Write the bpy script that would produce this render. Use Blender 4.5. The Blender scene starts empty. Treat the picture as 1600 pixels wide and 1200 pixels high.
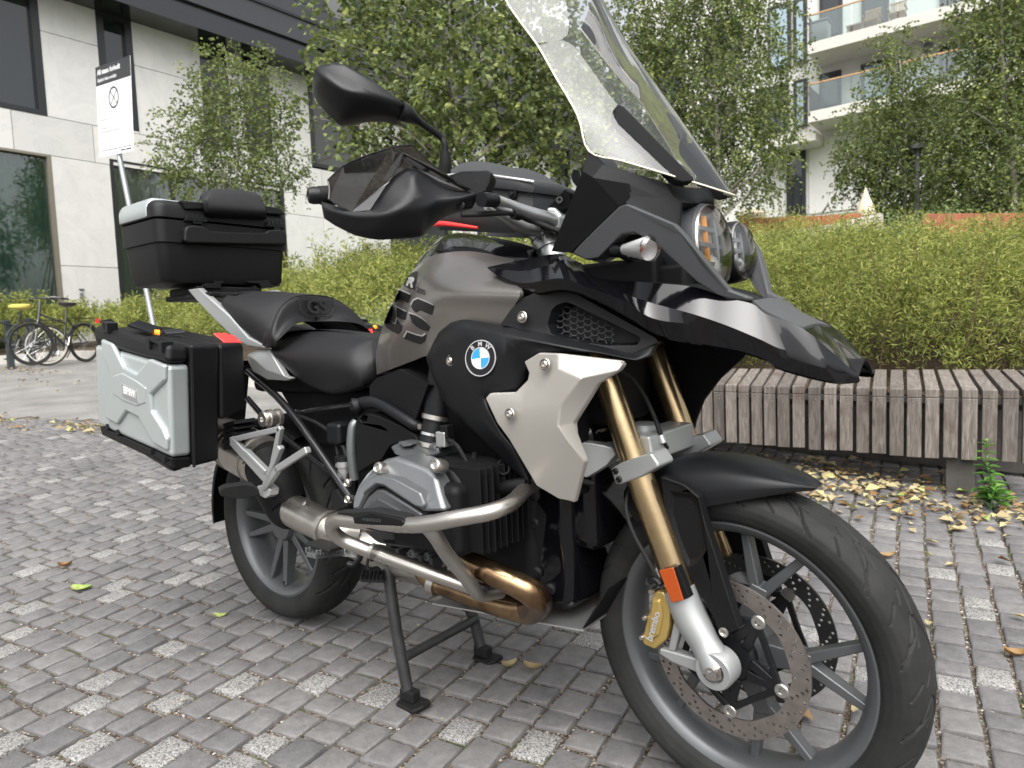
import bpy, bmesh, math, random
import numpy as np
from mathutils import Vector, Matrix
random.seed(7); rng=np.random.default_rng(7)
C=bpy.context.scene.collection
SC=bpy.context.scene
# ---------------------------------------------------------------- camera
CAM=np.array([1.9649,-1.2977,.9528]); YAW,PITCH,ROLL,FPX=2.23567,.0779,-.03778,1068.7
def cam_axes():
    f=np.array([math.cos(YAW)*math.cos(PITCH),math.sin(YAW)*math.cos(PITCH),-math.sin(PITCH)])
    r=np.array([math.sin(YAW),-math.cos(YAW),0.]);u=np.cross(r,f);c,s=math.cos(ROLL),math.sin(ROLL)
    return c*r+s*u,-s*r+c*u,f
CR,CU,CF=cam_axes()
cd=bpy.data.cameras.new('camera');cam=bpy.data.objects.new('camera',cd);C.objects.link(cam)
cam.matrix_world=Matrix(((CR[0],CU[0],-CF[0],CAM[0]),(CR[1],CU[1],-CF[1],CAM[1]),(CR[2],CU[2],-CF[2],CAM[2]),(0,0,0,1)))
cd.sensor_width=36;cd.lens=FPX/1600*36;cd.clip_start=.05;cd.clip_end=600
cd.dof.use_dof=True;cd.dof.focus_distance=1.62;cd.dof.aperture_fstop=6.5
SC.camera=cam
# ---------------------------------------------------------------- sky, sun, exposure (overcast)
SUN_EL,SUN_AZ=math.radians(56),math.radians(142)
W=bpy.data.worlds.new('World');SC.world=W;W.use_nodes=True
nt=W.node_tree;bg=nt.nodes['Background'];sky=nt.nodes.new('ShaderNodeTexSky')
sky.sky_type='NISHITA';sky.sun_disc=False;sky.sun_elevation=SUN_EL;sky.sun_rotation=SUN_AZ
sky.air_density=1.0;sky.dust_density=6.0;sky.ozone_density=1.0
hs=nt.nodes.new('ShaderNodeHueSaturation');hs.inputs['Saturation'].default_value=.18
nt.links.new(sky.outputs[0],hs.inputs['Color']);nt.links.new(hs.outputs[0],bg.inputs['Color'])
bg.inputs['Strength'].default_value=.10
sd=bpy.data.lights.new('sun','SUN');sd.energy=1.5;sd.angle=math.radians(75);sd.color=(1,.98,.95)
sun=bpy.data.objects.new('sun',sd);C.objects.link(sun)
# sun_rotation is measured clockwise from +Y
SDIR=Vector((math.sin(SUN_AZ)*math.cos(SUN_EL),math.cos(SUN_AZ)*math.cos(SUN_EL),math.sin(SUN_EL)))
sun.rotation_euler=SDIR.to_track_quat('Z','Y').to_euler();sun.location=(0,0,30)
SC.view_settings.view_transform='Standard';SC.view_settings.look='None'
SC.view_settings.gamma=1;SC.view_settings.use_curve_mapping=False
SC.view_settings.exposure=1.55
# ---------------------------------------------------------------- measuring helpers (photo pixels -> metres)
def ray(px,py):
    return CF+CR*((px-800)/FPX)-CU*((py-600)/FPX)
def U(px,py,Y=0.):                       # point of the plane y=-Y
    d=ray(px,py);return CAM+d*((-Y-CAM[1])/d[1])
def UX(px,py,X):
    d=ray(px,py);return CAM+d*((X-CAM[0])/d[0])
def UZ(px,py,z):
    d=ray(px,py);return CAM+d*((z-CAM[2])/d[2])
def UD(px,py,D):
    return CAM+ray(px,py)*D
def G(x,y):
    t=(np.asarray(x)-.675)*-.617+np.asarray(y)*.787
    t=np.minimum(t,16.)
    return .07*.3*np.log1p(np.exp(np.clip((t-.3)/.3,-40,60)))
def UG(px,py):
    d=ray(px,py)
    s=np.linspace(.3,40,6000);P=CAM+d*s[:,None];k=np.argmax(P[:,2]<G(P[:,0],P[:,1]));return P[k]
def crop(ox,oy,s):
    return lambda x,y,Y=None:((ox+x/s,oy+y/s) if Y is None else (ox+x/s,oy+y/s,Y))
K1=crop(0,0,2.4);K2=crop(450,50,3.429);K3=crop(780,0,2.5);K4=crop(1180,0,3.157);K5=crop(120,260,2.4);K6=crop(560,360,2.728);K7=crop(320,600,2.307)
L6=crop(520,600,3.158);L7=crop(850,230,4.);L4=crop(0,460,6.667)
N1=crop(330,700,4.);N2=crop(900,740,2.608);N3=crop(560,860,4.615);N4=crop(140,470,4.);N5=crop(170,280,5.);N6=crop(920,540,5.);N7=crop(640,220,5.454);N8=crop(480,220,5.333)
P1=crop(780,0,3.75);P2=crop(1040,280,6.);P3=crop(740,380,2.424);P4=crop(560,420,6.);P5=crop(320,430,5.333);L5=crop(1000,760,3.158)
# ---------------------------------------------------------------- materials
def nodes(m):
    m.use_nodes=True;n=m.node_tree;return n,n.nodes['Principled BSDF']
def mat(name,col,rough=.5,metal=0.,coat=0.,bump=0.,bscale=200.,var=0.,vscale=8.,rvar=0.,spec=.5,dirt=0.):
    m=bpy.data.materials.new(name);n,b=nodes(m);L=n.links.new
    b.inputs['Base Color'].default_value=(*col,1);b.inputs['Roughness'].default_value=rough
    b.inputs['Metallic'].default_value=metal;b.inputs['Coat Weight'].default_value=coat;b.inputs['Coat Roughness'].default_value=.03
    b.inputs['Specular IOR Level'].default_value=spec
    tc=n.nodes.new('ShaderNodeTexCoord')
    if bump:
        t=n.nodes.new('ShaderNodeTexNoise');t.inputs['Scale'].default_value=bscale;t.inputs['Detail'].default_value=4
        L(tc.outputs['Object'],t.inputs['Vector']);bp=n.nodes.new('ShaderNodeBump');bp.inputs['Strength'].default_value=bump;bp.inputs['Distance'].default_value=.002
        L(t.outputs['Fac'],bp.inputs['Height']);L(bp.outputs['Normal'],b.inputs['Normal'])
    if var or rvar:
        t=n.nodes.new('ShaderNodeTexNoise');t.inputs['Scale'].default_value=vscale;t.inputs['Detail'].default_value=6;t.inputs['Roughness'].default_value=.65
        L(tc.outputs['Object'],t.inputs['Vector'])
        if var:
            r=n.nodes.new('ShaderNodeMapRange');r.inputs['From Min'].default_value=.3;r.inputs['From Max'].default_value=.7
            r.inputs['To Min'].default_value=1-var;r.inputs['To Max'].default_value=1+var
            L(t.outputs['Fac'],r.inputs['Value']);mx=n.nodes.new('ShaderNodeMix');mx.data_type='RGBA';mx.blend_type='MULTIPLY'
            mx.inputs['Factor'].default_value=1;mx.inputs[6].default_value=(*col,1);L(r.outputs[0],mx.inputs[7]);L(mx.outputs[2],b.inputs['Base Color'])
        if rvar:
            r=n.nodes.new('ShaderNodeMapRange');r.inputs['From Min'].default_value=.3;r.inputs['From Max'].default_value=.7
            r.inputs['To Min'].default_value=max(.02,rough-rvar);r.inputs['To Max'].default_value=rough+rvar
            L(t.outputs['Fac'],r.inputs['Value']);L(r.outputs[0],b.inputs['Roughness'])
    return m
def glass_mat(name,tint=(.9,.95,.95),fac=.15,rough=.02,dark=None,ior=1.45,base=.0):
    # thin sheet: mostly see-through with a fresnel reflection on top
    m=bpy.data.materials.new(name);m.use_nodes=True;n=m.node_tree;n.nodes.clear();L=n.links.new
    o=n.nodes.new('ShaderNodeOutputMaterial');tr=n.nodes.new('ShaderNodeBsdfTransparent');gl=n.nodes.new('ShaderNodeBsdfGlossy');mx=n.nodes.new('ShaderNodeMixShader')
    fr=n.nodes.new('ShaderNodeFresnel');fr.inputs[0].default_value=ior
    mm=n.nodes.new('ShaderNodeMath');mm.operation='MULTIPLY_ADD';mm.inputs[1].default_value=1.0;mm.inputs[2].default_value=base;mm.use_clamp=True
    tr.inputs[0].default_value=(*tint,1);gl.inputs['Roughness'].default_value=rough
    L(fr.outputs[0],mm.inputs[0]);L(mm.outputs[0],mx.inputs[0]);L(tr.outputs[0],mx.inputs[1]);L(gl.outputs[0],mx.inputs[2]);L(mx.outputs[0],o.inputs[0])
    return m
# ---------------------------------------------------------------- mesh helpers
def link(o,parent=None):
    C.objects.link(o)
    if parent is not None:o.parent=parent
    return o
def tag(o,label=None,cat=None,group=None,kind=None):
    if label:o['label']=label
    if cat:o['category']=cat
    if group:o['group']=group
    if kind:o['kind']=kind
    return o
def thing(name,label,cat,loc=(0,0,0),group=None,rz=0.):
    o=bpy.data.objects.new(name,None);o.location=loc;o.rotation_euler=(0,0,rz);o.empty_display_size=.1;C.objects.link(o)
    return tag(o,label,cat,group)
def fast_mesh(name,V,Fq,mat=None,parent=None,smooth=False,attr=None):
    V=np.asarray(V,dtype=np.float32);Fq=np.asarray(Fq,dtype=np.int32)
    me=bpy.data.meshes.new(name);k=Fq.shape[1];me.vertices.add(len(V));me.vertices.foreach_set('co',V.ravel())
    me.loops.add(Fq.size);me.loops.foreach_set('vertex_index',Fq.ravel());me.polygons.add(len(Fq))
    me.polygons.foreach_set('loop_start',np.arange(0,Fq.size,k,dtype=np.int32));me.polygons.foreach_set('loop_total',np.full(len(Fq),k,dtype=np.int32))
    if smooth:me.polygons.foreach_set('use_smooth',np.ones(len(Fq),dtype=bool))
    me.update(calc_edges=True)
    if attr is not None:
        a=me.attributes.new('tone','FLOAT','POINT');a.data.foreach_set('value',np.asarray(attr,dtype=np.float32))
    if mat:me.materials.append(mat)
    return link(bpy.data.objects.new(name,me),parent)
class MB:
    def __init__(s):s.v=[];s.f=[]
    def add(s,vs,fs):
        o=len(s.v);s.v+=[tuple(float(c) for c in v) for v in vs];s.f+=[[i+o for i in f] for f in fs];return s
    def box(s,c,size,R=None):
        hx,hy,hz=[k/2 for k in size];vs=[]
        for x,y,z in((-1,-1,-1),(1,-1,-1),(1,1,-1),(-1,1,-1),(-1,-1,1),(1,-1,1),(1,1,1),(-1,1,1)):
            p=np.array([x*hx,y*hy,z*hz])
            if R is not None:p=R@p
            vs.append(p+np.asarray(c))
        return s.add(vs,[[0,3,2,1],[4,5,6,7],[0,1,5,4],[1,2,6,5],[2,3,7,6],[3,0,4,7]])
    def tube(s,pts,r,n=12,caps=True,flat=1.):
        P=[np.asarray(p,float) for p in pts];m=len(P);rs=[r]*m if np.isscalar(r) else list(r)
        up=None;rings=[]
        for i in range(m):
            t=P[min(i+1,m-1)]-P[max(i-1,0)];t=t/(np.linalg.norm(t)+1e-12)
            if up is None:
                a=np.array([0,0,1.]) if abs(t[2])<.9 else np.array([1.,0,0]);up=a-t*(a@t)
            else:up=up-t*(up@t)
            up/=np.linalg.norm(up)+1e-12;b=np.cross(t,up)
            rings.append([P[i]+rs[i]*(math.cos(2*math.pi*k/n)*up*flat+math.sin(2*math.pi*k/n)*b) for k in range(n)])
        vs=[v for R in rings for v in R];fs=[]
        for i in range(m-1):
            for k in range(n):
                fs.append([i*n+k,i*n+(k+1)%n,(i+1)*n+(k+1)%n,(i+1)*n+k])
        if caps:fs+= [list(range(n))[::-1],[(m-1)*n+k for k in range(n)]]
        return s.add(vs,fs)
    def lathe(s,c,axis,prof,n=48,closed=False,cap=True):
        # prof: (along axis, radius)
        a=np.asarray(axis,float);a/=np.linalg.norm(a);u=np.array([0,0,1.]) if abs(a[2])<.9 else np.array([1.,0,0]);u=u-a*(a@u);u/=np.linalg.norm(u);w=np.cross(a,u)
        vs=[];m=len(prof)
        for h,r in prof:
            for k in range(n):
                t=2*math.pi*k/n;vs.append(np.asarray(c)+a*h+r*(math.cos(t)*u+math.sin(t)*w))
        fs=[]
        for i in range(m if closed else m-1):
            j=(i+1)%m
            for k in range(n):fs.append([i*n+k,i*n+(k+1)%n,j*n+(k+1)%n,j*n+k])
        if not closed and cap:
            if prof[0][1]>1e-4:fs.append(list(range(n))[::-1])
            if prof[-1][1]>1e-4:fs.append([(m-1)*n+k for k in range(n)])
        return s.add(vs,fs)
    def build(s,name,m,parent=None,smooth=True,angle=35,bevel=0.,bseg=2,sub=0,weld=True,soft=None):
        me=bpy.data.meshes.new(name);me.from_pydata(s.v,[],s.f)
        bm=bmesh.new();bm.from_mesh(me)
        if weld:bmesh.ops.remove_doubles(bm,verts=bm.verts,dist=1e-5)
        bmesh.ops.recalc_face_normals(bm,faces=bm.faces);bm.to_mesh(me);bm.free()
        if smooth:
            me.polygons.foreach_set('use_smooth',[True]*len(me.polygons))
            if not bevel and not soft:me.set_sharp_from_angle(angle=math.radians(angle))
        if m:me.materials.append(m)
        o=link(bpy.data.objects.new(name,me),parent)
        if soft:
            # soft moulded skin: subdivided, each edge kept as crisp as its own fold
            bm=bmesh.new();bm.from_mesh(me);ce=bm.edges.layers.float.get('crease_edge') or bm.edges.layers.float.new('crease_edge');cv=bm.verts.layers.float.get('crease_vert') or bm.verts.layers.float.new('crease_vert')
            for e in bm.edges:
                if len(e.link_faces)==2:
                    a=math.degrees(e.calc_face_angle(0.));e[ce]=min(.85,max(0.,(a-soft[0])/soft[1]))
            for v in bm.verts:
                k=[e for e in v.link_edges if e[ce]>.6]
                if len(k)>=2:v[cv]=soft[2]
            bm.to_mesh(me);bm.free();q=o.modifiers.new('sub','SUBSURF');q.levels=2;q.render_levels=2
        if bevel:
            b=o.modifiers.new('bevel','BEVEL');b.width=bevel;b.segments=bseg;b.limit_method='ANGLE';b.angle_limit=math.radians(25);b.harden_normals=True
        if sub:
            q=o.modifiers.new('sub','SUBSURF');q.levels=sub;q.render_levels=sub
        return o
def pv(p):                              # (px,py,Y) measured, or a ready 3-D point given as array
    return np.asarray(p,float) if isinstance(p,np.ndarray) else U(*p)
def mir(p):
    q=np.array(p,float);q[1]*=-1;return q
def thick(V,F,off):
    """front skin V,F -> closed solid, back skin displaced by vector(s) off"""
    V=[np.asarray(x,float) for x in V];n=len(V)
    off=np.asarray(off,float);B=[V[i]+(off if off.ndim==1 else off[i]) for i in range(n)]
    E={}
    for f in F:
        for a,b in zip(f,f[1:]+f[:1]):
            E[(a,b)]=1
    fs=[list(f) for f in F]+[[i+n for i in f[::-1]] for f in F]
    for a,b in E:
        if (b,a) not in E:fs.append([b,a,a+n,b+n])
    return V+B,fs
def cr(P,n):
    """Catmull-Rom through points P, n samples per span"""
    P=[np.asarray(p,float) for p in P];m=len(P);out=[]
    if m==2:return [P[0]+(P[1]-P[0])*k/n for k in range(n+1)]
    for i in range(m-1):
        p0=P[i-1] if i>0 else 2*P[0]-P[1];p1=P[i];p2=P[i+1];p3=P[i+2] if i+2<m else 2*P[-1]-P[-2]
        for k in range(n):
            t=k/n;out.append(.5*((2*p1)+(-p0+p2)*t+(2*p0-5*p1+4*p2-p3)*t*t+(-p0+3*p1-3*p2+p3)*t**3))
    out.append(P[-1]);return out
def grid(rows,nu=5,nv=5):
    R=[cr([pv(p) for p in r],nu) for r in rows];cols=list(zip(*R))
    Cc=[cr(c,nv) for c in cols];a=len(Cc);b=len(Cc[0])
    V=[Cc[i][j] for j in range(b) for i in range(a)]
    F=[[j*a+i,j*a+i+1,(j+1)*a+i+1,(j+1)*a+i] for j in range(b-1) for i in range(a-1)]
    return V,F
def patch(name,rows,m,parent,th=.004,nu=5,nv=5,mirror=False,off=None,angle=40):
    V,F=grid(rows,nu,nv)
    V2,F2=thick(V,F,(0,th,0) if off is None else off)
    b=MB().add(V2,F2)
    if mirror:b.add([mir(x) for x in V2],F2)
    return b.build(name,m,parent,angle=angle)
def plate(name,pts,m,parent,th=.01,bevel=.0015,off=None,mirror=False,bseg=2):
    V=[pv(p) for p in pts];V2,F2=thick(V,[list(range(len(V)))],(0,th,0) if off is None else off)
    b=MB().add(V2,F2)
    if mirror:b.add([mir(x) for x in V2],F2)
    return b.build(name,m,parent,bevel=bevel,bseg=bseg)
def facet(name,pts,F,m,parent,th=.01,bevel=.002,off=None,mirror=False,bseg=3):
    V=[pv(p) for p in pts];V2,F2=thick(V,F,(0,th,0) if off is None else off)
    b=MB().add(V2,F2)
    if mirror:b.add([mir(x) for x in V2],F2)
    return b.build(name,m,parent,bevel=bevel,bseg=bseg)
def tubeo(name,pts,r,m,parent,n=14,smoothn=6,mirror=False,caps=True):
    P=[pv(p) for p in pts];
    if smoothn>1 and len(P)>2:
        if not np.isscalar(r):
            rr=cr([np.array([q]) for q in r],smoothn);r=[float(q[0]) for q in rr]
        P=cr(P,smoothn)
    b=MB().tube(P,r,n,caps)
    if mirror:b.tube([mir(p) for p in P],r,n,caps)
    return b.build(name,m,parent)
_fonts={}
def text(name,body,O,right,up,size,m,parent,extrude=.0006,lift=.0,align='CENTER',spacing=1.,offset=0.):
    cu=bpy.data.curves.new(name,'FONT');cu.body=body;cu.size=1.;cu.align_x=align;cu.align_y='CENTER';cu.space_character=spacing;cu.resolution_u=3
    cu.offset=offset
    o=bpy.data.objects.new(name,cu);C.objects.link(o);dg=bpy.context.evaluated_depsgraph_get();me=bpy.data.meshes.new_from_object(o.evaluated_get(dg))
    bpy.data.objects.remove(o);bpy.data.curves.remove(cu)
    right=np.asarray(right,float);up=np.asarray(up,float);nrm=np.cross(right,up);nrm/=np.linalg.norm(nrm)
    vs=[tuple(np.asarray(O)+right*v.co.x*size+up*v.co.y*size+nrm*(lift)) for v in me.vertices];fs=[list(p.vertices) for p in me.polygons]
    bpy.data.meshes.remove(me);V2,F2=thick(vs,fs,-nrm*extrude*1.)
    V2=[v+nrm*extrude for v in V2]
    return MB().add(V2,F2).build(name,m,parent,smooth=False)
# ================================================================= GROUND
def N_(n,t,**k):
    x=n.nodes.new(t)
    for a,b in k.items():setattr(x,a,b)
    return x
def ramp(n,fac,stops):
    r=N_(n,'ShaderNodeValToRGB');e=r.color_ramp.elements
    while len(e)<len(stops):e.new(.5)
    for q,(p,c) in zip(e,stops):q.position=p;q.color=(*c,1)
    n.links.new(fac,r.inputs[0]);return r.outputs[0]
def stone_mat():
    m=bpy.data.materials.new('paver_stone');n,b=nodes(m);L=n.links.new
    tc=N_(n,'ShaderNodeTexCoord');geo=N_(n,'ShaderNodeNewGeometry');at=N_(n,'ShaderNodeAttribute',attribute_name='tone')
    base=ramp(n,at.outputs['Fac'],[(0,(.082,.08,.082)),(.2,(.104,.101,.102)),(.4,(.119,.115,.113)),(.6,(.146,.142,.139))])
    no=N_(n,'ShaderNodeTexNoise');no.inputs['Scale'].default_value=28;no.inputs['Detail'].default_value=8;no.inputs['Roughness'].default_value=.7;L(geo.outputs['Position'],no.inputs['Vector'])
    mr=N_(n,'ShaderNodeMapRange');mr.inputs['From Min'].default_value=.3;mr.inputs['From Max'].default_value=.7;mr.inputs['To Min'].default_value=.72;mr.inputs['To Max'].default_value=1.25;L(no.outputs['Fac'],mr.inputs['Value'])
    mx=N_(n,'ShaderNodeMix',data_type='RGBA',blend_type='MULTIPLY');mx.inputs['Factor'].default_value=1;L(base,mx.inputs[6]);L(mr.outputs[0],mx.inputs[7])
    # granite speckle
    vo=N_(n,'ShaderNodeTexVoronoi');vo.inputs['Scale'].default_value=330;L(geo.outputs['Position'],vo.inputs['Vector'])
    sp=N_(n,'ShaderNodeSeparateColor');L(vo.outputs['Color'],sp.inputs[0])
    gr=ramp(n,sp.outputs[0],[(0,(.05,.05,.05)),(.22,(.09,.09,.088)),(.38,(.17,.167,.161)),(.75,(.225,.22,.21)),(1,(.29,.282,.27))])
    isg=N_(n,'ShaderNodeMath',operation='GREATER_THAN');isg.inputs[1].default_value=.8;L(at.outputs['Fac'],isg.inputs[0])
    m2=N_(n,'ShaderNodeMix',data_type='RGBA');L(isg.outputs[0],m2.inputs['Factor']);L(mx.outputs[2],m2.inputs[6]);L(gr,m2.inputs[7])
    # scattered pale grit and stains
    n3=N_(n,'ShaderNodeTexNoise');n3.inputs['Scale'].default_value=3.2;n3.inputs['Detail'].default_value=5;L(geo.outputs['Position'],n3.inputs['Vector'])
    mr3=N_(n,'ShaderNodeMapRange');mr3.inputs['From Min'].default_value=.35;mr3.inputs['From Max'].default_value=.65;mr3.inputs['To Min'].default_value=.86;mr3.inputs['To Max'].default_value=1.12;L(n3.outputs['Fac'],mr3.inputs['Value'])
    m3=N_(n,'ShaderNodeMix',data_type='RGBA',blend_type='MULTIPLY');m3.inputs['Factor'].default_value=1;L(m2.outputs[2],m3.inputs[6]);L(mr3.outputs[0],m3.inputs[7])
    v2=N_(n,'ShaderNodeTexVoronoi');v2.inputs['Scale'].default_value=95;L(geo.outputs['Position'],v2.inputs['Vector'])
    lt=N_(n,'ShaderNodeMath',operation='LESS_THAN');lt.inputs[1].default_value=.09;L(v2.outputs['Distance'],lt.inputs[0])
    m4=N_(n,'ShaderNodeMix',data_type='RGBA');m4.inputs[7].default_value=(.33,.32,.3,1);L(m3.outputs[2],m4.inputs[6])
    mf=N_(n,'ShaderNodeMath',operation='MULTIPLY');mf.inputs[1].default_value=.5;L(lt.outputs[0],mf.inputs[0]);L(mf.outputs[0],m4.inputs['Factor'])
    L(m4.outputs[2],b.inputs['Base Color']);b.inputs['Roughness'].default_value=.72
    nb=N_(n,'ShaderNodeTexNoise');nb.inputs['Scale'].default_value=120;nb.inputs['Detail'].default_value=8;L(geo.outputs['Position'],nb.inputs['Vector'])
    bp=N_(n,'ShaderNodeBump');bp.inputs['Strength'].default_value=.55;bp.inputs['Distance'].default_value=.004;L(nb.outputs['Fac'],bp.inputs['Height']);L(bp.outputs[0],b.inputs['Normal'])
    return m
def grit_mat(name,stops,scale=140,bump=.8,extra=None):
    m=bpy.data.materials.new(name);n,b=nodes(m);L=n.links.new;geo=N_(n,'ShaderNodeNewGeometry')
    vo=N_(n,'ShaderNodeTexVoronoi');vo.inputs['Scale'].default_value=scale;L(geo.outputs['Position'],vo.inputs['Vector'])
    sp=N_(n,'ShaderNodeSeparateColor');L(vo.outputs['Color'],sp.inputs[0]);c=ramp(n,sp.outputs[0],stops)
    no=N_(n,'ShaderNodeTexNoise');no.inputs['Scale'].default_value=2.5;no.inputs['Detail'].default_value=7;L(geo.outputs['Position'],no.inputs['Vector'])
    mr=N_(n,'ShaderNodeMapRange');mr.inputs['From Min'].default_value=.3;mr.inputs['From Max'].default_value=.7;mr.inputs['To Min'].default_value=.75;mr.inputs['To Max'].default_value=1.25;L(no.outputs['Fac'],mr.inputs['Value'])
    mx=N_(n,'ShaderNodeMix',data_type='RGBA',blend_type='MULTIPLY');mx.inputs['Factor'].default_value=1;L(c,mx.inputs[6]);L(mr.outputs[0],mx.inputs[7])
    out=mx.outputs[2]
    if extra:
        n5=N_(n,'ShaderNodeTexNoise');n5.inputs['Scale'].default_value=6;n5.inputs['Detail'].default_value=4;L(geo.outputs['Position'],n5.inputs['Vector'])
        f=N_(n,'ShaderNodeMapRange');f.inputs['From Min'].default_value=.56;f.inputs['From Max'].default_value=.66;L(n5.outputs['Fac'],f.inputs['Value'])
        m5=N_(n,'ShaderNodeMix',data_type='RGBA');m5.inputs[7].default_value=(*extra,1);L(f.outputs[0],m5.inputs['Factor']);L(out,m5.inputs[6]);out=m5.outputs[2]
    L(out,b.inputs['Base Color']);b.inputs['Roughness'].default_value=.9
    bp=N_(n,'ShaderNodeBump');bp.inputs['Strength'].default_value=bump;bp.inputs['Distance'].default_value=.006;L(vo.outputs['Distance'],bp.inputs['Height']);L(bp.outputs[0],b.inputs['Normal'])
    return m
M_stone=stone_mat()
M_joint=grit_mat('joint_grit',[(0,(.03,.022,.015)),(.4,(.07,.05,.035)),(.7,(.13,.1,.075)),(.93,(.2,.18,.15)),(1,(.5,.48,.44))],150,1.,(.05,.06,.02))
M_asph=grit_mat('asphalt',[(0,(.11,.107,.103)),(.6,(.15,.146,.14)),(1,(.23,.225,.215))],260,.3)
M_soil=grit_mat('soil',[(0,(.03,.02,.012)),(.6,(.07,.045,.028)),(1,(.13,.1,.06))],60,1.)
# hedge bed edge polyline (bench back, then along the plaza)
HE=np.array([(4.2,3.5),(1.9,3.42),(.3,3.45),(-1.5,3.35),(-3.5,3.15),(-5.5,3.2),(-8.,3.75),(-10.5,4.25),(-12.4,3.6),(-12.9,2.),(-13.1,-3.)])
def bed_dist(x,y):
    """distance behind the bed edge (positive inside the bed)"""
    x=np.asarray(x,float);y=np.asarray(y,float);best=np.full(x.shape,1e9);sg=np.ones(x.shape)
    for a,b in zip(HE[:-1],HE[1:]):
        d=b-a;L=d@d;t=np.clip(((x-a[0])*d[0]+(y-a[1])*d[1])/L,0,1);qx=x-a[0]-t*d[0];qy=y-a[1]-t*d[1];r=np.hypot(qx,qy)
        s=np.where(d[0]*(y-a[1])-d[1]*(x-a[0])<0,1.,-1.)
        k=r<best;best=np.where(k,r,best);sg=np.where(k,s,sg)
    return best*sg
def bed_z(x,y):
    d=np.maximum(bed_dist(x,y),0);x=np.asarray(x,float)
    w=np.clip((x+9)/5,0,1)          # the bed rises towards the terrace on the right
    return G(x,y)+.16+.14*w+(.1*w+.02)*np.minimum(d,4.5)
def sheet(name,xs,ys,zf,m,keep=None):
    X,Y=np.meshgrid(xs,ys,indexing='ij');Z=zf(X,Y);V=np.stack([X,Y,Z],-1).reshape(-1,3);b=len(ys)
    i,j=np.meshgrid(np.arange(len(xs)-1),np.arange(b-1),indexing='ij');q=(i*b+j).ravel();F=np.stack([q,q+b,q+b+1,q+1],-1)
    if keep is not None:
        c=V[F].mean(1);F=F[keep(c[:,0],c[:,1])]
    o=fast_mesh(name,V,F,m,None,True);tag(o,kind='structure');return o
gx=np.concatenate([np.linspace(-120,-16,27),np.linspace(-15.5,8,95),np.linspace(9,120,25)]);gy=np.concatenate([np.linspace(-120,-7,25),np.linspace(-6.5,6,51),np.linspace(7,160,40)])
def hill(x,y):
    z=G(x,y)-.05
    return z+np.clip((y-7.5)/16,0,1)*3.3*np.clip((x+13)/2,0,1)
sheet('ground',gx,gy,hill,M_asph)
M_green=grit_mat('ground_cover',[(0,(.03,.05,.015)),(.6,(.07,.11,.03)),(1,(.14,.17,.05))],40,1.)
sheet('hill',np.linspace(-13,40,60),np.linspace(6.5,29,40),lambda x,y:hill(x,y)+.06,M_green)
nB=np.array([-.35,.937]);AB=np.array([-5.81,.85])
in_pav=lambda x,y:(((x-AB[0])*nB[0]+(y-AB[1])*nB[1])<0)|(x>-1.4)
sheet('road',np.arange(-16,1.01,.25),np.arange(-8,5.01,.25),lambda x,y:G(x,y)-.006,M_asph,lambda x,y:(~in_pav(x,y)|(x<-9))&(bed_dist(x,y)<.25))
pave=sheet('pavement',np.arange(-9.5,5.01,.125),np.arange(-5,3.9,.125),lambda x,y:G(x,y)-.011,M_joint,lambda x,y:in_pav(x-.1,y-.1))
# -- stones: courses run along v, widths along u
ua,va=math.radians(8),math.radians(98)
uh=np.array([math.cos(ua),math.sin(ua)]);vh=np.array([math.cos(va),math.sin(va)])
granite_px=[(115,1176),(30,1148),(240,1100),(275,1162),(143,1110),(263,1020),(240,1102),(150,1077),(60,985),(60,945),(15,950),(160,940),(22,985),(20,1005),(370,1062),(385,1185),(590,1080),(705,1125),(845,1150),(1512,962),(1535,940),(1480,900),(1505,1060),(1375,1050),(1270,980),(1555,850),(1575,900),(330,870),(318,850),(200,905),(305,810),(215,800),(90,800),(60,775),(250,760),(310,905),(525,1055),(330,848),(1330,1000),(915,975),(935,1000),(955,985),(430,1170),(50,1195)]
GP=np.array([UG(*q)[:2] for q in granite_px])
stones=[]
u=-9.5
while u<4.6:
    w=.094*rng.uniform(.96,1.05);v=-4.6+rng.uniform(0,.1)
    while v<4.2:
        l=rng.uniform(.082,.122);cu,cv=u+w/2,v+l/2;c=uh*cu+vh*cv
        if in_pav(c[0],c[1]) and bed_dist(c[0],c[1])<.2 and -9.2<c[0]<4.6:
            d=c-CAM[:2];fz=d@CF[:2];lx=d@CR[:2]
            if fz>-.6 and abs(lx)<abs(fz)*.78+2.6:
                stones.append((cu,cv,w,l,fz,lx))
        v+=l
    u+=w
ST=np.array(stones);nS=len(ST)
jw=.0052
cx=np.array([-1,1,1,-1])/2.;cyv=np.array([-1,-1,1,1])/2.
def ring(inset,z,jit):
    uu=ST[:,0,None]+cx*(ST[:,2,None]-2*inset)+jit[:,:,0];vv=ST[:,1,None]+cyv*(ST[:,3,None]-2*inset-.005)+jit[:,:,1]
    x=uu*uh[0]+vv*vh[0];y=uu*uh[1]+vv*vh[1];return np.stack([x,y,G(x,y)+z],-1)
jit=rng.normal(0,.0022,(nS,4,2));zt=rng.normal(0,.0016,(nS,1))+rng.normal(0,.0007,(nS,4))
r0=ring(jw,-.03+0*zt,jit);r1=ring(jw,-.006+zt,jit);r2=ring(jw+.002,-.0015+zt,jit);r3=ring(jw+.0065,zt+.0005,jit*.95)
SV=np.stack([r0,r1,r2,r3],1).reshape(nS,16,3)
fq=[]
for k in range(3):
    for a in range(4):
        b=(a+1)%4;fq.append([k*4+a,k*4+b,k*4+4+b,k*4+4+a])
fq.append([12,13,14,15]);fq=np.array(fq)
tone=rng.beta(3.5,3.5,nS)*.6
cen=r3.mean(1)[:,:2]
gr=rng.random(nS)<np.where(cen[:,0]<-1.2,.065,.015)
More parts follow.
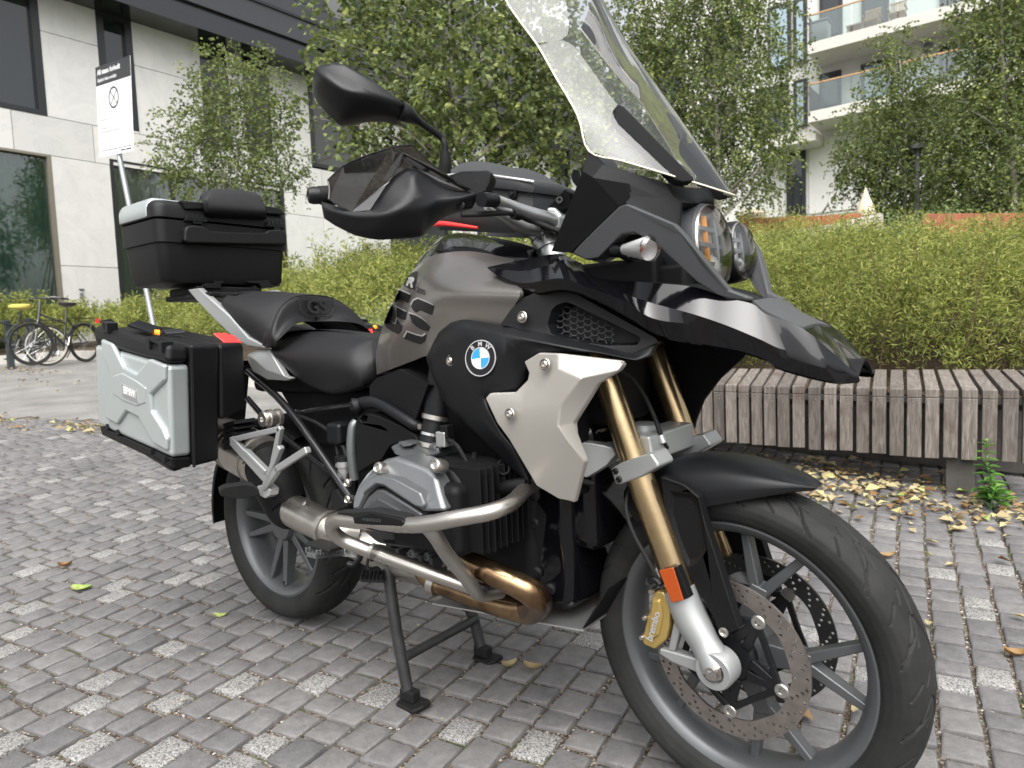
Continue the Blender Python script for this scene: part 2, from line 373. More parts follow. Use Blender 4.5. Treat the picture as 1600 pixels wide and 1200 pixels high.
for gp in GP:
    k=np.argmin(((cen-gp)**2).sum(1));gr[k]=True
tone[gr]=1.
inview=(np.abs(ST[:,5])<ST[:,4]*.752)&(ST[:,4]>.9)
order=np.argsort(np.where(inview,ST[:,4],1e6))
big=order[:300];rest=order[300:]
for k in big:
    fast_mesh('paver',SV[k],fq,M_stone,pave,True,np.full(16,tone[k]))
o=fast_mesh('paver',SV[rest].reshape(-1,3),(fq[None]+16*np.arange(len(rest))[:,None,None]).reshape(-1,4),M_stone,pave,True,np.repeat(tone[rest],16));tag(o,kind='stuff')
for o in pave.children:o.data.set_sharp_from_angle(angle=math.radians(50))
# ================================================================= LEAVES helper
def leaf_mat(name,stops,trans=.35,rough=.55,spec=.35):
    m=bpy.data.materials.new(name);n,b=nodes(m);L=n.links.new
    at=N_(n,'ShaderNodeAttribute',attribute_name='tone');c=ramp(n,at.outputs['Fac'],stops)
    L(c,b.inputs['Base Color']);b.inputs['Roughness'].default_value=rough;b.inputs['Specular IOR Level'].default_value=spec
    tr=N_(n,'ShaderNodeBsdfTranslucent');L(c,tr.inputs[0]);mx=N_(n,'ShaderNodeMixShader');mx.inputs[0].default_value=trans
    o=n.nodes['Material Output'];L(b.outputs[0],mx.inputs[1]);L(tr.outputs[0],mx.inputs[2]);L(mx.outputs[0],o.inputs[0]);return m
def norm(a):return a/(np.linalg.norm(a,axis=-1,keepdims=True)+1e-9)
def leaves(P,D,Nn,L,Wd,fold=.25,curl=.15):
    """leaf blades: base P, direction D, normal N, length L, width W -> V (n,6,3), quads; each leaf 2 quads folded on the midrib"""
    S=np.cross(D,Nn);L=L[:,None];Wd=Wd[:,None]
    b=P;t=P+D*L-Nn*L*curl
    m1=P+D*L*.42;l=m1+S*Wd*.5+Nn*Wd*fold;r=m1-S*Wd*.5+Nn*Wd*fold
    l2=P+D*L*.75+S*Wd*.3+Nn*Wd*fold*.5-Nn*L*curl*.4;r2=P+D*L*.75-S*Wd*.3+Nn*Wd*fold*.5-Nn*L*curl*.4
    V=np.stack([b,l,l2,t,r2,r],1);Fq=np.array([[0,1,2,3],[0,3,4,5]])
    return V,Fq
def leaf_obj(name,V,Fq,tone,m,parent=None):
    n,k=V.shape[:2]
    return fast_mesh(name,V.reshape(-1,3),(Fq[None]+k*np.arange(n)[:,None,None]).reshape(-1,4),m,parent,True,np.repeat(tone,k))
def rdir(n,zmin=-1,zmax=1):
    z=rng.uniform(zmin,zmax,n);a=rng.uniform(0,2*np.pi,n);s=np.sqrt(1-z*z);return np.stack([s*np.cos(a),s*np.sin(a),z],-1)
M_litter=leaf_mat('dry_leaf',[(0,(.09,.045,.018)),(.25,(.22,.12,.045)),(.5,(.27,.21,.11)),(.75,(.35,.3,.17)),(.93,(.4,.39,.16)),(1,(.2,.32,.06))],.15,.7)
M_birch=leaf_mat('birch_leaf',[(0,(.055,.08,.028)),(.45,(.12,.155,.052)),(.8,(.2,.24,.075)),(1,(.32,.35,.1))],.38,.5)
M_willow=leaf_mat('willow_leaf',[(0,(.09,.12,.035)),(.3,(.19,.23,.06)),(.65,(.36,.39,.1)),(1,(.5,.5,.18))],.4,.55)
M_weed=leaf_mat('weed_leaf',[(0,(.06,.16,.03)),(1,(.16,.32,.06))],.35,.45)
M_bark=mat('birch_bark',(.28,.26,.23),.8,bump=.6,bscale=40,var=.6,vscale=14)
M_twig=mat('brown_twig',(.11,.07,.04),.8)
# leaf litter
def litter(P,L,tone,name,parent=None,nrm=None):
    n=len(P);D=rdir(n,-.12,.12);N0=np.array([0,0,1.])+rng.normal(0,.3,(n,3));N0=norm(N0-D*(N0*D).sum(1,keepdims=True))
    V,Fq=leaves(P+np.array([0,0,.006]),D,N0,L,L*rng.uniform(.45,.75,n),rng.uniform(-.25,.45),-.12)
    V[:,:,2]=np.maximum(V[:,:,2],G(V[:,:,0],V[:,:,1])+.003)
    return leaf_obj(name,V,Fq,tone,M_litter,parent)
pts=[]
for (x,y,sx,sy,k) in[(1.5,2.55,.5,.14,110),(1.75,2.32,.3,.16,120),(1.2,2.6,.5,.1,90),(1.35,2.22,.25,.12,60),(1.1,2.35,.2,.15,60),(.7,2.75,.4,.12,60),(1.7,1.7,.5,.5,30),(-4.6,1.0,.3,.07,90),(-5.6,.75,.7,.06,50),(-9,1.9,.8,.3,25),(.5,.1,2.,.8,45),(-2.5,0,1.6,.8,45),(-10.8,2.5,.6,.15,80)]:
    pts.append(np.stack([rng.normal(x,sx,k),rng.normal(y,sy,k)],-1))
pts=np.concatenate(pts);pts=pts[(bed_dist(pts[:,0],pts[:,1])<.0)]
far=np.hypot(*(pts-CAM[:2]).T)
Ls=rng.uniform(.025,.07,len(pts));Ls[(pts[:,0]<1)&(pts[:,1]<1.2)&(pts[:,0]>-4)]*=.35
o=litter(np.column_stack([pts,G(pts[:,0],pts[:,1])+rng.uniform(0,.012,len(pts))]),Ls,np.clip(rng.beta(2.6,1.8,len(pts)),0,1),'leaf_litter')
tag(o,'fallen yellow and brown leaves scattered over the grey paving','leaf litter',kind='stuff')
# twig and seed crumbs in the joints
k=2600;xy=np.stack([rng.uniform(-4,2.4,k),rng.uniform(-2,2.8,k)],-1);d=norm(np.stack([vh[0]+rng.normal(0,.5,k),vh[1]+rng.normal(0,.5,k),0*xy[:,0]],-1))
ui=xy@uh;ci=np.searchsorted(np.unique(ST[:,0]-ST[:,2]/2),ui);ue=np.unique(ST[:,0]-ST[:,2]/2);ue=ue[np.clip(ci,0,len(ue)-1)]+rng.normal(0,.004,k)
vv=xy@vh;xy=ue[:,None]*uh+vv[:,None]*vh
V,Fq=leaves(np.column_stack([xy,G(xy[:,0],xy[:,1])-.005]),d,np.tile([0,0,1.],(k,1)),rng.uniform(.006,.02,k),rng.uniform(.003,.006,k),.2,0)
o=leaf_obj('joint_debris',V,Fq,rng.uniform(.1,.85,k),M_litter);tag(o,'tiny twigs and seeds caught in the joints of the paving','debris',kind='stuff')
LEAF=[((128,921),.085,.97,'large pale green leaf lying flat on the left pavers'),((102,886),.05,.2,'small brown curled leaf on the left pavers, above the pale green leaf'),((345,965),.05,.96,'crumpled dark green leaf on the pavers left of the rear tyre'),((797,1044),.045,.55,'tan oval leaf between the centre stand and the front wheel, left of a star-shaped one'),((832,1048),.05,.5,'pale star-shaped leaf between the centre stand and the front wheel'),((1588,1026),.06,.28,'orange brown leaf on the pavers at the right edge, right of the front tyre'),((1385,872),.07,.36,'orange leaf right beside the front tyre, largest near it'),((1495,830),.06,.74,'pale yellow leaf alone on the pavers below the bench post')]
for i,(q,l,t,lb) in enumerate(LEAF):
    P=UG(*q);o=thing('fallen_leaf',lb,'leaf',tuple(P),'single fallen leaves on the pavers')
    D=norm(np.array([CR[0]+rng.normal(0,.3),CR[1]+rng.normal(0,.3),0]))[None];Nn=np.array([[0,0,1.]])
    Vs=[];
    S=np.cross(D,Nn)[0];D=D[0]
    n1,n2=9,5;vs=[];
    for a in range(n1):
        s=a/(n1-1);w=l*.3*math.sin(math.pi*min(1,.06+s*.94))**.7
        for bq in range(n2):
            c=bq/(n2-1)*2-1;vs.append(D*l*(s-.5)+S*w*c*(1+.12*math.sin(9*s*3+i))+np.array([0,0,.004+.012*abs(c)**1.5*(1 if t<.9 else .4)+.01*(s-.5)**2*4]))
    fs=[[a*n2+bq,a*n2+bq+1,(a+1)*n2+bq+1,(a+1)*n2+bq] for a in range(n1-1) for bq in range(n2-1)]
    fast_mesh('blade',vs,fs,M_litter,o,True,np.clip(t+rng.normal(0,.03,len(vs)),0,1))
    b=MB().tube([D*l*-.5+np.array([0,0,.004]),D*l*-.72+np.array([0,0,.003])],.0012,5);b.build('stalk',M_twig,o)
# ================================================================= BENCH
def wood_mat():
    m=bpy.data.materials.new('weathered_wood');n,b=nodes(m);L=n.links.new
    tc=N_(n,'ShaderNodeTexCoord');oi=N_(n,'ShaderNodeObjectInfo');ad=N_(n,'ShaderNodeVectorMath',operation='ADD')
    sc=N_(n,'ShaderNodeVectorMath',operation='SCALE');sc.inputs['Scale'].default_value=37.;cb=N_(n,'ShaderNodeCombineXYZ')
    for i in range(3):L(oi.outputs['Random'],cb.inputs[i])
    L(cb.outputs[0],sc.inputs[0]);L(tc.outputs['Object'],ad.inputs[0]);L(sc.outputs[0],ad.inputs[1])
    # local frame of a slat: x across, y into the bench, z up -> grain runs along y+z
    mp=N_(n,'ShaderNodeMapping');mp.inputs['Scale'].default_value=(16,1.6,1.6);L(ad.outputs[0],mp.inputs[0])
    no=N_(n,'ShaderNodeTexNoise');no.inputs['Scale'].default_value=6;no.inputs['Detail'].default_value=8;no.inputs['Distortion'].default_value=1.1;L(mp.outputs[0],no.inputs['Vector'])
    c=ramp(n,no.outputs['Fac'],[(.22,(.06,.049,.041)),(.45,(.105,.09,.078)),(.6,(.15,.131,.116)),(.8,(.205,.185,.167))])
    vr=N_(n,'ShaderNodeMapRange');vr.inputs['To Min'].default_value=.62;vr.inputs['To Max'].default_value=1.2;L(oi.outputs['Random'],vr.inputs['Value'])
    mx=N_(n,'ShaderNodeMix',data_type='RGBA',blend_type='MULTIPLY');mx.inputs['Factor'].default_value=1;L(c,mx.inputs[6]);L(vr.outputs[0],mx.inputs[7])
    n2=N_(n,'ShaderNodeTexNoise');n2.inputs['Scale'].default_value=4.5;n2.inputs['Detail'].default_value=3;L(ad.outputs[0],n2.inputs['Vector'])
    f=N_(n,'ShaderNodeMapRange');f.inputs['From Min'].default_value=.58;f.inputs['From Max'].default_value=.72;f.inputs['To Max'].default_value=.8;L(n2.outputs['Fac'],f.inputs['Value'])
    m2=N_(n,'ShaderNodeMix',data_type='RGBA');m2.inputs[7].default_value=(.055,.032,.026,1);L(f.outputs[0],m2.inputs['Factor']);L(mx.outputs[2],m2.inputs[6])
    L(m2.outputs[2],b.inputs['Base Color']);b.inputs['Roughness'].default_value=.85
    bp=N_(n,'ShaderNodeBump');bp.inputs['Strength'].default_value=.5;bp.inputs['Distance'].default_value=.002;L(no.outputs['Fac'],bp.inputs['Height']);L(bp.outputs[0],b.inputs['Normal']);return m
M_wood=wood_mat();M_board=mat('dark_board',(.06,.055,.05),.75,bump=.3,bscale=60,var=.25);M_concr=mat('pale_concrete',(.42,.4,.37),.85,bump=.3,bscale=90,var=.15)
M_screw=mat('screw_steel',(.3,.3,.3),.4,.9)
bench=thing('slatted_bench','long curved bench of grey weathered timber slats in front of the green hedge','bench',tuple(UG(1340,745)))
b0=np.array(bench.location)
ZF,ZB=.595,.632
fpx=[(1000,596.5),(1087,599.4),(1158,601.8),(1222,604),(1289.5,605),(1336.7,605.5),(1384,607),(1455,608),(1509,608.6),(1597,609.8),(1690,611)]
Fp=np.array([UZ(a,b,ZF) for a,b in fpx]);Fp=np.array(cr(list(Fp),20))
arc=np.concatenate([[0],np.cumsum(np.linalg.norm(np.diff(Fp,axis=0),axis=1))])
i0=int(np.argmin(np.abs(Fp[:,0]-.98)));cpt=Fp[i0]
s=.02;pitch=.0775;k=0
slatmesh=[]
def slat_bm(w,dep,h):
    # an L-shaped pair of boards: top board and front board, local x across, y into bench, z up
    b=MB();T=.042
    b.box((0,dep/2,-T/2),(w,dep,T));b.box((0,T/2-.001,-T-.0015-(h-T)/2),(w,T,h-T));return b
while s<arc[-1]-.02:
    P=np.array([np.interp(s,arc,Fp[:,i]) for i in range(3)]);Pn=np.array([np.interp(s+.02,arc,Fp[:,i]) for i in range(3)])
    tg=norm((Pn-P)*[1,1,0]);
    # fan of the slats measured on the photo: back end leans outward with distance from the middle
    a=math.radians(min(18,max(8,10+(1.2-P[0])*7)))
    R=Matrix.Rotation(a,4,'Z')@Matrix.Rotation(math.atan2(ZB-ZF,.85),4,'X')
    mb=slat_bm(.061*rng.uniform(.96,1.04),.86,.335*rng.uniform(.985,1.015))
    mb.box((0,-.0008,-.07),(.007,.003,.007)) if False else None
    o=mb.build('slat',M_wood,bench,bevel=.004,bseg=2);o.matrix_local=Matrix.Translation(Vector(P-b0+[0,0,rng.normal(0,.0015)]))@R
    for zz in(-.062,-.082):
        q=MB().lathe((rng.normal(0,.006),.0,zz),(0,-1,0),[(0,.0045),(.0012,.0042),(.0012,0)],8).build('screw',M_screw,o,weld=False)
    s+=pitch*rng.uniform(.97,1.03);k+=1
# posts, rail and kick board
for px in(1501,1900):
    f=UZ(px,606,ZF) if px!=1501 else UZ(1500,608.5,ZF)
    P=f+np.array([0,.075,0]);gz=float(G(P[0],P[1]));h=ZF-.05-gz
    MB().box((P[0]-b0[0],P[1]-b0[1]+.04,gz-b0[2]+h/2-.01),(.118,.118,h)).build('post',M_board,bench,bevel=.004)
off=np.array([0,.5,0]);q=[p+off for p in Fp[::4]]
b=MB()
for a,c in zip(q[:-1],q[1:]):
    for z0,z1 in((.02,.2),(.203,.40)):
        g0=float(G(a[0],a[1]))
        vs=[(a[0],a[1],g0+z0),(c[0],c[1],g0+z0),(c[0],c[1],g0+z1),(a[0],a[1],g0+z1)]
        V2,F2=thick([np.array(v)-b0 for v in vs],[[0,1,2,3]],(0,.035,0));b.add(V2,F2)
b.build('kick_board',M_board,bench,smooth=False)
MB().tube([p-b0+np.array([0,.09,-.075]) for p in Fp[::5]],.03,4).build('rail',M_board,bench,smooth=False)
# ================================================================= HEDGE
hx=np.arange(-14,5.01,.3);hy=np.arange(-3.5,9.01,.3)
sheet('planting_bed',hx,hy,lambda x,y:np.where(bed_dist(x,y)>-.02,bed_z(x,y),G(x,y)-.04),M_soil,lambda x,y:(bed_dist(x,y)>.0)&(bed_dist(x,y)<5.2))
kb=MB();pth=[np.array([*p,float(G(*p))+.07]) for p in HE[3:]]
pts2=[]
for a,c in zip(pth[:-1],pth[1:]):
    n=6
    for i in range(n):
        p=a+(c-a)*i/n;p[2]=G(p[0],p[1])+.09;pts2.append(p)
pts2.append(pth[-1])
for a,c in zip(pts2[:-1],pts2[1:]):
    d=norm((c-a)*[1,1,0]);nn=np.array([-d[1],d[0],0])*.08
    V2,F2=thick([a-nn+[0,0,.06],c-nn+[0,0,.06],c+nn+[0,0,.06],a+nn+[0,0,.06]],[[0,1,2,3]],(0,0,-.25));kb.add(V2,F2)
o=kb.build('kerb',M_concr,None,smooth=False);tag(o,kind='structure')
hedge=thing('hedge','soft yellow green hedge of fine narrow leaves, brown stems below, behind the bench and motorcycle','hedge',(0,4.2,float(bed_z(0.,4.2))))
h0=np.array(hedge.location)
def hedge_pts(n,x0,x1,d0,d1):
    x=rng.uniform(x0,x1,n*6);y=rng.uniform(-3,9,n*6);d=bed_dist(x,y);k=(d>d0)&(d<d1);return x[k][:n],y[k][:n],d[k][:n]
def hgt(x,y):
    return .78+.13*np.sin(x*2.1+y*1.3)+.09*np.sin(x*5.3-y*3.1)+.06*np.sin(9*x+4*y)+np.where(x<-7,-.02,.26*np.clip((-x-1.2)/1.5,0,1))
def spray(ns,x0,x1,d0,d1,per,ll,lw,tilt=.5):
    """ns upright shoots, each with `per` narrow leaves round its upper length"""
    x,y,d=hedge_pts(ns,x0,x1,d0,d1);ns=len(x);z0=bed_z(x,y);H=hgt(x,y)*rng.uniform(.72,1.1,ns)
    front=np.clip(1-d/.55,0,1)
    H=H*(1-.28*front)
    lean=rng.normal(0,.22,(ns,2));
    s=rng.beta(1.7,1.,(ns,per))*.68+.34
    s=np.minimum(s,1.02)
    keep=rng.random((ns,per))<np.clip((s-.3)*3.2,.08,1)
    P=np.stack([x[:,None]+lean[:,:1]*s*H[:,None]*.8,y[:,None]+lean[:,1:]*s*H[:,None]*.8,z0[:,None]+s*H[:,None]],-1)+rng.normal(0,.03,(ns,per,3))
    D=rdir(ns*per,-.35,.95).reshape(ns,per,3)+np.array([0,0,.35]);D=norm(D)
    P=P[keep];D=D[keep];t=(s[keep]-.3)/.75
    n=len(P);N0=rdir(n,.0,1.);N0=norm(N0-D*(N0*D).sum(1,keepdims=True))
    V,Fq=leaves(P,D,N0,rng.uniform(.7,1.3,n)*ll,rng.uniform(.8,1.2,n)*lw,.15,.25)
    return V,Fq,np.clip(rng.normal(.5,.2,n)+.22*(np.repeat(rng.normal(0,.5,ns),per).reshape(ns,per)[keep]),0,1)
Vs=[];Ts=[]
_h=hgt
hgt=lambda x,y:_h(x,y)*.5
V,Fq,t=spray(420,-1.2,3.9,.0,.5,45,.04,.0065);Vs.append(V);Ts.append(np.clip(t-.12,0,1))
hgt=_h
for a in[(2300,-1.2,3.9,.02,2.2,80,.043,.0062),(1300,-1.5,4.,.9,4.2,56,.048,.0085),(1400,-6.5,-1.2,.02,3.2,46,.065,.012),(1500,-13.5,-6.,.02,3.2,40,.075,.016),(600,-13.6,-12.5,.0,.9,40,.08,.018)]:
    V,Fq,t=spray(*a);Vs.append(V);Ts.append(t)
leaf_obj('foliage',np.concatenate(Vs)-h0,Fq,np.concatenate(Ts),M_willow,hedge)
# stems
b=MB();x,y,d=hedge_pts(520,-3,3.9,.05,1.3)
for i in range(len(x)):
    z=float(bed_z(x[i],y[i]));H=float(hgt(x[i],y[i]))*.9;l=rng.normal(0,.16,2)
    b.tube([(x[i],y[i],z-.02),(x[i]+l[0]*.3,y[i]+l[1]*.3,z+H*.4),(x[i]+l[0]*1.1,y[i]+l[1]*1.1,z+H)],[.0045,.0035,.0015],4,False)
b.v=[tuple(np.array(v)-h0) for v in b.v];b.build('stem',M_twig,hedge,weld=False)
# ================================================================= WEED
P=UG(1548,797);weed=thing('weed_plant','bright green leafy weed growing up in front of the bench beside its post','plant',tuple(P))
top=U(1541,692,-P[1])-P;stm=[np.zeros(3),top*.35+np.array([.012,0,0]),top*.7+np.array([-.006,0,0]),top]
sp=cr(stm,6);b=MB().tube(sp,[.0035]*6+[.0028]*7+[.0016]*6,6)
sides=[]
for k in range(5):
    a=rng.uniform(0,6.28);e=np.array([math.cos(a)*.075,math.sin(a)*.06,rng.uniform(.05,.13)]);sides.append(e);b.tube([(0,0,.01),e*.5+np.array([0,0,-.005]),e],.0022,5)
b.build('stem',M_weed,weed)
Pp=[];Dd=[];LL=[]
for i,q in enumerate(sp[3:]):
    for s in range(2 if i<13 else 3):
        a=i*1.57+s*3.14+rng.normal(0,.3);Pp.append(q);Dd.append([math.cos(a),math.sin(a),.25 if i<13 else .8]);LL.append(.075-.0025*i)
for e in sides:
    for j in range(11):
        a=rng.uniform(0,6.28);Pp.append(e*rng.uniform(.35,1));Dd.append([math.cos(a),math.sin(a),rng.uniform(.1,.7)]);LL.append(rng.uniform(.04,.075))
Pp=np.array(Pp);Dd=norm(np.array(Dd));LL=np.array(LL);N0=norm(np.array([[0,0,1.]])-Dd*Dd[:,2:]);
for i in range(len(Pp)):
    V,Fq=leaves(Pp[i:i+1],Dd[i:i+1],N0[i:i+1],LL[i:i+1],LL[i:i+1]*.42,.2,.25);leaf_obj('leaf',V,Fq,rng.uniform(0,1,1),M_weed,weed)
# ================================================================= TREES
def tree(name,label,blobs,base,trunk_r,nleaf,ll,stems=1,lim=14,tw=10,bright=0.,group='birch trees round the plaza',hang=.5,lw=.72):
    """blobs: (px,py,rpx,depth) crown clumps measured on the photo"""
    t=thing(name,label,'tree',tuple(base),group);B=np.array(base,float)
    c=np.array([UD(a,b_,d) for a,b_,r,d in blobs]);zcap=-.5 if stems>1 else 0.;r=np.array([r_*d/FPX for a,b_,r_,d in blobs])
    b=MB();top=c[np.argmax(c[:,2])]
    cen=c.mean(0)
    for s in range(stems):
        off=rng.normal(0,.12,2)*(stems>1)
        tp=np.array([cen[0]+rng.normal(0,.15)*(stems>1)*3,cen[1]+rng.normal(0,.3)*(stems>1),top[2]+zcap])
        tr=cr([B*1.+[off[0],off[1],-.05],B+[off[0]*1.6,off[1]*1.6,(tp[2]-B[2])*.3],B*.35+tp*.65+[0.1*rng.normal(),.1*rng.normal(),0],tp],6)
        n=len(tr);b.tube(tr,[trunk_r*(1-.85*i/(n-1)) for i in range(n)],8)
        for k in range(len(c)):
            if (k%stems)!=s:continue
            for rep in range(3):
                e=c[k]+rng.normal(0,.5,3)*r[k]
                # start lower on the trunk
                zz=np.clip(e[2]-.35*np.linalg.norm((e-cen)[:2])-.2,B[2]+.3,tp[2]-.05);i=int(np.argmin([abs(q[2]-zz) for q in tr]));st=tr[i]
                mid=(st+e)/2+np.array([0,0,.12*np.linalg.norm(e-st)]);lr=trunk_r*.33*(1-.6*i/n)
                b.tube(cr([st,mid,e],4),[lr*(1-.8*j/8) for j in range(9)],5,False)
    b.v=[tuple(np.array(v)-B) for v in b.v];b.build('trunk',M_bark,t,weld=False)
    # leafy twigs
    nt=nleaf//tw;w=r**2.2;k=rng.choice(len(c),nt,p=w/w.sum())
    d0=rdir(nt)*(rng.random((nt,1))**.45);st=c[k]+d0*r[k][:,None]*np.array([1,1,1])
    dirv=norm(d0+rng.normal(0,.5,(nt,3))+np.array([0,0,-hang*.4]));tl=rng.uniform(.5,1.1,nt)*ll*tw*.55
    s=np.linspace(.05,1,tw)[None,:,None]
    P=st[:,None]+dirv[:,None]*s*tl[:,None,None]+np.array([0,0,-1.])*hang*(s**2)*tl[:,None,None]*.8+rng.normal(0,ll*.25,(nt,tw,3))
    P=P.reshape(-1,3);n=len(P);D=norm(rdir(n,-.9,.35)+np.repeat(dirv,tw,0)*.4);N0=rdir(n,-.2,1.);N0=norm(N0-D*(N0*D).sum(1,keepdims=True))
    V,Fq=leaves(P,D,N0,rng.uniform(.7,1.25,n)*ll,rng.uniform(.85,1.15,n)*ll*lw,.14,.2)
    tone=np.clip(bright+rng.beta(2.2,2.2,n)+np.repeat(rng.normal(0,.12,nt),tw),0,1)
    leaf_obj('crown',V-B,Fq,tone,M_birch,t);return t
def base_at(px,D):
    P=UD(px,520,D);x,y=P[0],P[1];return (x,y,float(bed_z(x,y)) if bed_dist(x,y)>0 else float(hill(x,y)))
D=8.
tree('birch_tree','young birch with large bright leaves right behind the handguard and mirror',[(560,60,70,D),(640,40,90,D+.4),(740,30,100,D),(830,90,90,D+.5),(700,120,110,D-.3),(590,150,75,D),(540,95,55,D-.4),(640,200,80,D),(760,200,90,D+.3),(850,190,80,D+.6),(560,225,45,D),(700,235,60,D),(800,250,45,D+.5),(900,130,90,D+.8),(540,30,45,D),(880,40,80,D+.8),(500,170,30,D-.2),(880,230,45,D+.8),(620,-60,100,D),(780,-80,120,D+.3)],base_at(735,D+.2),.055,17000,.07,1,hang=.6,lw=.8,bright=.0)
D=11.5
tree('birch_tree','tall dense birch with small leaves right of the windscreen',[(1000,30,80,D),(1080,-20,110,D),(1170,60,75,D+.4),(1100,100,110,D-.3),(1020,120,80,D+.3),(1190,150,65,D),(1130,200,95,D),(1210,230,45,D-.3),(1060,210,80,D+.5),(1160,270,60,D),(1215,180,45,D+.2),(1080,280,60,D),(980,90,60,D+.6),(1150,-80,130,D),(1020,250,60,D+.7),(1200,290,25,D),(1230,90,35,D)],base_at(1125,D),.07,46000,.055,1,hang=.9)
D=13.
tree('birch_tree','slim young birch with thin top in front of the balconies',[(1400,80,40,D),(1415,130,50,D),(1390,180,70,D),(1440,190,60,D),(1365,235,60,D),(1420,250,75,D-.2),(1345,280,45,D),(1460,270,60,D),(1400,300,60,D),(1325,250,30,D),(1475,150,35,D+.3)],base_at(1412,D),.05,22000,.055,1,hang=.6)
D=11.
tree('birch_tree','large birch with dense foliage at the right edge of the picture',[(1560,60,80,D),(1590,-30,90,D),(1620,130,90,D),(1540,150,60,D),(1570,210,85,D-.2),(1510,220,50,D+.2),(1620,250,80,D),(1540,280,60,D),(1590,305,50,D),(1500,290,35,D+.3),(1515,60,30,D),(1660,60,100,D),(1480,255,30,D+.3)],base_at(1580,D),.07,36000,.055,1,hang=.8)
D=12.5
tree('birch_tree','small multi-stemmed birch with loose airy leaves in front of the white panel wall',[(330,110,45,D),(400,130,50,D),(350,160,60,D),(300,190,45,D),(420,190,55,D),(370,220,70,D),(270,235,35,D),(320,260,60,D),(430,250,50,D),(380,290,55,D),(250,260,25,D),(460,280,30,D),(300,290,35,D),(415,310,35,D),(395,90,28,D),(345,85,18,D),(240,215,14,D),(440,160,30,D)],base_at(360,D),.03,13500,.062,4,lim=8,tw=8,hang=.3,lw=.62)
# ================================================================= WHITE PANEL BUILDING (left)
M_panel=mat('pale_stone_panel',(.62,.61,.585),.55,bump=.08,bscale=30,var=.07,vscale=3)
def vein_mat():
    m=M_panel;n=m.node_tree;b=n.nodes['Principled BSDF'];geo=N_(n,'ShaderNodeNewGeometry');oi=N_(n,'ShaderNodeObjectInfo')
    no=N_(n,'ShaderNodeTexNoise');no.inputs['Scale'].default_value=1.2;no.inputs['Detail'].default_value=9;no.inputs['Distortion'].default_value=2.5;n.links.new(geo.outputs['Position'],no.inputs['Vector'])
    c=ramp(n,no.outputs['Fac'],[(.3,(.46,.455,.445)),(.48,(.5,.495,.48)),(.5,(.465,.46,.45)),(.52,(.505,.5,.485)),(.7,(.525,.515,.5))])
    vr=N_(n,'ShaderNodeMapRange');vr.inputs['To Min'].default_value=.9;vr.inputs['To Max'].default_value=1.06;n.links.new(oi.outputs['Random'],vr.inputs['Value'])
    mx=N_(n,'ShaderNodeMix',data_type='RGBA',blend_type='MULTIPLY');mx.inputs['Factor'].default_value=1;n.links.new(c,mx.inputs[6]);n.links.new(vr.outputs[0],mx.inputs[7]);n.links.new(mx.outputs[2],b.inputs['Base Color'])
vein_mat()
M_jointdark=mat('wall_backing',(.12,.12,.12),.9);M_frame=mat('dark_window_frame',(.012,.013,.015),.35);M_fascia=mat('dark_fascia',(.035,.037,.042),.3);M_gloss=mat('black_gloss_band',(.012,.013,.016),.12,coat=.5)
M_soffit=mat('beige_soffit',(.72,.69,.63),.7,var=.05);M_glass=mat('window_glass',(.012,.016,.018),.03,spec=.9);M_gold=mat('bronze_frame',(.22,.2,.16),.4,.5)
M_pane=glass_mat('clear_pane',(.88,.92,.9),ior=1.6,base=.06);M_curt=mat('teal_curtain',(.11,.24,.2),.9,var=.2,vscale=2);M_curtg=mat('grey_curtain',(.42,.43,.41),.9);M_room=mat('dim_room',(.03,.03,.03),.9);M_dgrey=mat('grey_cladding',(.13,.13,.135),.6,var=.05)
X0=-14.;fy=lambda px,py:UX(px,py,X0)[1];fz=lambda px,py:UX(px,py,X0)[2]
bl=thing('apartment_building','white stone panel building at left with black roof band and tall dark windows','building',(X0,6.,.8));B0=np.array(bl.location)
def loc(b):
    b.v=[tuple(np.array(v)-B0) for v in b.v];return b
ZS=fz(100,0);GZ=.6
def rect(l,r,bt,tp=None):return [fy(*l),fy(*r),fz(*bt) if not np.isscalar(bt) else bt,ZS if tp is None else (fz(*tp) if not np.isscalar(tp) else tp)]
WIN=[dict(r=rect((-70,90),(66,90),(40,175)),k='w'),dict(r=rect((150,35),(210,110),(216,205)),k='w'),dict(r=rect((312,90),(356,100),(350,233)),k='d'),dict(r=rect((379,110),(420,120),(425,245)),k='d'),
     dict(r=rect((482,160),(560,170),(482,258)),k='w'),dict(r=rect((-70,300),(84,300),GZ+.1,(40,236)),k='c'),dict(r=rect((175,300),(445,330),GZ+.1,(172,248)),k='g')]
y=WIN[4]['r'][1]+1.6
while y<27:
    WIN.append(dict(r=[y,y+1.5,WIN[4]['r'][2],ZS],k='w'));WIN.append(dict(r=[y-.6,y+2.2,GZ+1.2,WIN[6]['r'][3]],k='w'));y+=4.1
# cladding panels: a staggered grid cut round the openings
zt=fz(60,240);zw=WIN[0]['r'][2]
def clad(x0,x1,z0,z1,hs):
    ys=[x0];
    n=max(1,round((x1-x0)/1.25))
    for i in range(n):
        a=x0+(x1-x0)*i/n;b=x0+(x1-x0)*(i+1)/n;z=z0;j=0
        if z1-z0<1.3: cuts=[z0,z1]
        else:
            cuts=[z0];o=rng.uniform(.5,1.)*hs
            while cuts[-1]+o<z1-.5:cuts.append(cuts[-1]+o);o=hs*rng.choice([1.,.6,1.])
            cuts.append(z1)
        for p,q in zip(cuts[:-1],cuts[1:]):
            loc(MB().box((X0-.02,(a+b)/2,(p+q)/2),(.04,b-a-.012,q-p-.012))).build('panel',M_panel,bl,smooth=False)
up=sorted([w['r'] for w in WIN if w['r'][3]==ZS]);lo=sorted([w['r'] for w in WIN if w['r'][3]!=ZS])
x=-8.
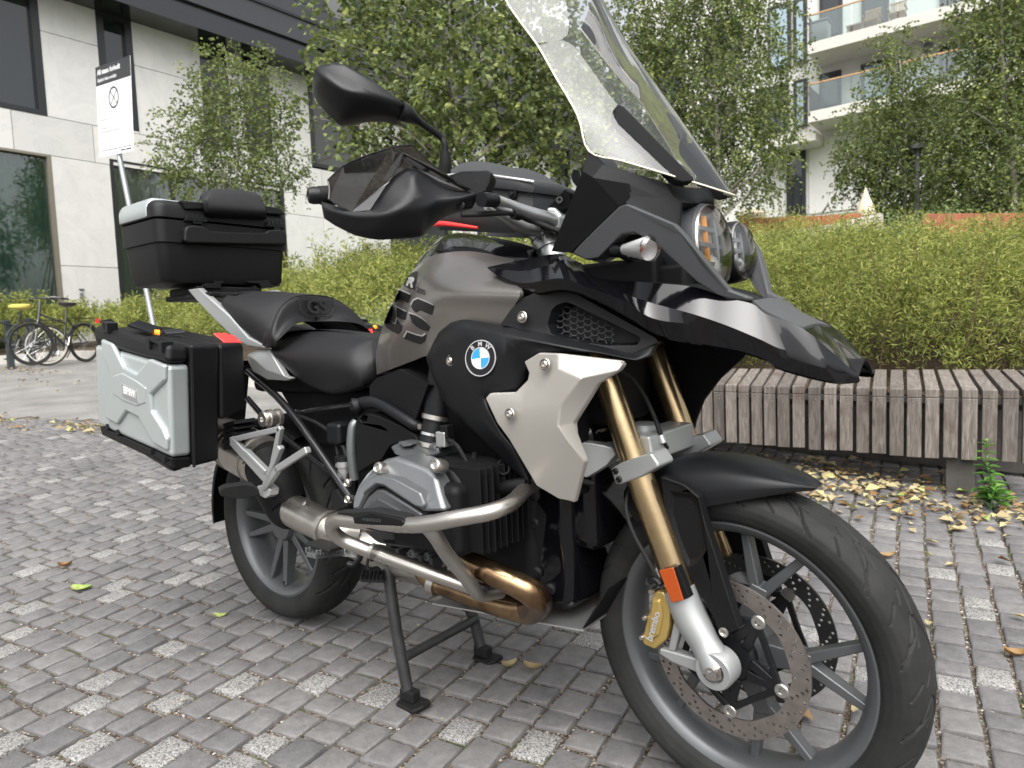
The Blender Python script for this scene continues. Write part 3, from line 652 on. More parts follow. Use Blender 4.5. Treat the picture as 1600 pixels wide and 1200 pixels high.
for r in up+[[30,30,0,0]]:
    if r[0]>x+.1:clad(x,r[0],zw,ZS,2.2)
    x=r[1]
x=-8.
while x<29.5:
    clad(x,x+1.45,zt,zw,3);x+=1.45
x=-8.
for r in lo+[[30,30,0,0]]:
    if r[0]>x+.1:clad(x,r[0],GZ,zt,2.4)
    x=r[1]
for r in up:
    if r[2]>zw+.05:clad(r[0],r[1],zw,r[2],2)
for r in lo:
    if r[2]>GZ+.2:clad(r[0],r[1],GZ,r[2],2)
    if r[3]<zt-.05:clad(r[0],r[1],r[3],zt,2)
loc(MB().box((X0-.35,11,5),(.1,40,9.8))).build('wall',M_jointdark,bl,smooth=False)
for w in WIN:
    a,b_,z0,z1=w['r'];k=w['k'];f=MB();t=.14 if k=='w' else .07;xx=X0-.07
    if k=='d':
        loc(f.box((X0-.1,(a+b_)/2,(z0+z1)/2),(.06,b_-a-.02,z1-z0))).build('window',M_gloss,bl,smooth=False);continue
    tb=t*.7
    f.box((xx,a+t/2,(z0+z1)/2),(.16,t,z1-z0));f.box((xx,b_-t/2,(z0+z1)/2),(.16,t,z1-z0));f.box((xx,(a+b_)/2,z0+tb/2),(.16,b_-a-2*t,tb));f.box((xx,(a+b_)/2,z1-tb/2),(.16,b_-a-2*t,tb))
    if k=='g':f.box((xx,fy(272,300),(z0+z1)/2),(.1,.07,z1-z0-2*tb))
    fr=loc(f).build('window',M_gold if k=='c' else M_frame,bl,smooth=False)
    if k in'cg':
        loc(MB().box((X0-.1,(a+b_)/2,(z0+z1)/2),(.012,b_-a-2*t,z1-z0-2*tb))).build('pane',M_pane,fr,smooth=False)
        n=int((b_-a)*26);vs=[];
        for i in range(n+1):
            y=a+(b_-a)*i/n;d=.05*math.sin(i*1.9)+.03*math.sin(i*.7)
            vs+=[np.array([X0-.25+d*.6,y,z0])-B0,np.array([X0-.25+d*.6,y,z1])-B0]
        V2,F2=thick(vs,[[2*i,2*i+2,2*i+3,2*i+1] for i in range(n)],(-.004,0,0));MB().add(V2,F2).build('curtain',M_curt if k=='c' else M_curtg,fr,angle=80)
    else:
        loc(MB().box((X0-.1,(a+b_)/2,(z0+z1)/2),(.02,b_-a-2*t,z1-z0-2*tb))).build('pane',M_glass,fr,smooth=False)
# soffit and roof band: find how far the band stands out from the wall
XS=UZ(160,0,ZS)[0]
XS2=UZ(470,98,ZS)[0];XO=(XS+XS2)/2
loc(MB().box(((X0+XO)/2+.02,10,ZS+.06),(XO-X0+.0,42,.1))).build('soffit',M_soffit,bl,smooth=False)
for (z0,z1,o,m) in((.0,.42,.0,M_gloss),(.42,.5,-.04,M_frame),(.5,1.05,.05,M_fascia),(1.05,1.12,.09,M_frame),(1.12,1.5,.0,M_fascia)):
    loc(MB().box(((X0+XO+o)/2+.05,10,ZS+.002+(z0+z1)/2),(XO+o-X0+.1,42,z1-z0-.003))).build('cornice',m,bl,smooth=False)
loc(MB().box((X0-.1,10,ZS+3.),(.2,42,2.9))).build('wall',M_dgrey,bl,smooth=False)
for y in np.arange(1.,28,2.4):
    fr=loc(MB().box((X0+.0,y,ZS+2.9),(.06,1.5,2.2))).build('window',M_frame,bl,smooth=False)
    loc(MB().box((X0+.035,y,ZS+2.9),(.02,1.3,2.0))).build('pane',M_glass,fr,smooth=False)
lm=loc(MB().box((X0+.02,fy(127,462),fz(127,462)),(.08,.06,.12)).box((X0+.01,fy(127,452),fz(127,452)),(.05,.1,.03))).build('wall_socket',M_dgrey,bl,bevel=.01)
# ================================================================= BALCONY BUILDING (back)
M_white=mat('white_wall_panel',(.56,.55,.53),.7,var=.04);M_rail=mat('timber_rail',(.45,.26,.12),.5);M_bglass=glass_mat('balcony_glass',(.82,.9,.88),ior=1.5,base=.08)
M_slab=mat('pale_slab',(.5,.48,.44),.75,var=.05);M_bright=mat('sky_painted_glass',(.25,.33,.38),.05,spec=1.)  # bright panes: the sky's reflection is put into their pale blue base colour
Y0=30.;bx=lambda px,py,Y=Y0:U(px,py,-Y)[0];bz=lambda px,py,Y=Y0:U(px,py,-Y)[2]
bb=thing('apartment_building','white building with two concrete balconies and glass railings at upper right','building',(0,Y0,5.));B0=np.array(bb.location)
zb=bz(1262,335);z1b=bz(1262,192,28.2);z2b=bz(1263,85,28.2)
xl=bx(1262,150)
def bbox(n,x0,x1,y0,y1,z0,z1,m,par=bb,bev=0):
    return loc(MB().box(((x0+x1)/2,(y0+y1)/2,(z0+z1)/2),(x1-x0,y1-y0,z1-z0))).build(n,m,par,smooth=False,bevel=bev)
bbox('wall',-14,18,Y0+.1,Y0+.5,2.,z2b+7,M_white)
# panels of the storeys, between the openings
ops=[(1240,1261,z1b+.35,z2b-.3),(1280,1314,z1b+.35,z2b-.3),(1345,1390,z1b+.35,z2b-.3),(1467,1495,z1b+.35,z2b-.3),(1240,1261,z2b+.35,z2b+3.0),(1281,1316,z2b+.35,z2b+3.),(1346,1388,z2b+.35,z2b+3.),(1467,1520,z2b+.35,z2b+3.),(1545,1590,z1b+.35,z2b-.3),(1200,1236,z2b+.35,z2b+3.),(1180,1232,z1b+.35,z2b-.3),(1228,1258,zb,z1b-.6),(1100,1150,z1b+.35,z2b-.3),(1100,1160,z2b+.35,z2b+3.),(1010,1070,z1b+.35,z2b-.3),(1010,1070,z2b+.35,z2b+3.)]
for i,(p0,p1,a,c) in enumerate(ops):
    py=600-(a-CAM[2])*33;x0=bx(p0,140);x1=bx(p1,140)
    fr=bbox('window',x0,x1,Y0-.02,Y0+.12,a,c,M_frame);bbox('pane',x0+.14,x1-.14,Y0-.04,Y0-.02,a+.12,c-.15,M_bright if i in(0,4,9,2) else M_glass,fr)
xs=[-9,-7.6,xl+.02,xl+1.05,xl+2.1,xl+3.2,xl+4.3,xl+5.4,xl+6.6,xl+7.8,xl+9.,xl+10.4]
for (a,c) in((zb,z1b-.25),(z1b+.35,z2b-.02),(z2b+.35,z2b+3.2)):
    for p,q in zip(xs[:-1],xs[1:]):
        bad=any(bx(o[0],140)<q-.05 and bx(o[1],140)>p+.05 and not(o[3]<a+.3 or o[2]>c-.3) for o in ops)
        if not bad:bbox('panel',p+.012,q-.012,Y0+.03,Y0+.095,a,c,M_white)
xr=14.
for z,nm in((z1b,'balcony'),(z2b,'balcony')):
    s=bbox(nm,bx(1262,100,28.2),xr,28.2,Y0+.1,z,z+.42,M_slab,bb,.01)
    for j in range(7):
        a=bx(1263,100,28.2)+.03+j*1.55;bbox('railing_pane',a,a+1.5,28.24,28.255,z+.44,z+1.45,M_bglass,s)
    bbox('handrail',bx(1263,100,28.2),xr,28.21,28.28,z+1.452,z+1.5,M_rail,s)
    bbox('railing_pane',bx(1263,100,28.2)+.0,bx(1263,100,28.2)+.015,28.3,Y0,z+.44,z+1.45,M_bglass,s)
bbox('lower_slab',bx(1180,205,29),bx(1278,205,29),28.6,Y0+.1,z1b-.62,z1b-.25,M_slab)
bbox('wall_lamp',bx(1444,75),bx(1458,75),Y0-.12,Y0+.0,bz(1450,82),bz(1450,68),M_dgrey)
# balcony furniture
M_wick=mat('brown_wicker',(.3,.19,.1),.7);M_cush=mat('grey_cushion',(.2,.2,.2),.9)
def chair(px,lb,m,kind):
    x=bx(px,50,29);z=z2b+.42;t=thing('balcony_chair',lb,'chair',(x,29,z),'chairs on the upper balcony')
    for sx in(-.25,.25):
        for sy in(-.25,.25):MB().box((sx,sy,.22),(.04,.04,.44)).build('leg',m,t,smooth=False)
    MB().box((0,0,.45),(.56,.56,.06)).build('seat',m,t,bevel=.01)
    b=MB();[b.box((-.24+.06*i,.27,.72),(.03,.03,.5)) for i in range(9)];b.box((0,.27,.98),(.56,.05,.05));b.build('backrest',m,t,smooth=False)
    for sx in(-.28,.28):MB().box((sx,0,.66),(.05,.6,.04)).build('armrest',m,t,smooth=False)
chair(1362,'wicker balcony chair with square grey back, left one',M_wick,0);chair(1402,'slatted timber balcony chair, right one',M_wick,1)
t=thing('planter','dark grey lidded box at the left end of the upper balcony','box',(bx(1281,50,29),29,z2b+.42),None);MB().box((0,0,.45),(.7,.6,.9)).build('body',M_cush,t,bevel=.03);MB().box((0,0,.95),(.78,.68,.08)).build('lid',M_dgrey,t,bevel=.03)
t=thing('table','low brown table on the upper balcony beside the wicker chair','table',(bx(1338,60,29),29,z2b+.42));MB().box((0,0,.42),(.6,.6,.05)).build('tabletop',M_wick,t)
for sx in(-.25,.25):
    for sy in(-.25,.25):MB().box((sx,sy,.2),(.05,.05,.4)).build('leg',M_wick,t,smooth=False)
# ================================================================= TERRACE WALLS AND STONES
M_corten=mat('rust_steel',(.3,.1,.05),.75,var=.25,vscale=3);M_ramp=mat('ramp_concrete',(.55,.5,.46),.8,var=.06);M_sand=mat('pale_stone',(.6,.52,.38),.75,bump=.3,bscale=20,var=.1,vscale=4)
YT=12.;tu=lambda px,py:U(px,py,-YT)
def wall(n,lb,cat,P,th,m):
    V=[tu(*p) for p in P];b=V[0].copy();b[2]=float(hill(b[0],b[1]))
    o=thing(n,lb,cat,tuple(b));V=[v-b for v in V];V2,F2=thick(V,[list(range(len(V)))],(0,th,0));MB().add(V2,F2).build('wall_panel',m,o,bevel=.008);return o
wall('retaining_wall','low rust red steel retaining wall with sloping top behind the hedge, left stretch','wall',[(1155,400),(1155,341),(1290,336.5),(1345,333),(1345,400)],.06,M_corten)
YT=11.7;wall('ramp_wall','pale concrete ramp wall rising to the right behind the hedge','wall',[(1160,420),(1160,369),(1290,352),(1376,332.5),(1376,420)],.25,M_ramp)
YT=11.5;wall('retaining_wall','low rust red steel retaining wall behind the hedge, right stretch under the birches','wall',[(1390,420),(1448,334),(1700,332),(1700,420)],.06,M_corten)
YT=12.2;c=tu(1347,333);t=thing('stone_cone','pale pointed stone cone standing on the terrace wall','sculpture',tuple(c+[0,.3,0]));h=tu(1347,289)[2]-c[2];r=(tu(1363,333)-tu(1331,333))[0]/2
MB().lathe((0,0,0),(0,0,1),[(-.02,r*.95),(.03,r),(h*.15,r*.97),(h*.35,r*.78),(h*.6,r*.45),(h*.8,r*.24),(h*.95,r*.1),(h,.0)],20).build('body',M_sand,t)
c=tu(1163,341);t=thing('boulder','pale rounded boulder lying on the terrace wall beside the headlight','boulder',tuple(c+[0,.3,0]));w=(tu(1185,335)-tu(1141,335))[0]/2
b=MB().lathe((0,0,0),(0,0,1),[(-.02,w*.8),(.03,w*.95),(w*.35,w),(w*.62,w*.75),(w*.75,w*.3),(w*.77,0)],14);b.v=[(x*(1+.15*math.sin(3*x+z*9)),y*.7,z*(1+.12*math.sin(5*x))) for x,y,z in b.v];b.build('body',M_sand,t)
# lamp post among right birches
t=thing('lamp_post','thin grey lamp post between the two birches at right','lamp post',tuple([*UD(1433,320,12.5)[:2],float(hill(*UD(1433,320,12.5)[:2]))]));q=UD(1433,235,12.5)-np.array(t.location)
MB().tube([(0,0,0),q],.045,8).build('pole',M_dgrey,t);MB().lathe(q,(0,0,1),[(0,.06),(.02,.14),(.1,.14),(.12,.0)],12).build('lamp',M_dgrey,t)
# ================================================================= SIGN
M_signw=mat('sign_white',(.75,.76,.77),.35);M_signb=mat('sign_black',(.025,.027,.03),.4);M_galv=mat('galvanised_steel',(.42,.44,.46),.45,.8,var=.1)
DL,DR=7.75,7.3
A=UD(142,110,DL);Bq=UD(195,91,DR);Cq=UD(218,232,DR);Dq=UD(162,243,DL)
gb=UD(258,560,7.6);gb=np.array([gb[0],gb[1],float(G(gb[0],gb[1]))])
sg=thing('parking_sign','tilted white no stopping sign with black header on a leaning grey pole','sign',tuple(gb))
rt=(Bq-A);up_=A-Dq;W_=np.linalg.norm(rt);H_=np.linalg.norm(up_);rt/=W_;nr=norm(np.cross(rt,up_));up_=np.cross(nr,rt)
O=(A+Bq+Cq+Dq)/4-gb
def sq(x0,x1,y0,y1,lift):return [O+rt*x*W_+up_*y*H_+nr*lift for x,y in((x0,y0),(x1,y0),(x1,y1),(x0,y1))]
def sbox(n,x0,x1,y0,y1,l0,l1,m,par=sg):
    V2,F2=thick(sq(x0,x1,y0,y1,l1),[[0,1,2,3]],-nr*(l1-l0));return MB().add(V2,F2).build(n,m,par,smooth=False)
pl=sbox('sign_plate',-.5,.5,-.5,.5,-.004,0,M_signw)
sbox('header_band',-.5,.5,.29,.5,.0005,.0015,M_signb,pl)
tx=lambda b,x,y,s,m=M_signb,al='LEFT',of=0.:text('lettering',b,O+rt*x*W_+up_*y*H_+nr*.002,rt,up_,s,m,pl,.0006,0,al,offset=of)
tx('All stans forbudt',-.45,.43,.078,M_signw,of=.02);tx('Gjelder hele området',-.45,.345,.05,M_signw,of=.01)
rr=.115
MB().lathe(O+up_*.12*H_+nr*.002,nr,[(0,rr),(.001,rr),(.001,rr*.84),(0,rr*.84)],40,True).build('symbol',M_signb,pl,smooth=False)
for a in(1,-1):
    d=(rt+a*up_)/math.sqrt(2)*rr*.86;s=norm(np.cross(nr,d))*.006;c0=O+up_*.12*H_+nr*.0022
    V2,F2=thick([c0-d-s,c0+d-s,c0+d+s,c0-d+s],[[0,1,2,3]],-nr*.001);MB().add(V2,F2).build('symbol',M_signb,pl,smooth=False)
yy_=-.1
for i,(w,bd) in enumerate([(.2,1),(.8,0),(.55,0),(.85,0),(.25,0),(.22,1),(.28,0),(.62,1),(.86,0),(.82,0),(.1,1),(.84,0),(.1,0),(.12,1),(.86,0),(.8,0),(.4,0)]):
    h=.007 if bd else .0035;sbox('text_line',-.42,-.42+w*.95,yy_,yy_+h,.0005,.001,M_signb if bd else M_dgrey,pl);yy_-=.0175 if i not in(4,6,9,12) else .024
sbox('text_line',-.43,.46,-.44,-.432,.0005,.001,M_signb,pl);sbox('text_line',.14,.27,-.474,-.458,.0005,.001,M_signb,pl);sbox('text_line',.285,.44,-.474,-.458,.0005,.001,M_signb,pl)
pt=O+up_*.49*H_-nr*.034;pb=O-up_*.52*H_-nr*.034;b=MB().tube([(0,0,-.05),pb,pt],.028,12);b.build('pole',M_galv,sg)
for y in(.45,-.47):
    for x in(-.06,.05):MB().lathe(O+rt*x*W_+up_*y*H_,nr,[(0,.009),(.005,.008),(.005,0)],10).build('bolt',M_galv,sg)
# ================================================================= BICYCLES
M_bk=mat('bicycle_black',(.02,.02,.022),.3,coat=.3);M_rub=mat('bicycle_rubber',(.02,.02,.02),.8);M_chr=mat('bicycle_chrome',(.6,.6,.6),.25,.9);M_yel=mat('yellow_cover',(.6,.52,.12),.7);M_wht=mat('off_white',(.6,.58,.5),.6);M_red=mat('red_lens',(.6,.03,.03),.3)
def bicycle(lb,Pr,yaw,saddle,rimm,red=False,steer=.5):
    t=thing('bicycle',lb,'bicycle',tuple(Pr),'bicycles parked along the hedge',yaw);R=.34
    def wheel(x,rot,nm):
        c=np.array([x,0,R]);a=np.array([math.sin(rot),math.cos(rot),0])
        w=MB().lathe(c,a,[(0,R-.035),(-.016,R-.03),(-.02,R-.015),(-.012,R-.002),(0,R),(.012,R-.002),(.02,R-.015),(.016,R-.03)],40,True).build('wheel',M_rub,t)
        MB().lathe(c,a,[(-.013,R-.052),(-.013,R-.03),(.013,R-.03),(.013,R-.052)],40,True).build('rim',rimm,w)
        b=MB();u=np.array([0,0,1.]);v=np.cross(a,u)
        for k in range(24):
            th=k*math.pi/12;d=math.cos(th)*u+math.sin(th)*v;b.tube([c+a*.03*(-1)**k,c+d*(R-.05)],.0016,3,False)
        b.build('spoke',M_chr,w,weld=False);MB().lathe(c,a,[(-.05,.0),(-.05,.016),(.05,.016),(.05,0)],12).build('hub',M_chr,w)
        # mudguard
        m=MB();pp=[]
        for k in range(-2,13):
            th=math.radians(-10+k*14);pp.append(c+(math.cos(th)*(-v if x<.5 else -v)+math.sin(th)*u)*(R+.025))
        m.tube(pp,.022,6,True,.35);m.build('mudguard',M_bk,t)
    wheel(0,0,'r');wheel(1.08,steer,'f')
    st=np.array([.32,0,.92]);bbk=np.array([.45,0,.3]);hd=np.array([.88,0,.88]);hl=np.array([.92,0,.72]);fr=MB()
    fr.tube([bbk,st],.017,8).tube([bbk+[0,0,.02],hl],.02,8).tube([st*[1,1,.72]+[.05,0,0],hl+[-.02,0,.1]],.016,8).tube([hl-[0,0,.06],hd+[-.04,0,.14]],.02,8)
    for s in(-.06,.06):
        fr.tube([bbk,(0,s,R)],.011,6).tube([(.36,0,.78),(0,s,R)],.009,6).tube([hl,(1.08,s,R)],.013,6)
    fr.build('frame',M_bk,t)
    sd=MB();sd.lathe((.3,0,.97),(0,0,1),[(-.03,.05),(0,.11),(.04,.12),(.055,.08),(.06,0)],14);sd.v=[(.3+(x-.3)*1.25+max(0,x-.3)*.3,y*(1.-.9*max(0,x-.3)/.2),z) for x,y,z in sd.v];sd.build('saddle',saddle,t)
    MB().tube([(.74,.3,1.06),(.8,.24,1.08),(.86,.06,1.07),(.86,-.06,1.07),(.8,-.24,1.08),(.72,-.3,1.06)],.013,8).build('handlebar',M_bk,t)
    for s in(-1,1):MB().tube([(.75,s*.29,1.06),(.64,s*.33,1.05)],.018,8).build('grip',M_rub,t)
    ck=MB();ck.lathe(bbk+[0,-.06,0],(0,1,0),[(-.004,.0),(-.004,.09),(.004,.09),(.004,0)],24);ck.tube([bbk+[0,-.08,0],bbk+[.06,-.08,-.16]],.01,6).tube([bbk+[0,.08,0],bbk+[-.06,.08,.16]],.01,6);ck.build('crank',M_chr,t)
    for s in(-1,1):MB().box(tuple(bbk+[-s*.06,s*.13,s*.16]),(.1,.08,.02)).build('pedal',M_rub,t,smooth=False)
    rk=MB()
    for s in(-.06,.06):rk.tube([(.3,s,.76),(-.3,s,.76)],.006,5).tube([(-.15,s,.76),(0,s*1.2,R)],.005,5)
    for x in(-.28,-.1,.1):rk.tube([(x,-.06,.762),(x,.06,.762)],.005,5)
    rk.build('luggage_rack',M_bk,t)
    if red:MB().lathe((-.33,0,.72),(-1,0,0),[(0,.045),(.03,.04),(.035,0)],14).build('rear_light',M_red,t)
def bpos(pr,pf,Dr,Df,**k):
    a=UD(*pr,Dr);b=UD(*pf,Df);a[2]=float(G(a[0],a[1]));bicycle(k.pop('lb'),a,math.atan2(b[1]-a[1],b[0]-a[0]),**k)
bpos((73,550),(0,553),11.5,11.0,lb='dark city bicycle with yellow saddle cover at the left edge',saddle=M_yel,rimm=M_wht,steer=-.5)
bpos((133,545),(92,545),11.9,11.35,lb='black bicycle with a red rear light, nearest the motorcycle luggage',saddle=M_bk,rimm=M_bk,red=True,steer=.35)
M_post=mat('dark_green_steel',(.03,.04,.042),.5)
for q,lb in(((18,578),'dark steel bollard at the left edge in front of the yellow saddled bicycle'),((52,575),'dark steel bollard behind the rear wheel of the yellow saddled bicycle')):
    P=UD(q[0],q[1],11.2 if q[0]<30 else 11.9);P[2]=float(G(P[0],P[1]));t=thing('bollard',lb,'bollard',tuple(P),'bollards by the bicycles');MB().box((0,0,.36),(.09,.09,.8)).build('post',M_post,t,bevel=.006);MB().box((0,0,.78),(.12,.12,.03)).build('cap',M_post,t,bevel=.004)
# ================================================================= MOTORCYCLE
from mathutils.geometry import tessellate_polygon
bike=thing('motorcycle','large bronze grey and black adventure motorcycle with luggage cases, parked on its centre stand','motorcycle',(0,0,0))
B=bike
M_blk=mat('satin_black_plastic',(.0055,.006,.007),.44,spec=.27,bump=.12,bscale=900,rvar=.06,vscale=6)
M_blk2=mat('matte_black_plastic',(.0035,.0037,.0043),.6,spec=.2,bump=.2,bscale=900)
M_grey=mat('dark_grey_plastic',(.045,.047,.05),.5,spec=.35,bump=.15,bscale=900)
M_gls=mat('gloss_black_paint',(.003,.003,.004),.085,coat=.1,spec=.34,rvar=.02,vscale=3)
M_tank=mat('bronze_grey_paint',(.22,.207,.192),.3,.75,coat=.35,bump=.04,bscale=2500)
M_champ=mat('champagne_satin_paint',(.3,.285,.26),.45,.3,bump=.03,bscale=2500)
M_alu=mat('cast_aluminium',(.48,.49,.49),.38,.85,bump=.05,bscale=500,var=.06,vscale=20)
M_alul=mat('silver_painted_aluminium',(.33,.34,.34),.45,.6,bump=.05,bscale=700)
M_head=mat('grey_head_cover',(.165,.172,.177),.38,.7,bump=.08,bscale=400,var=.08,vscale=10)
M_steel=mat('brushed_stainless_steel',(.47,.445,.41),.3,.95,rvar=.06,vscale=9,var=.04)
M_steeld=mat('dull_steel_tube',(.4,.385,.36),.38,.9,rvar=.1,vscale=25)
M_refl=mat('reflector_silver',(.85,.85,.85),.35,.15)
M_bez=mat('slate_bezel_plastic',(.03,.032,.036),.5,bump=.15,bscale=900)
M_chrome=mat('chrome',(.75,.75,.75),.12,1.)
M_gold=mat('gold_anodised_tube',(.4,.3,.17),.24,.95,rvar=.05,vscale=30,var=.06)
M_gcal=mat('gold_caliper_paint',(.42,.3,.1),.38,.6)
M_tyre=mat('tyre_rubber',(.016,.016,.0158),.66,spec=.2,bump=.2,bscale=260,var=.45,vscale=9)
M_rim=mat('dark_grey_rim',(.1,.104,.109),.4,.5,rvar=.06,vscale=12)
M_disc=mat('worn_disc_steel',(.3,.27,.25),.34,.9,rvar=.08,vscale=40,var=.12)
M_discd=mat('dark_disc_steel',(.07,.07,.07),.4,.8)
M_frameb=mat('black_frame_paint',(.012,.012,.013),.2,coat=.5)
M_seat=mat('black_seat_vinyl',(.006,.006,.007),.48,spec=.33,bump=.35,bscale=700,rvar=.05)
M_seat2=mat('seat_side_vinyl',(.007,.007,.008),.56,spec=.33,bump=.5,bscale=500)
M_case=mat('black_case_plastic',(.004,.0042,.0048),.52,spec=.26,bump=.3,bscale=600)
M_casealu=mat('pale_case_aluminium',(.38,.415,.415),.34,.45,bump=.03,bscale=800)
M_redr=mat('red_reflector',(.75,.035,.03),.3);M_amb=mat('amber_reflector',(.3,.05,.006),.3);M_orange=mat('orange_tab',(.8,.3,.01),.4)
M_rubber=mat('black_rubber',(.006,.006,.006),.7,spec=.3,bump=.3,bscale=300)
M_white=mat('white_enamel',(.8,.8,.8),.3);M_blue=mat('blue_enamel',(.02,.22,.7),.3);M_silv=mat('silver_print',(.55,.55,.55),.35,.6);M_blkp=mat('black_print',(.006,.006,.007),.45,spec=.3)
M_tint=glass_mat('smoked_plastic',(.16,.17,.165),ior=1.6,base=.1)
M_screen=glass_mat('clear_windscreen',(.93,.95,.95),ior=1.5,base=.06,rough=.02)
M_lens=glass_mat('clear_lens',(.95,.95,.95),ior=1.55,base=.05)
M_cop=bpy.data.materials.new('heat_tinted_steel');n_,b_=nodes(M_cop)
g_=N_(n_,'ShaderNodeNewGeometry');no_=N_(n_,'ShaderNodeTexNoise');no_.inputs['Scale'].default_value=9;no_.inputs['Detail'].default_value=5;n_.links.new(g_.outputs['Position'],no_.inputs['Vector'])
n_.links.new(ramp(n_,no_.outputs['Fac'],[(.3,(.09,.055,.036)),(.45,(.2,.125,.07)),(.55,(.3,.205,.115)),(.66,(.13,.08,.052)),(.8,(.19,.15,.13))]),b_.inputs['Base Color']);b_.inputs['Metallic'].default_value=.95;b_.inputs['Roughness'].default_value=.22
# --- steered front end
RAKE=math.radians(25.5);AX=np.array([-math.sin(RAKE),0,math.cos(RAKE)]);A0=np.array([1.6066,0,0]);STE=-.078
def rot3(v,a,s):return v*math.cos(s)+np.cross(a,v)*math.sin(s)+a*(a@v)*(1-math.cos(s))
def S3(x,Y,z):return A0+rot3(np.array([x,-Y,z],float)-A0,AX,STE)
FC=S3(1.507,0,.325);FN=rot3(np.array([0,1.,0]),AX,STE);FX=rot3(np.array([1.,0,0]),AX,STE);FZ=rot3(np.array([0,0,1.]),AX,STE)
def US(px,py,Y):
    d=ray(px,py);o=FC-FN*Y;return CAM+d*(((o-CAM)@FN)/(d@FN))
def seg_dist(px,py,a,b):
    ax,ay=a;bx_,by=b;dx,dy=bx_-ax,by-ay;t=np.clip(((px-ax)*dx+(py-ay)*dy)/(dx*dx+dy*dy),0,1);return np.hypot(px-ax-t*dx,py-ay-t*dy)
def tyre(name,c,n,ex,ez,prof,half,R,npit,nth,parent,segs):
    # prof: list (y,r) from one bead over the tread to the other; fine across the tread
    P=np.array(prof);arc=np.concatenate([[0],np.cumsum(np.hypot(*np.diff(P,axis=0).T))]);m=150 if nth>900 else 95
    a=np.linspace(0,arc[-1],m);yy=np.interp(a,arc,P[:,0]);rr=np.interp(a,arc,P[:,1]);
    # smooth profile
    for _ in range(3):
        yy[1:-1]=(yy[:-2]+2*yy[1:-1]+yy[2:])/4;rr[1:-1]=(rr[:-2]+2*rr[1:-1]+rr[2:])/4
    t=a-arc[-1]/2;th=np.linspace(0,2*np.pi,nth,endpoint=False);pit=2*np.pi*R/npit
    Sg=(th*R)[:,None]%pit;Tt=t[None]
    dep=np.zeros((nth,m))
    for sgn in(1,-1):
        for(a0,b0,w) in segs:
            for sh in(-pit,0,pit):
                o=(pit*.5 if sgn<0 else 0)+sh
                d=seg_dist(np.broadcast_to(Sg-o,dep.shape),np.broadcast_to(Tt*sgn,dep.shape),a0,b0)
                dep=np.maximum(dep,np.clip((w-d)/.0011,0,1))
    r=rr[None]-.007*dep;nrm=1
    V=c+n*yy[None,:,None]+ (r*np.cos(th)[:,None])[...,None]*ex+(r*np.sin(th)[:,None])[...,None]*ez
    i,j=np.meshgrid(np.arange(nth),np.arange(m-1),indexing='ij');q=i*m+j;q2=((i+1)%nth)*m+j
    F=np.stack([q,q+1,q2+1,q2],-1).reshape(-1,4)
    return fast_mesh(name,V.reshape(-1,3),F,M_tyre,parent,True)
FP=[(.043,.25),(.054,.262),(.060,.277),(.0615,.29),(.058,.302),(.05,.311),(.037,.3185),(.02,.3235),(0,.3255)]
FP=[(-a,b) for a,b in FP]+[(a,b) for a,b in FP[-2::-1]]
fw=MB().lathe(FC,FN,[(-.062,.0),(-.062,.03),(-.05,.044),(-.03,.05),(0,.052),(.03,.05),(.05,.044),(.062,.03),(.062,0)],40).build('front_wheel',M_rim,B)
tyre('tyre',FC,FN,FX,FZ,FP,.06,.325,15,1700,fw,[((.0,.07),(.078,.02),.0028),((.012,.068),(.05,.024),.002),((.03,.03),(.14,-.01),.0026),((.1,.03),(.12,.018),.0022),((.078,.064),(.105,.042),.002)])
MB().lathe(FC,FN,[(-.046,.257),(-.047,.25),(-.042,.24),(-.032,.232),(-.012,.225),(.012,.225),(.032,.232),(.042,.24),(.047,.25),(.046,.257),(.041,.256),(.036,.245),(0,.236),(-.036,.245),(-.041,.256)],128,True).build('rim',M_rim,fw,angle=30)
def pol(c,n,ex,ez,r,deg,y=0.):
    a=math.radians(deg);return c+n*y+ex*(r*math.cos(a))+ez*(r*math.sin(a))
def beam(b,p,q,n,w0,w1,d0,d1):
    t=norm(q-p);s=norm(np.cross(t,n));vs=[]
    for c,w,d in((p,w0,d0),(q,w1,d1)):
        vs+=[c-s*w/2-n*d/2,c+s*w/2-n*d/2,c+s*w/2*.8+n*d/2,c-s*w/2*.8+n*d/2]
    return b.add(vs,[[3,2,1,0],[4,5,6,7],[0,1,5,4],[1,2,6,5],[2,3,7,6],[3,0,4,7]])
def spokes(c,n,ex,ez,base,parent,rr,ra,split,dw=.0):
    for k in range(5):
        a=base+72*k;b=MB()
        beam(b,pol(c,n,ex,ez,.04,a),pol(c,n,ex,ez,ra+.012,a),n,.05,.034,.06,.036)
        for s in(-1,1):beam(b,pol(c,n,ex,ez,ra-.004,a+s*2.5),pol(c,n,ex,ez,rr,a+s*split),n,.023,.017,.034,.028)
        b.build('spoke',M_rim,parent,bevel=.004,bseg=2,weld=False)
spokes(FC,FN,FX,FZ,1,fw,.231,.122,14.5)
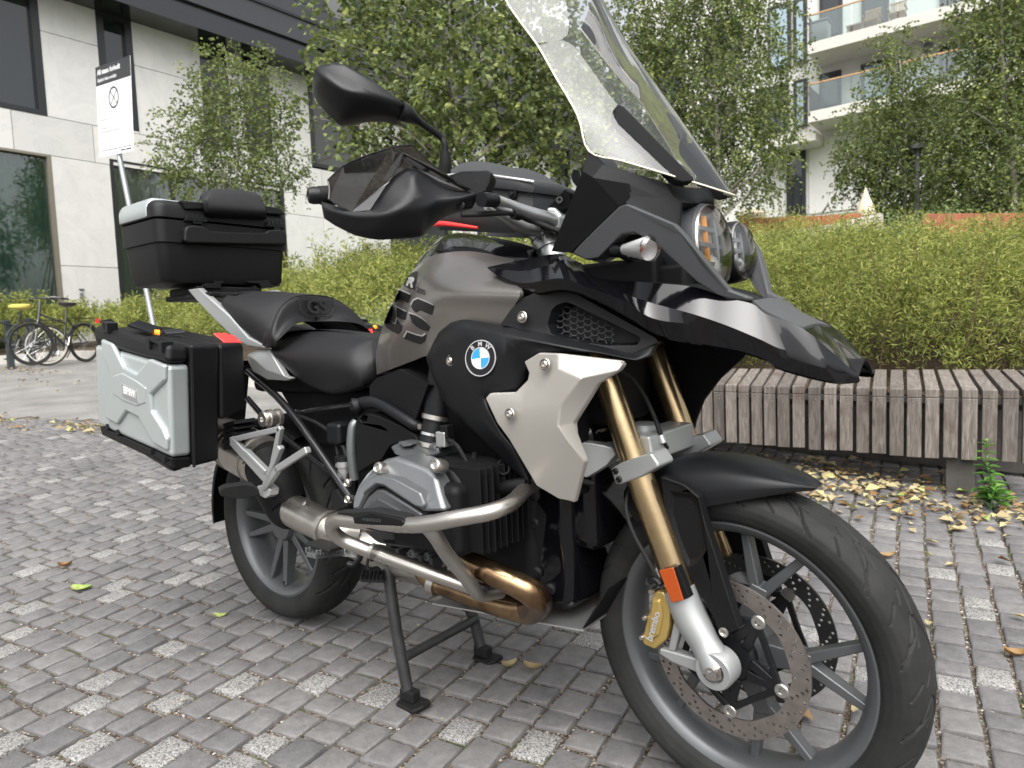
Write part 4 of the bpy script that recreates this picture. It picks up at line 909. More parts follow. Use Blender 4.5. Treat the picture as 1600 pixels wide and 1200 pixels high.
def ring_holes(name,c,n,ex,ez,y,ro,ri,holes,hr,th,m,parent,wav=0.):
    no_,ni=110,100
    L=[[Vector((ro*math.cos(2*math.pi*k/no_),ro*math.sin(2*math.pi*k/no_),0)) for k in range(no_)],
       [Vector(((ri+wav*math.cos(10*2*math.pi*k/ni))*math.cos(2*math.pi*k/ni),(ri+wav*math.cos(10*2*math.pi*k/ni))*math.sin(2*math.pi*k/ni),0)) for k in range(ni)][::-1]]
    for r,a in holes:
        L.append([Vector((r*math.cos(a)+hr*math.cos(2*math.pi*k/8),r*math.sin(a)+hr*math.sin(2*math.pi*k/8),0)) for k in range(8)][::-1])
    tri=tessellate_polygon(L);fl=[v for l in L for v in l]
    V=[c+n*y+ex*v.x+ez*v.y for v in fl];nn=len(V);V2=V+[v+n*th for v in V];F=[list(t) for t in tri]+[[i+nn for i in t[::-1]] for t in tri];o=0
    for l in L:
        k=len(l)
        for i in range(k):F.append([o+i,o+(i+1)%k,o+(i+1)%k+nn,o+i+nn])
        o+=k
    return MB().add(V2,F).build(name,m,parent,angle=30,weld=False)
hol=[]
for k in range(20):
    a=2*math.pi*k/20
    for r,da in((.124,0),(.1315,.07),(.139,.14),(.1455,.03),(.1455,.2)):
        hol.append((r,a+da))
hol=[(r,a) for r,a in hol]
for s,m in((-1,M_disc),(1,M_discd)):
    d=ring_holes('brake_disc',FC,FN,FX,FZ,s*.074-.0025,.1525,.1175,hol,.0033,.005,m,fw,.0012)
    car=MB()
    for k in range(5):
        a=-17+72*k
        for da in(-16,16):beam(car,pol(FC,FN,FX,FZ,.042,a+da*1.1,s*.066),pol(FC,FN,FX,FZ,.1,a+da*.1,s*.073),FN,.02,.013,.016,.01)
        beam(car,pol(FC,FN,FX,FZ,.1,a,s*.0735),pol(FC,FN,FX,FZ,.083,a+26,s*.071),FN,.014,.012,.01,.01)
        beam(car,pol(FC,FN,FX,FZ,.1,a,s*.0735),pol(FC,FN,FX,FZ,.083,a-26,s*.071),FN,.014,.012,.01,.01)
        beam(car,pol(FC,FN,FX,FZ,.083,a+24,s*.071),pol(FC,FN,FX,FZ,.083,a+48,s*.071),FN,.012,.012,.01,.01)
    car.lathe(FC+FN*s*.06,FN*s,[(-.01,.05),(.004,.05),(.01,.044),(.012,.03)],30)
    car.build('disc_carrier',M_blk,d,bevel=.002,weld=False)
    for k in range(5):
        p=pol(FC,FN,FX,FZ,.1055,-17+72*k,s*.0735)
        q=MB().lathe(p,FN*s,[(-.006,.0135),(.004,.0135),(.006,.0115),(.006,.006),(.004,.005),(.004,0)],18).build('disc_bolt',M_steeld,d)
# front axle
MB().tube([FC-FN*.148,FC+FN*.148],.012,16).build('axle',M_steel,fw)
# fork tubes
def tubepts(Y):return [S3(1.213,Y,1.045),S3(1.2858,Y,.8408),S3(1.3368,Y,.6992),S3(1.395,Y,.548),S3(1.4393,Y,.4262)]
for s in(1,-1):
    P=tubepts(.107*s)
    f=MB().tube(P[:3]+[P[2]+(P[3]-P[2])*.05],.0262,28).tube([P[2],P[3],P[4]],.0285,28).build('fork_tube',M_gold,B,weld=False)
    if s==1:
        pass
    # fork bottom leg
    lp=[S3(1.4285,.107*s,.456),S3(1.45,.109*s,.405),S3(1.478,.112*s,.365),S3(1.507,.117*s,.325)]
    MB().tube(cr(lp,5),[.032]*6+[.0315,.031,.03,.029,.028,.028,.029,.03,.0315,.032],22,True).build('fork_leg',M_alul,f)
    c=S3(1.507,.117*s,.325)
    MB().lathe(c,-FN*s,[(-.022,.03),(-.02,.036),(.018,.036),(.023,.033),(.023,.022),(.012,.0205),(.012,.0)],32).build('axle_clamp',M_alul,f)
    MB().lathe(c,-FN*s,[(.0125,.0),(.0125,.0185),(.021,.0185),(.021,.013),(.013,.013)],6 if s==1 else 24).build('axle_nut',M_steel,f)
    # clamp of the lower fork bridge
c1=N6(330,960);
LEGP=[(N6(165,968)),(N6(262,906)),(N6(400,862)),(N6(484,838)),(N6(535,915)),(N6(548,950)),(N6(405,1030)),(N6(245,1090)),(N6(205,1085))]
V=[US(*q,.137) for q in LEGP];VL=[]
V2,F2=thick(V,[list(range(len(V)))],FN*.06)
fb=MB().add(V2,F2);fb.add([v+FN*2*.0 for v in []],[])
def msteer(v):  # mirror in the steered frame
    d=v-FC;return v-2*FN*(d@FN)
fb.add([msteer(v) for v in V2],F2);
p=S3(1.335,.09,.715);q=S3(1.335,-.09,.715);beam(fb,p,q,FZ,.075,.075,.05,.05)
fb.build('fork_bridge',M_alul,B,bevel=.005,bseg=3,weld=False)
for q in((210,980),(238,1045)):
    MB().lathe(US(*N6(*q),.1375),-FN,[(0,.0065),(.004,.0062),(.005,.005),(.002,.0035),(.002,0)],16).build('bolt',M_blk,B)
# caliper, reflector, hoses on the right leg
for s in(1,-1):
    def XS_(pts,Y,th):
        V=[US(*L5(*q),Y) for q in pts];V2,F2=thick(V,[list(range(len(V)))],FN*th);return ([msteer(v) for v in V2] if s<0 else V2),F2
    cal=MB().add(*XS_([(82,515),(112,520),(140,560),(146,610),(143,690),(126,760),(72,806),(22,785),(8,765),(22,700),(46,610),(58,545)],.128,.03)).build('brake_caliper',M_gcal,B,bevel=.005,bseg=3)
    MB().add(*XS_([(82,515),(112,520),(140,560),(146,610),(143,690),(126,760),(72,806),(22,785),(8,765),(22,700),(46,610),(58,545)],.088,.045)).build('caliper_inner',M_gcal,cal,bevel=.005)
    MB().add(*XS_([(55,560),(95,560),(110,640),(90,740),(45,760),(40,690)],.134,.01)).build('caliper_ridge',M_gcal,cal,bevel=.005,bseg=3)
    br=MB().add(*XS_([(95,800),(140,812),(300,858),(330,935),(290,925),(160,872),(92,828)],.125,.022)).add(*XS_([(130,570),(190,600),(225,720),(205,712),(160,640),(128,615)],.125,.022)).add(*XS_([(170,640),(205,690),(168,818),(135,812)],.124,.018))
    br.build('caliper_bracket',M_alul,B,bevel=.004,bseg=3,weld=False)
    for q in((60,515),(14,742),(28,645)):
        p=US(*L5(*q),.125);p=msteer(p) if s<0 else p
        MB().lathe(p,-FN*s,[(-.02,.006),(.004,.006),(.008,.004),(.008,0)],12).build('bleed_bolt',M_steel,cal)
    rf=MB().add(*XS_([(92,416),(163,402),(214,562),(155,575)],.147,.006)).build('fork_reflector',M_amb,B,bevel=.0015)
    MB().add(*XS_([(163,402),(184,396),(244,550),(214,562)],.145,.018)).build('reflector_mount',M_blk2,rf,bevel=.0015)
O=US(*L5(66,690),.1345);r_=norm(US(*L5(90,625),.1345)-US(*L5(52,755),.1345));u_=np.cross(-FN,r_)
text('lettering','brembo',O,r_,-u_ if u_[0]>0 else u_,.021,M_silv,cal,.0006,.0006,offset=.02)
tubeo('brake_hose',[US(*N6(*q),Y) for q,Y in(((245,185),.13),((340,262),.09),((430,385),.06),((505,540),.05),((556,680),.05),((585,760),.04),((610,800),.03))],[.0042]*4+[.0052]*2+[.005],M_rubber,B,10,5)
MB().lathe(US(*N6(560,700),.05),US(*N6(590,780),.05)-US(*N6(560,700),.05),[(0,.006),(.0,.0075),(.016,.0075),(.018,.006)],12).build('hose_ferrule',M_alu,B)
tubeo('brake_hose',[US(*N2(*q),Y) for q,Y in(((215,65),.1),((203,140),.13),((232,240),.14),((288,345),.14),((330,425),.135),((345,455),.13))],.0042,M_rubber,B,10,5)
tubeo('hose_union',[US(*N2(*q),.135) for q in((300,440),(322,430),(345,452))],.0065,M_blk,B,10,4)
# front mudguard (in the steered frame)
rows=[]
for th,rt,hw,rl in((128,.377,.083,.30),(118,.384,.086,.288),(106,.381,.086,.285),(94,.374,.082,.297),(82,.369,.072,.318),(73,.367,.05,.343),(66.5,.3655,.018,.362)):
    a=math.radians(th);e=lambda r,Y:S3(1.507+r*math.cos(a),Y,.325+r*math.sin(a))
    rows.append([e(rl,hw),e(rl+(rt-rl)*.35,hw*1.01),e(rl+(rt-rl)*.72,hw*.87),e(rt-.004,hw*.5),e(rt,0),e(rt-.004,-hw*.5),e(rl+(rt-rl)*.72,-hw*.87),e(rl+(rt-rl)*.35,-hw*1.01),e(rl,-hw)])
V_,F_=grid(rows,5,4);off=[-(v-FC-FN*((v-FC)@FN))*.011 for v in V_]
mg=MB().add(*thick(V_,F_,np.array(off))).build('front_mudguard',M_blk,B)
def plate_holes(name,outer,pocket,depth,m,parent,Yf,th,bevel=.002,fn=None,nrm=None):
    fn=fn or US;nrm=FN if nrm is None else nrm
    A=[fn(*q,Yf) for q in outer];Pk=[fn(*q,Yf) for q in pocket]
    cxp=np.mean(Pk,axis=0);Pi=[p+(cxp-p)*.16+nrm*depth for p in Pk]
    tri=tessellate_polygon([[Vector((*q,0)) for q in outer],[Vector((*q,0)) for q in pocket]])
    nA=len(A);nP=len(Pk);V=A+Pk+Pi+[a+nrm*th for a in A];F=[list(t) for t in tri]
    for i in range(nP):F.append([nA+i,nA+(i+1)%nP,nA+nP+(i+1)%nP,nA+nP+i])
    F.append([nA+nP+i for i in range(nP)])
    for i in range(nA):F.append([i,(i+1)%nA,nA+2*nP+(i+1)%nA,nA+2*nP+i])
    F.append([nA+2*nP+i for i in range(nA)])
    return MB().add(V,F).build(name,m,parent,bevel=bevel,bseg=3)
K8=crop(880,560,1.874)
bl_out=[K8(*q) for q in((286,345),(300,352),(352,372),(396,408),(412,470),(515,792),(462,818),(440,760),(352,605),(318,530),(296,440))]
bl_in=[K8(*q) for q in((312,388),(374,396),(398,432),(419,556),(396,600),(366,612),(334,540),(306,440))]
plate_holes('mudguard_blade',bl_out,bl_in,.007,M_blk2,mg,.106,.022)
V=[msteer(US(*q,.106)) for q in bl_out];MB().add(*thick(V,[list(range(len(V)))],-FN*.022)).build('mudguard_blade',M_blk2,mg,bevel=.002)
tubeo('mudguard_seam',[US(*K8(*q),.1075) for q in((290,350),(352,372),(396,408))],.0022,M_rubber,mg,6,3)
MB().lathe(US(*L5(415,718),.109),-FN,[(0,.009),(.003,.009),(.004,.006),(.002,.004),(.002,0)],16).build('bolt',M_steel,mg)
# inner splash guard behind the wheel
rows=[]
for th in(108,116,123,128):
    a=math.radians(th);e=lambda r,Y:S3(1.507+r*math.cos(a),Y,.325+r*math.sin(a));rows.append([e(.35,.07),e(.362,.05),e(.366,0),e(.362,-.05),e(.35,-.07)])
V_,F_=grid(rows,4,4);MB().add(*thick(V_,F_,np.array([.004,0,.004]))).build('splash_guard',M_blk2,B)
# --- rear wheel
RC=np.array([0,0,.35]);RN=np.array([0,1.,0]);RX=np.array([1.,0,0]);RZ=np.array([0,0,1.])
RP=[(.062,.229),(.075,.24),(.083,.255),(.086,.27),(.083,.283),(.074,.295),(.058,.305),(.03,.315),(0,.318)];RP=[(-a,b) for a,b in RP]+[(a,b) for a,b in RP[-2::-1]]
rw=MB().lathe(RC,RN,[(-.05,.0),(-.05,.05),(-.03,.06),(.05,.06),(.07,.05),(.07,0)],36).build('rear_wheel',M_rim,B)
tyre('tyre',RC,RN,RX,RZ,RP,.085,.318,14,640,rw,[((.0,.09),(.07,.045),.003),((.03,.035),(.13,.0),.0028),((.1,.06),(.12,.03),.0026)])
MB().lathe(RC,RN,[(-.066,.234),(-.068,.226),(-.062,.216),(-.05,.208),(-.02,.2),(.02,.2),(.05,.208),(.062,.216),(.068,.226),(.066,.234),(.06,.233),(.055,.222),(0,.211),(-.055,.222),(-.06,.233)],110,True).build('rim',M_rim,rw,angle=30)
for k in range(5):
    a=-100+72*k;b=MB()
    for s in(-1,1):
        beam(b,pol(RC,RN,RX,RZ,.055,a+s*12,-.01),pol(RC,RN,RX,RZ,.206,a+s*11,-.035),RN,.028,.018,.05,.03)
    b.build('spoke',M_rim,rw,bevel=.005,weld=False)
    MB().tube([pol(RC,RN,RX,RZ,.208,a+11,-.045),pol(RC,RN,RX,RZ,.19,a+11,-.05)],.004,6).build('valve',M_rubber,rw) if k==0 else None
ring_holes('brake_disc',RC,RN,RX,RZ,.052,.138,.1,[(.12,2*math.pi*k/18) for k in range(18)]+[(.128,2*math.pi*(k+.5)/18) for k in range(18)],.0035,.005,M_discd,rw)
# swing arm and final drive on the left side, hugger
sw=MB().tube([(.0,.1,.35),(.25,.12,.4),(.48,.1,.45)],[.06,.05,.06],14).lathe((0,.07,.35),(0,1,0),[(0,.05),(.02,.1),(.06,.1),(.09,.06),(.09,0)],24);sw.build('swing_arm',M_head,B,weld=False)
rows=[]
for th in(60,80,100,125,150,172,186):
    a=math.radians(th);e=lambda r,Y:np.array([r*math.cos(a),-Y,.35+r*math.sin(a)]);rows.append([e(.325,.098),e(.345,.09),e(.352,.05),e(.355,0),e(.352,-.05),e(.345,-.09),e(.325,-.098)])
V_,F_=grid(rows,3,4);MB().add(*thick(V_,F_,np.array([-.003,0,.003]))).build('rear_mudguard',M_blk2,B)
plate('number_plate_carrier',[np.array([-.36,.1,.86]),np.array([-.36,-.1,.86]),np.array([-.43,-.09,.55]),np.array([-.43,.09,.55])],M_blk2,B,off=(-.012,0,0))
# --- exhaust: header pair, collector, silencer
hp=lambda q,Y:U(*L6(*q),Y)
tubeo('exhaust_header',[hp((565,742),.22),hp((592,780),.235),hp((660,865),.25),hp((760,920),.25),hp((900,985),.235),hp((985,1035),.215),hp((1015,1075),.18),hp((985,1110),.14),hp((930,1115),.13),hp((760,1075),.13),hp((600,1020),.135),hp((500,985),.14),hp((450,940),.13),hp((430,900),.12)],[.018,.02,.023,.025,.026,.028,.03,.031,.029,.025,.022,.021,.021,.021],M_cop,B,24,7)
tubeo('exhaust_header',[np.array([1.02,.22,.52]),np.array([1.14,.2,.42]),np.array([1.2,.13,.36]),np.array([1.1,.07,.345]),np.array([.9,.03,.345]),np.array([.72,.0,.36])],.023,M_cop,B,18,6)
MB().lathe(hp((498,985),.14),hp((600,1020),.135)-hp((498,985),.14),[(-.006,.022),(-.006,.0275),(.014,.0275),(.014,.022)],24).build('header_clamp',M_steel,B)
cl=[np.array([.8,-.02,.345]),np.array([.62,-.08,.36]),np.array([.5,-.14,.4])]
tubeo('collector',cl,[.06,.06,.045],M_steeld,B,20,6)
ex0=np.array(U(*N1(730,480),.2));
fp=U(*N1(500,385),.18);fq=U(*N1(735,500),.19);
e0=fp+(fq-fp)*1.25;
tubeo('exhaust_pipe',[e0+(fq-fp)*.12+np.array([0,.05,-.01]),fq+(fq-fp)*.1,fq+(fp-fq)*.33,fq+(fp-fq)*.66,fp],[.034,.04,.044,.0455,.046],M_steel,B,32,5)
dd=norm(fp-fq)
MB().lathe(fq-dd*.01,dd,[(0,.0435),(0,.049),(.012,.0495),(.012,.0445)],32).build('pipe_band',M_steeld,B)
MB().lathe(U(*N1(585,348),.235),norm(np.array([0,-1.,.8])),[(-.012,.008),(.004,.008),(.005,.005)],6).build('pipe_bolt',M_steel,B)
sl0=fp+dd*.0;sl1=U(*N4(1020,850),.19)
tubeo('silencer',[sl0-dd*.015,sl0+dd*.02,sl0+(sl1-sl0)*.35,sl0+(sl1-sl0)*.7],[.048,.058,.067,.07],M_blk2,B,32,5)
a0=sl0+(sl1-sl0)*.62;a1=U(*N4(950,905),.19)+dd*.16
tubeo('silencer_cap',[a0,a0+(a1-a0)*.25,a0+(a1-a0)*.5,a0+(a1-a0)*.8,a1],[.071,.0735,.074,.07,.06],M_steel,B,32,5)
for s in(.12,.5,.58):MB().lathe(a0+(a1-a0)*s,a1-a0,[(0,.0725),(0,.0755),(.006,.0755),(.006,.0725)],36).build('silencer_band',M_steeld,B)
# --- chassis, engine
def boxo(name,c,size,m,bev=.006,parent=B,R=None,bseg=2):return MB().box(c,size,R).build(name,m,parent,bevel=bev,bseg=bseg)
# engine block and gearbox, one rounded casting
eb=MB();eb.box((.86,0,.56),(.5,.3,.34));eb.box((.62,0,.55),(.26,.24,.3));eb.box((.95,0,.42),(.42,.2,.12))
eb.build('engine_block',M_blk2,B,bevel=.03,bseg=3,weld=False)
for s in(1,-1):
    for k in range(12):
        y=-s*(.165+k*.0125);MB().box((.985,y,.6),(.25-.012*(k%3),.0045,.17)).build('cooling_fin',M_blk2,B,bevel=.0015,bseg=1)
    boxo('cylinder',(.965,-s*.24,.58),(.2,.2,.15),M_blk2,.02)
    f=(lambda v:v) if s==1 else mir
    def pl_(n,pts,Y,th,m,bev,par=B):
        V=[f(U(*L6(q[0],q[1]),q[2] if len(q)>2 else Y)) for q in pts];return MB().add(*thick(V,[list(range(len(V)))],(0,s*th,0))).build(n,m,par,bevel=bev,bseg=4)
    hc=pl_('head_cover',[(92,625,.362),(97,560,.366),(118,505,.368),(160,445,.362),(215,395,.35),(255,372,.345),(312,362,.338),(400,392,.34),(462,420,.342),(506,462,.345),(528,545,.352),(556,632,.358),(440,634,.372),(412,612,.374),(250,512,.374),(215,505,.374),(168,548,.372),(128,626,.368)],.36,.075,M_head,.009)
    pl_('cylinder_head',[(125,520),(215,408),(320,368),(470,408),(575,420),(630,490),(640,600),(600,690),(560,740),(450,815),(250,795),(120,690)],.312,.07,M_blk2,.012)
    pl_('head_cover_rib',[(168,470,.374),(215,450,.376),(300,470,.378),(430,540,.376),(455,600,.374),(440,622,.376),(414,604,.378),(252,505,.38),(214,498,.38),(160,540,.376),(140,560,.372)],.378,.03,M_head,.006,hc)
    pl_('spark_plug_cover',[(132,626),(172,556),(214,516),(250,522),(410,622),(438,642),(420,690),(160,690)],.366,.05,M_head,.006,hc)
    pl_('plug_insert',[(160,610),(185,580),(222,562),(255,580),(330,625),(330,660),(165,660)],.371,.02,M_grey,.004,hc)
    pl_('rocker_cover_base',[(100,640,.33),(556,636,.33),(560,700,.32),(500,760,.31),(440,815,.3),(330,812,.3),(215,790,.31),(150,735,.32)],.33,.08,M_grey,.012)
    for q in((229,416),(513,401)):
        p=f(U(*L6(*q),.362 if q[0]<300 else .345));MB().lathe(p,(0,-s,.35),[(-.02,.014),(.002,.014),(.006,.012),(.0075,.0085),(.0045,.006),(.0045,0)],20).build('cover_bolt',M_steel,hc)
# crash bars with slider
for s in(1,-1):
    f=(lambda v:v) if s==1 else mir
    T=lambda n,pts,r,m,par=B,sm=6:tubeo(n,[f(U(*L6(a,b),c)) for a,b,c in pts],r,m,par,18,sm)
    cb=T('crash_bar',[(990,505,.2),(950,520,.24),(900,572,.3),(850,605,.345),(760,635,.38),(600,665,.41),(480,688,.422),(370,696,.426),(200,685,.426),(70,672,.42),(25,668,.41),(-5,690,.395),(5,728,.38),(50,770,.36),(130,805,.34),(260,852,.32),(420,910,.3),(560,960,.28),(690,1005,.25),(780,1030,.2)],.0155,M_steel)
    T('crash_bar_strut',[(465,700,.42),(510,755,.4),(560,835,.36),(630,920,.32),(690,1000,.28),(730,1040,.24),(830,1025,.18)],.0145,M_steeld,cb)
    T('bar_band',[(190,822,.342),(205,828,.34)],.0175,M_steeld,cb,1)
    V=[f(U(*L6(a,b),Y)) for a,b,Y in((5,634,.425),(110,628,.44),(190,622,.44),(345,655,.437),(370,690,.432),(362,718,.43),(290,738,.437),(190,725,.44),(100,700,.436),(96,650,.438))]
    sp_=MB().add(*thick(V,[list(range(len(V)))],(0,s*.03,0))).build('bar_slider',M_rubber,cb,bevel=.007,bseg=4)
    V=[f(U(*L6(a,b),.4425)) for a,b in((100,655),(190,632),(340,668),(352,690),(340,706),(190,700),(100,690))];MB().add(*thick(V,[list(range(len(V)))],(0,s*.01,0))).build('slider_pad',M_blk2,sp_,bevel=.004,bseg=3)
    if s==1:
        O=U(*L6(192,672),.4432);r_=norm(U(*L6(240,678),.4432)-U(*L6(140,670),.4432));text('lettering','WUNDERLICH',O,r_,np.cross(np.array([0,-1.,0]),r_),.0085,M_grey,sp_,.0004)
    # screw covers and the dark cross tube in front of the fins
    T('frame_stay',[(820,525,.24),(870,505,.25),(960,490,.24)],.013,M_blk2)
# throttle body, intake stub, injector, starter cover
ib=U(*L6(505,250),.2)
th_=norm(U(*L6(520,130),.19)-U(*L6(480,330),.21))
tb0=U(*L6(478,318),.215)
MB().lathe(tb0,th_,[(-.01,.0),(-.01,.028),(.006,.029),(.006,.031),(.016,.031),(.016,.028),(.03,.027),(.045,.0275),(.062,.027),(.062,.0305),(.074,.0305),(.074,.029),(.12,.033),(.2,.038),(.2,0)],32).build('intake_stub',M_blk,B)
for h in(.004,.066):MB().lathe(tb0+th_*h,th_,[(0,.0305),(0,.0325),(.01,.0325),(.01,.0305)],32).build('hose_clamp',M_steel,B)
MB().lathe(tb0+th_*.03,th_,[(0,.0275),(0,.0285),(.006,.0285),(.006,.0275)],32).build('throttle_ring',M_chrome,B)
boxo('injector',tuple(U(*L6(552,270),.225)),(.028,.03,.034),M_alu,.003);boxo('injector_plug',tuple(U(*L6(565,235),.225)),(.022,.026,.03),M_blk2,.003);boxo('injector_clip',tuple(U(*L6(540,305),.225)),(.02,.02,.012),M_blk2,.002)
MB().lathe(U(*L6(522,326),.235),(0,-1,0),[(0,.006),(.004,.005),(.005,0)],12).build('bolt',M_chrome,B)
MB().lathe(U(*L6(432,210),.22),(0,-1,0),[(0,.008),(.004,.007),(.005,0)],6).build('bolt',M_steel,B)
boxo('air_duct',tuple(U(*L6(510,330),.2)),(.08,.08,.05),M_grey,.012)
plate('starter_cover',[(*L6(275,310),.27),(*L6(335,283),.255),(*L6(370,285),.255),(*L6(440,340),.27),(*L6(470,350),.28),(*L6(420,395),.3),(*L6(300,350),.29)],M_grey,B,.05,.008)
plate('starter_cap',[(*L6(318,286),.27),(*L6(350,280),.266),(*L6(388,292),.27),(*L6(382,306),.275),(*L6(345,312),.278)],M_grey,B,.02,.003)
# side covers of the air box (behind the cylinder)
plate('airbox_cover',[(*P4(160,1030),.19),(*P4(385,940),.2),(*P4(690,1095),.225),(*L6(470,5),.235),(*L6(400,200),.215),(*L6(280,120),.2),(*L6(205,95),.19),(*L6(180,70),.185),(*L6(180,10),.18)],M_blk2,B,.05,.006)
plate_holes('airbox_side',[L6(*q) for q in((112,185),(135,155),(170,145),(225,160),(330,205),(400,250),(425,278),(335,283),(280,305),(240,372),(180,400),(118,440))],[L6(*q) for q in((132,175),(150,155),(172,158),(165,185),(142,192))],.02,M_blk2,B,.225,.06,.004,fn=U,nrm=np.array([0,1.,0]))
tubeo('breather_pipe',[(*L6(105,110),.2),(*L6(165,92),.205),(*L6(230,100),.21),(*L6(320,150),.22),(*L6(400,200),.22),(*L6(440,215),.2)],[.015,.0155,.013,.013,.013,.013],M_blk,B,16,5)
fl=norm(U(*L6(112,110),.2)-U(*L6(160,95),.2)+np.array([0,-.035,-.01]))
MB().lathe(U(*L6(150,98),.2),fl,[(0,.014),(.012,.02),(.02,.0235),(.0205,.0245),(.0215,.0235),(.018,.02),(.0,.012),(0,0)],28).build('breather_funnel',M_blk,B)
tubeo('frame_tube',[(*L6(118,185),.2),(*L6(98,220),.21),(*L6(92,330),.215),(*L6(108,470),.21)],.0125,M_head,B,16,6)
# rear subframe tubes
tubeo('subframe_tube',[(*P5(360,800),.13),(*P5(700,1120),.15),(*N1(845,270),.2),(*N1(880,320),.21)],.0105,M_frameb,B,16,4)
tubeo('subframe_tube',[(*K5(640,870),.12),(*K5(760,1000),.14),(*K5(1000,1180),.17)],.009,M_frameb,B,16,3)
tubeo('subframe_tube',[(*K5(800,930),.1),(*K5(900,912),.12),(*K5(1050,890),.12)],.008,M_frameb,B,12,3)
boxo('subframe_gusset',tuple(U(*K5(820,925),.12)),(.03,.02,.025),M_frameb,.004)
tubeo('subframe_tube',[np.array([.62,.14,.58]),np.array([.3,.14,.75]),np.array([-.1,.13,.92])],.0105,M_frameb,B,12,3)
b=MB();b.box((.42,0,.72),(.34,.16,.18));b.box((.2,0,.84),(.45,.2,.1));b.box((.52,0,.6),(.12,.2,.2));b.box((.38,.04,.62),(.2,.1,.16))
b.build('battery_box',M_blk2,B,bevel=.02,weld=False)
boxo('fluid_canister',tuple(U(*K5(985,1000),.15)),(.06,.05,.06),M_blk,.012)
MB().lathe(U(*N1(835,140),.165),(0,0,1),[(-.02,.018),(.012,.02),(.012,.024),(.026,.024),(.028,.02),(.028,0)],20).build('brake_reservoir',M_alu,B)
MB().lathe(U(*N1(830,75),.165),(0,0,1),[(-.006,.024),(.01,.024),(.012,.02),(.012,0)],20).build('reservoir_cap',M_blk,B)
for q in((852,218),(855,320)):MB().lathe(U(*N1(*q),.225),(0,-1,0),[(-.005,.011),(.003,.011),(.006,.008),(.003,.006),(.003,0)],18).build('bolt',M_steel,B)
facet('heel_guard',[(*N1(742,300),.22),(*N1(760,262),.215),(*N1(780,258),.215),(*N1(850,365),.235),(*N1(800,378),.24),(*N1(758,395),.235)],[[0,1,2,3,4,5]],M_blk2,B,.01,.003)
# passenger peg bracket: open triangular casting
def strip(b,pts,w,Y,th):
    V=[U(*p,Y) for p in pts]
    for p,q in zip(V[:-1],V[1:]):beam(b,p+norm(p-q)*w*.3,q+norm(q-p)*w*.3,np.array([0,1.,0]),w,w,th,th)
b=MB();strip(b,[N4(895,868),N4(1195,800),N4(1135,1100)],.017,.272,.016);strip(b,[N4(905,880),N4(1110,1105)],.03,.272,.018);strip(b,[N4(985,940),N4(1110,1065)],.014,.275,.02)
strip(b,[N1(600,15),N1(420,130),N1(345,240)],.02,.272,.018);strip(b,[N1(435,0),N1(365,170),N1(340,245)],.017,.274,.018)
b.build('passenger_peg_bracket',M_alul,B,bevel=.004,bseg=3,weld=False)
MB().lathe(U(*N4(1125,735),.24),(0,-1,0),[(-.03,.024),(-.02,.024),(-.018,.02),(-.008,.02),(-.006,.025),(.006,.025),(.008,.02),(.014,.02),(.018,.022),(.024,.02),(.024,.008),(.018,.006),(.018,0)],28).build('case_mount_spool',M_steel,B)
b=MB();b.add(*thick([U(*N1(*q),Y) for q,Y in(((280,238),.28),((330,228),.275),((368,262),.275),((365,300),.275),((335,318),.28),((300,300),.285))],[[0,1,2,3,4,5]],(0,.03,0)));b.build('peg_hinge',M_alul,B,bevel=.004)
pg=MB();V=[U(*N1(*q),Y) for q,Y in(((52,262),.37),((90,245),.365),((200,232),.335),((265,232),.31),((300,262),.3),((300,300),.3),((215,318),.325),((130,320),.35),((60,305),.37))]
pg.add(*thick(V,[list(range(len(V)))],(-.03,.012,.004)));pg.build('passenger_peg',M_rubber,B,bevel=.004)
# rider peg with teeth, brake pedal, centre stand pedal
def toothed(name,a,bq,w,m,n=9):
    b=MB();d=norm(bq-a);s=norm(np.cross(d,np.array([0,0,1.])));L=np.linalg.norm(bq-a)
    beam(b,a,bq,np.array([0,0,1.]),w,w*.8,.012,.012)
    for k in range(n):
        for e in(-1,1):b.box(tuple(a+d*L*(k+.5)/n+s*w*.46*e+np.array([0,0,.01])),(L/n*.5,.006,.014))
    return b.build(name,m,B,bevel=.0015,weld=False)
toothed('rider_peg',U(*N1(800,650),.22),U(*N1(620,672),.31),.045,M_head)
MB().box(tuple(U(*N1(710,640),.265)+np.array([0,0,.012])),(.1,.05,.012)).build('peg_rubber',M_rubber,B,bevel=.004)
plate('peg_bracket',[(*N1(800,640),.21),(*N1(860,620),.2),(*N1(920,650),.19),(*N1(900,690),.2),(*N1(810,680),.215)],M_alu,B,.03,.004)
for q in((858,640),(905,655)):MB().lathe(U(*N1(*q),.212),(0,-1,0),[(0,.009),(.004,.009),(.005,.005),(.005,0)],14).build('bolt',M_steel,B)
tubeo('brake_pedal',[(*N1(940,665),.2),(*N1(925,700),.22),(*N1(890,728),.24),(*N1(850,722),.25)],.007,M_blk,B,10,5)
boxo('stand_spring_mount',tuple(U(*N3(150,120),.12)),(.07,.06,.05),M_blk2,.01)
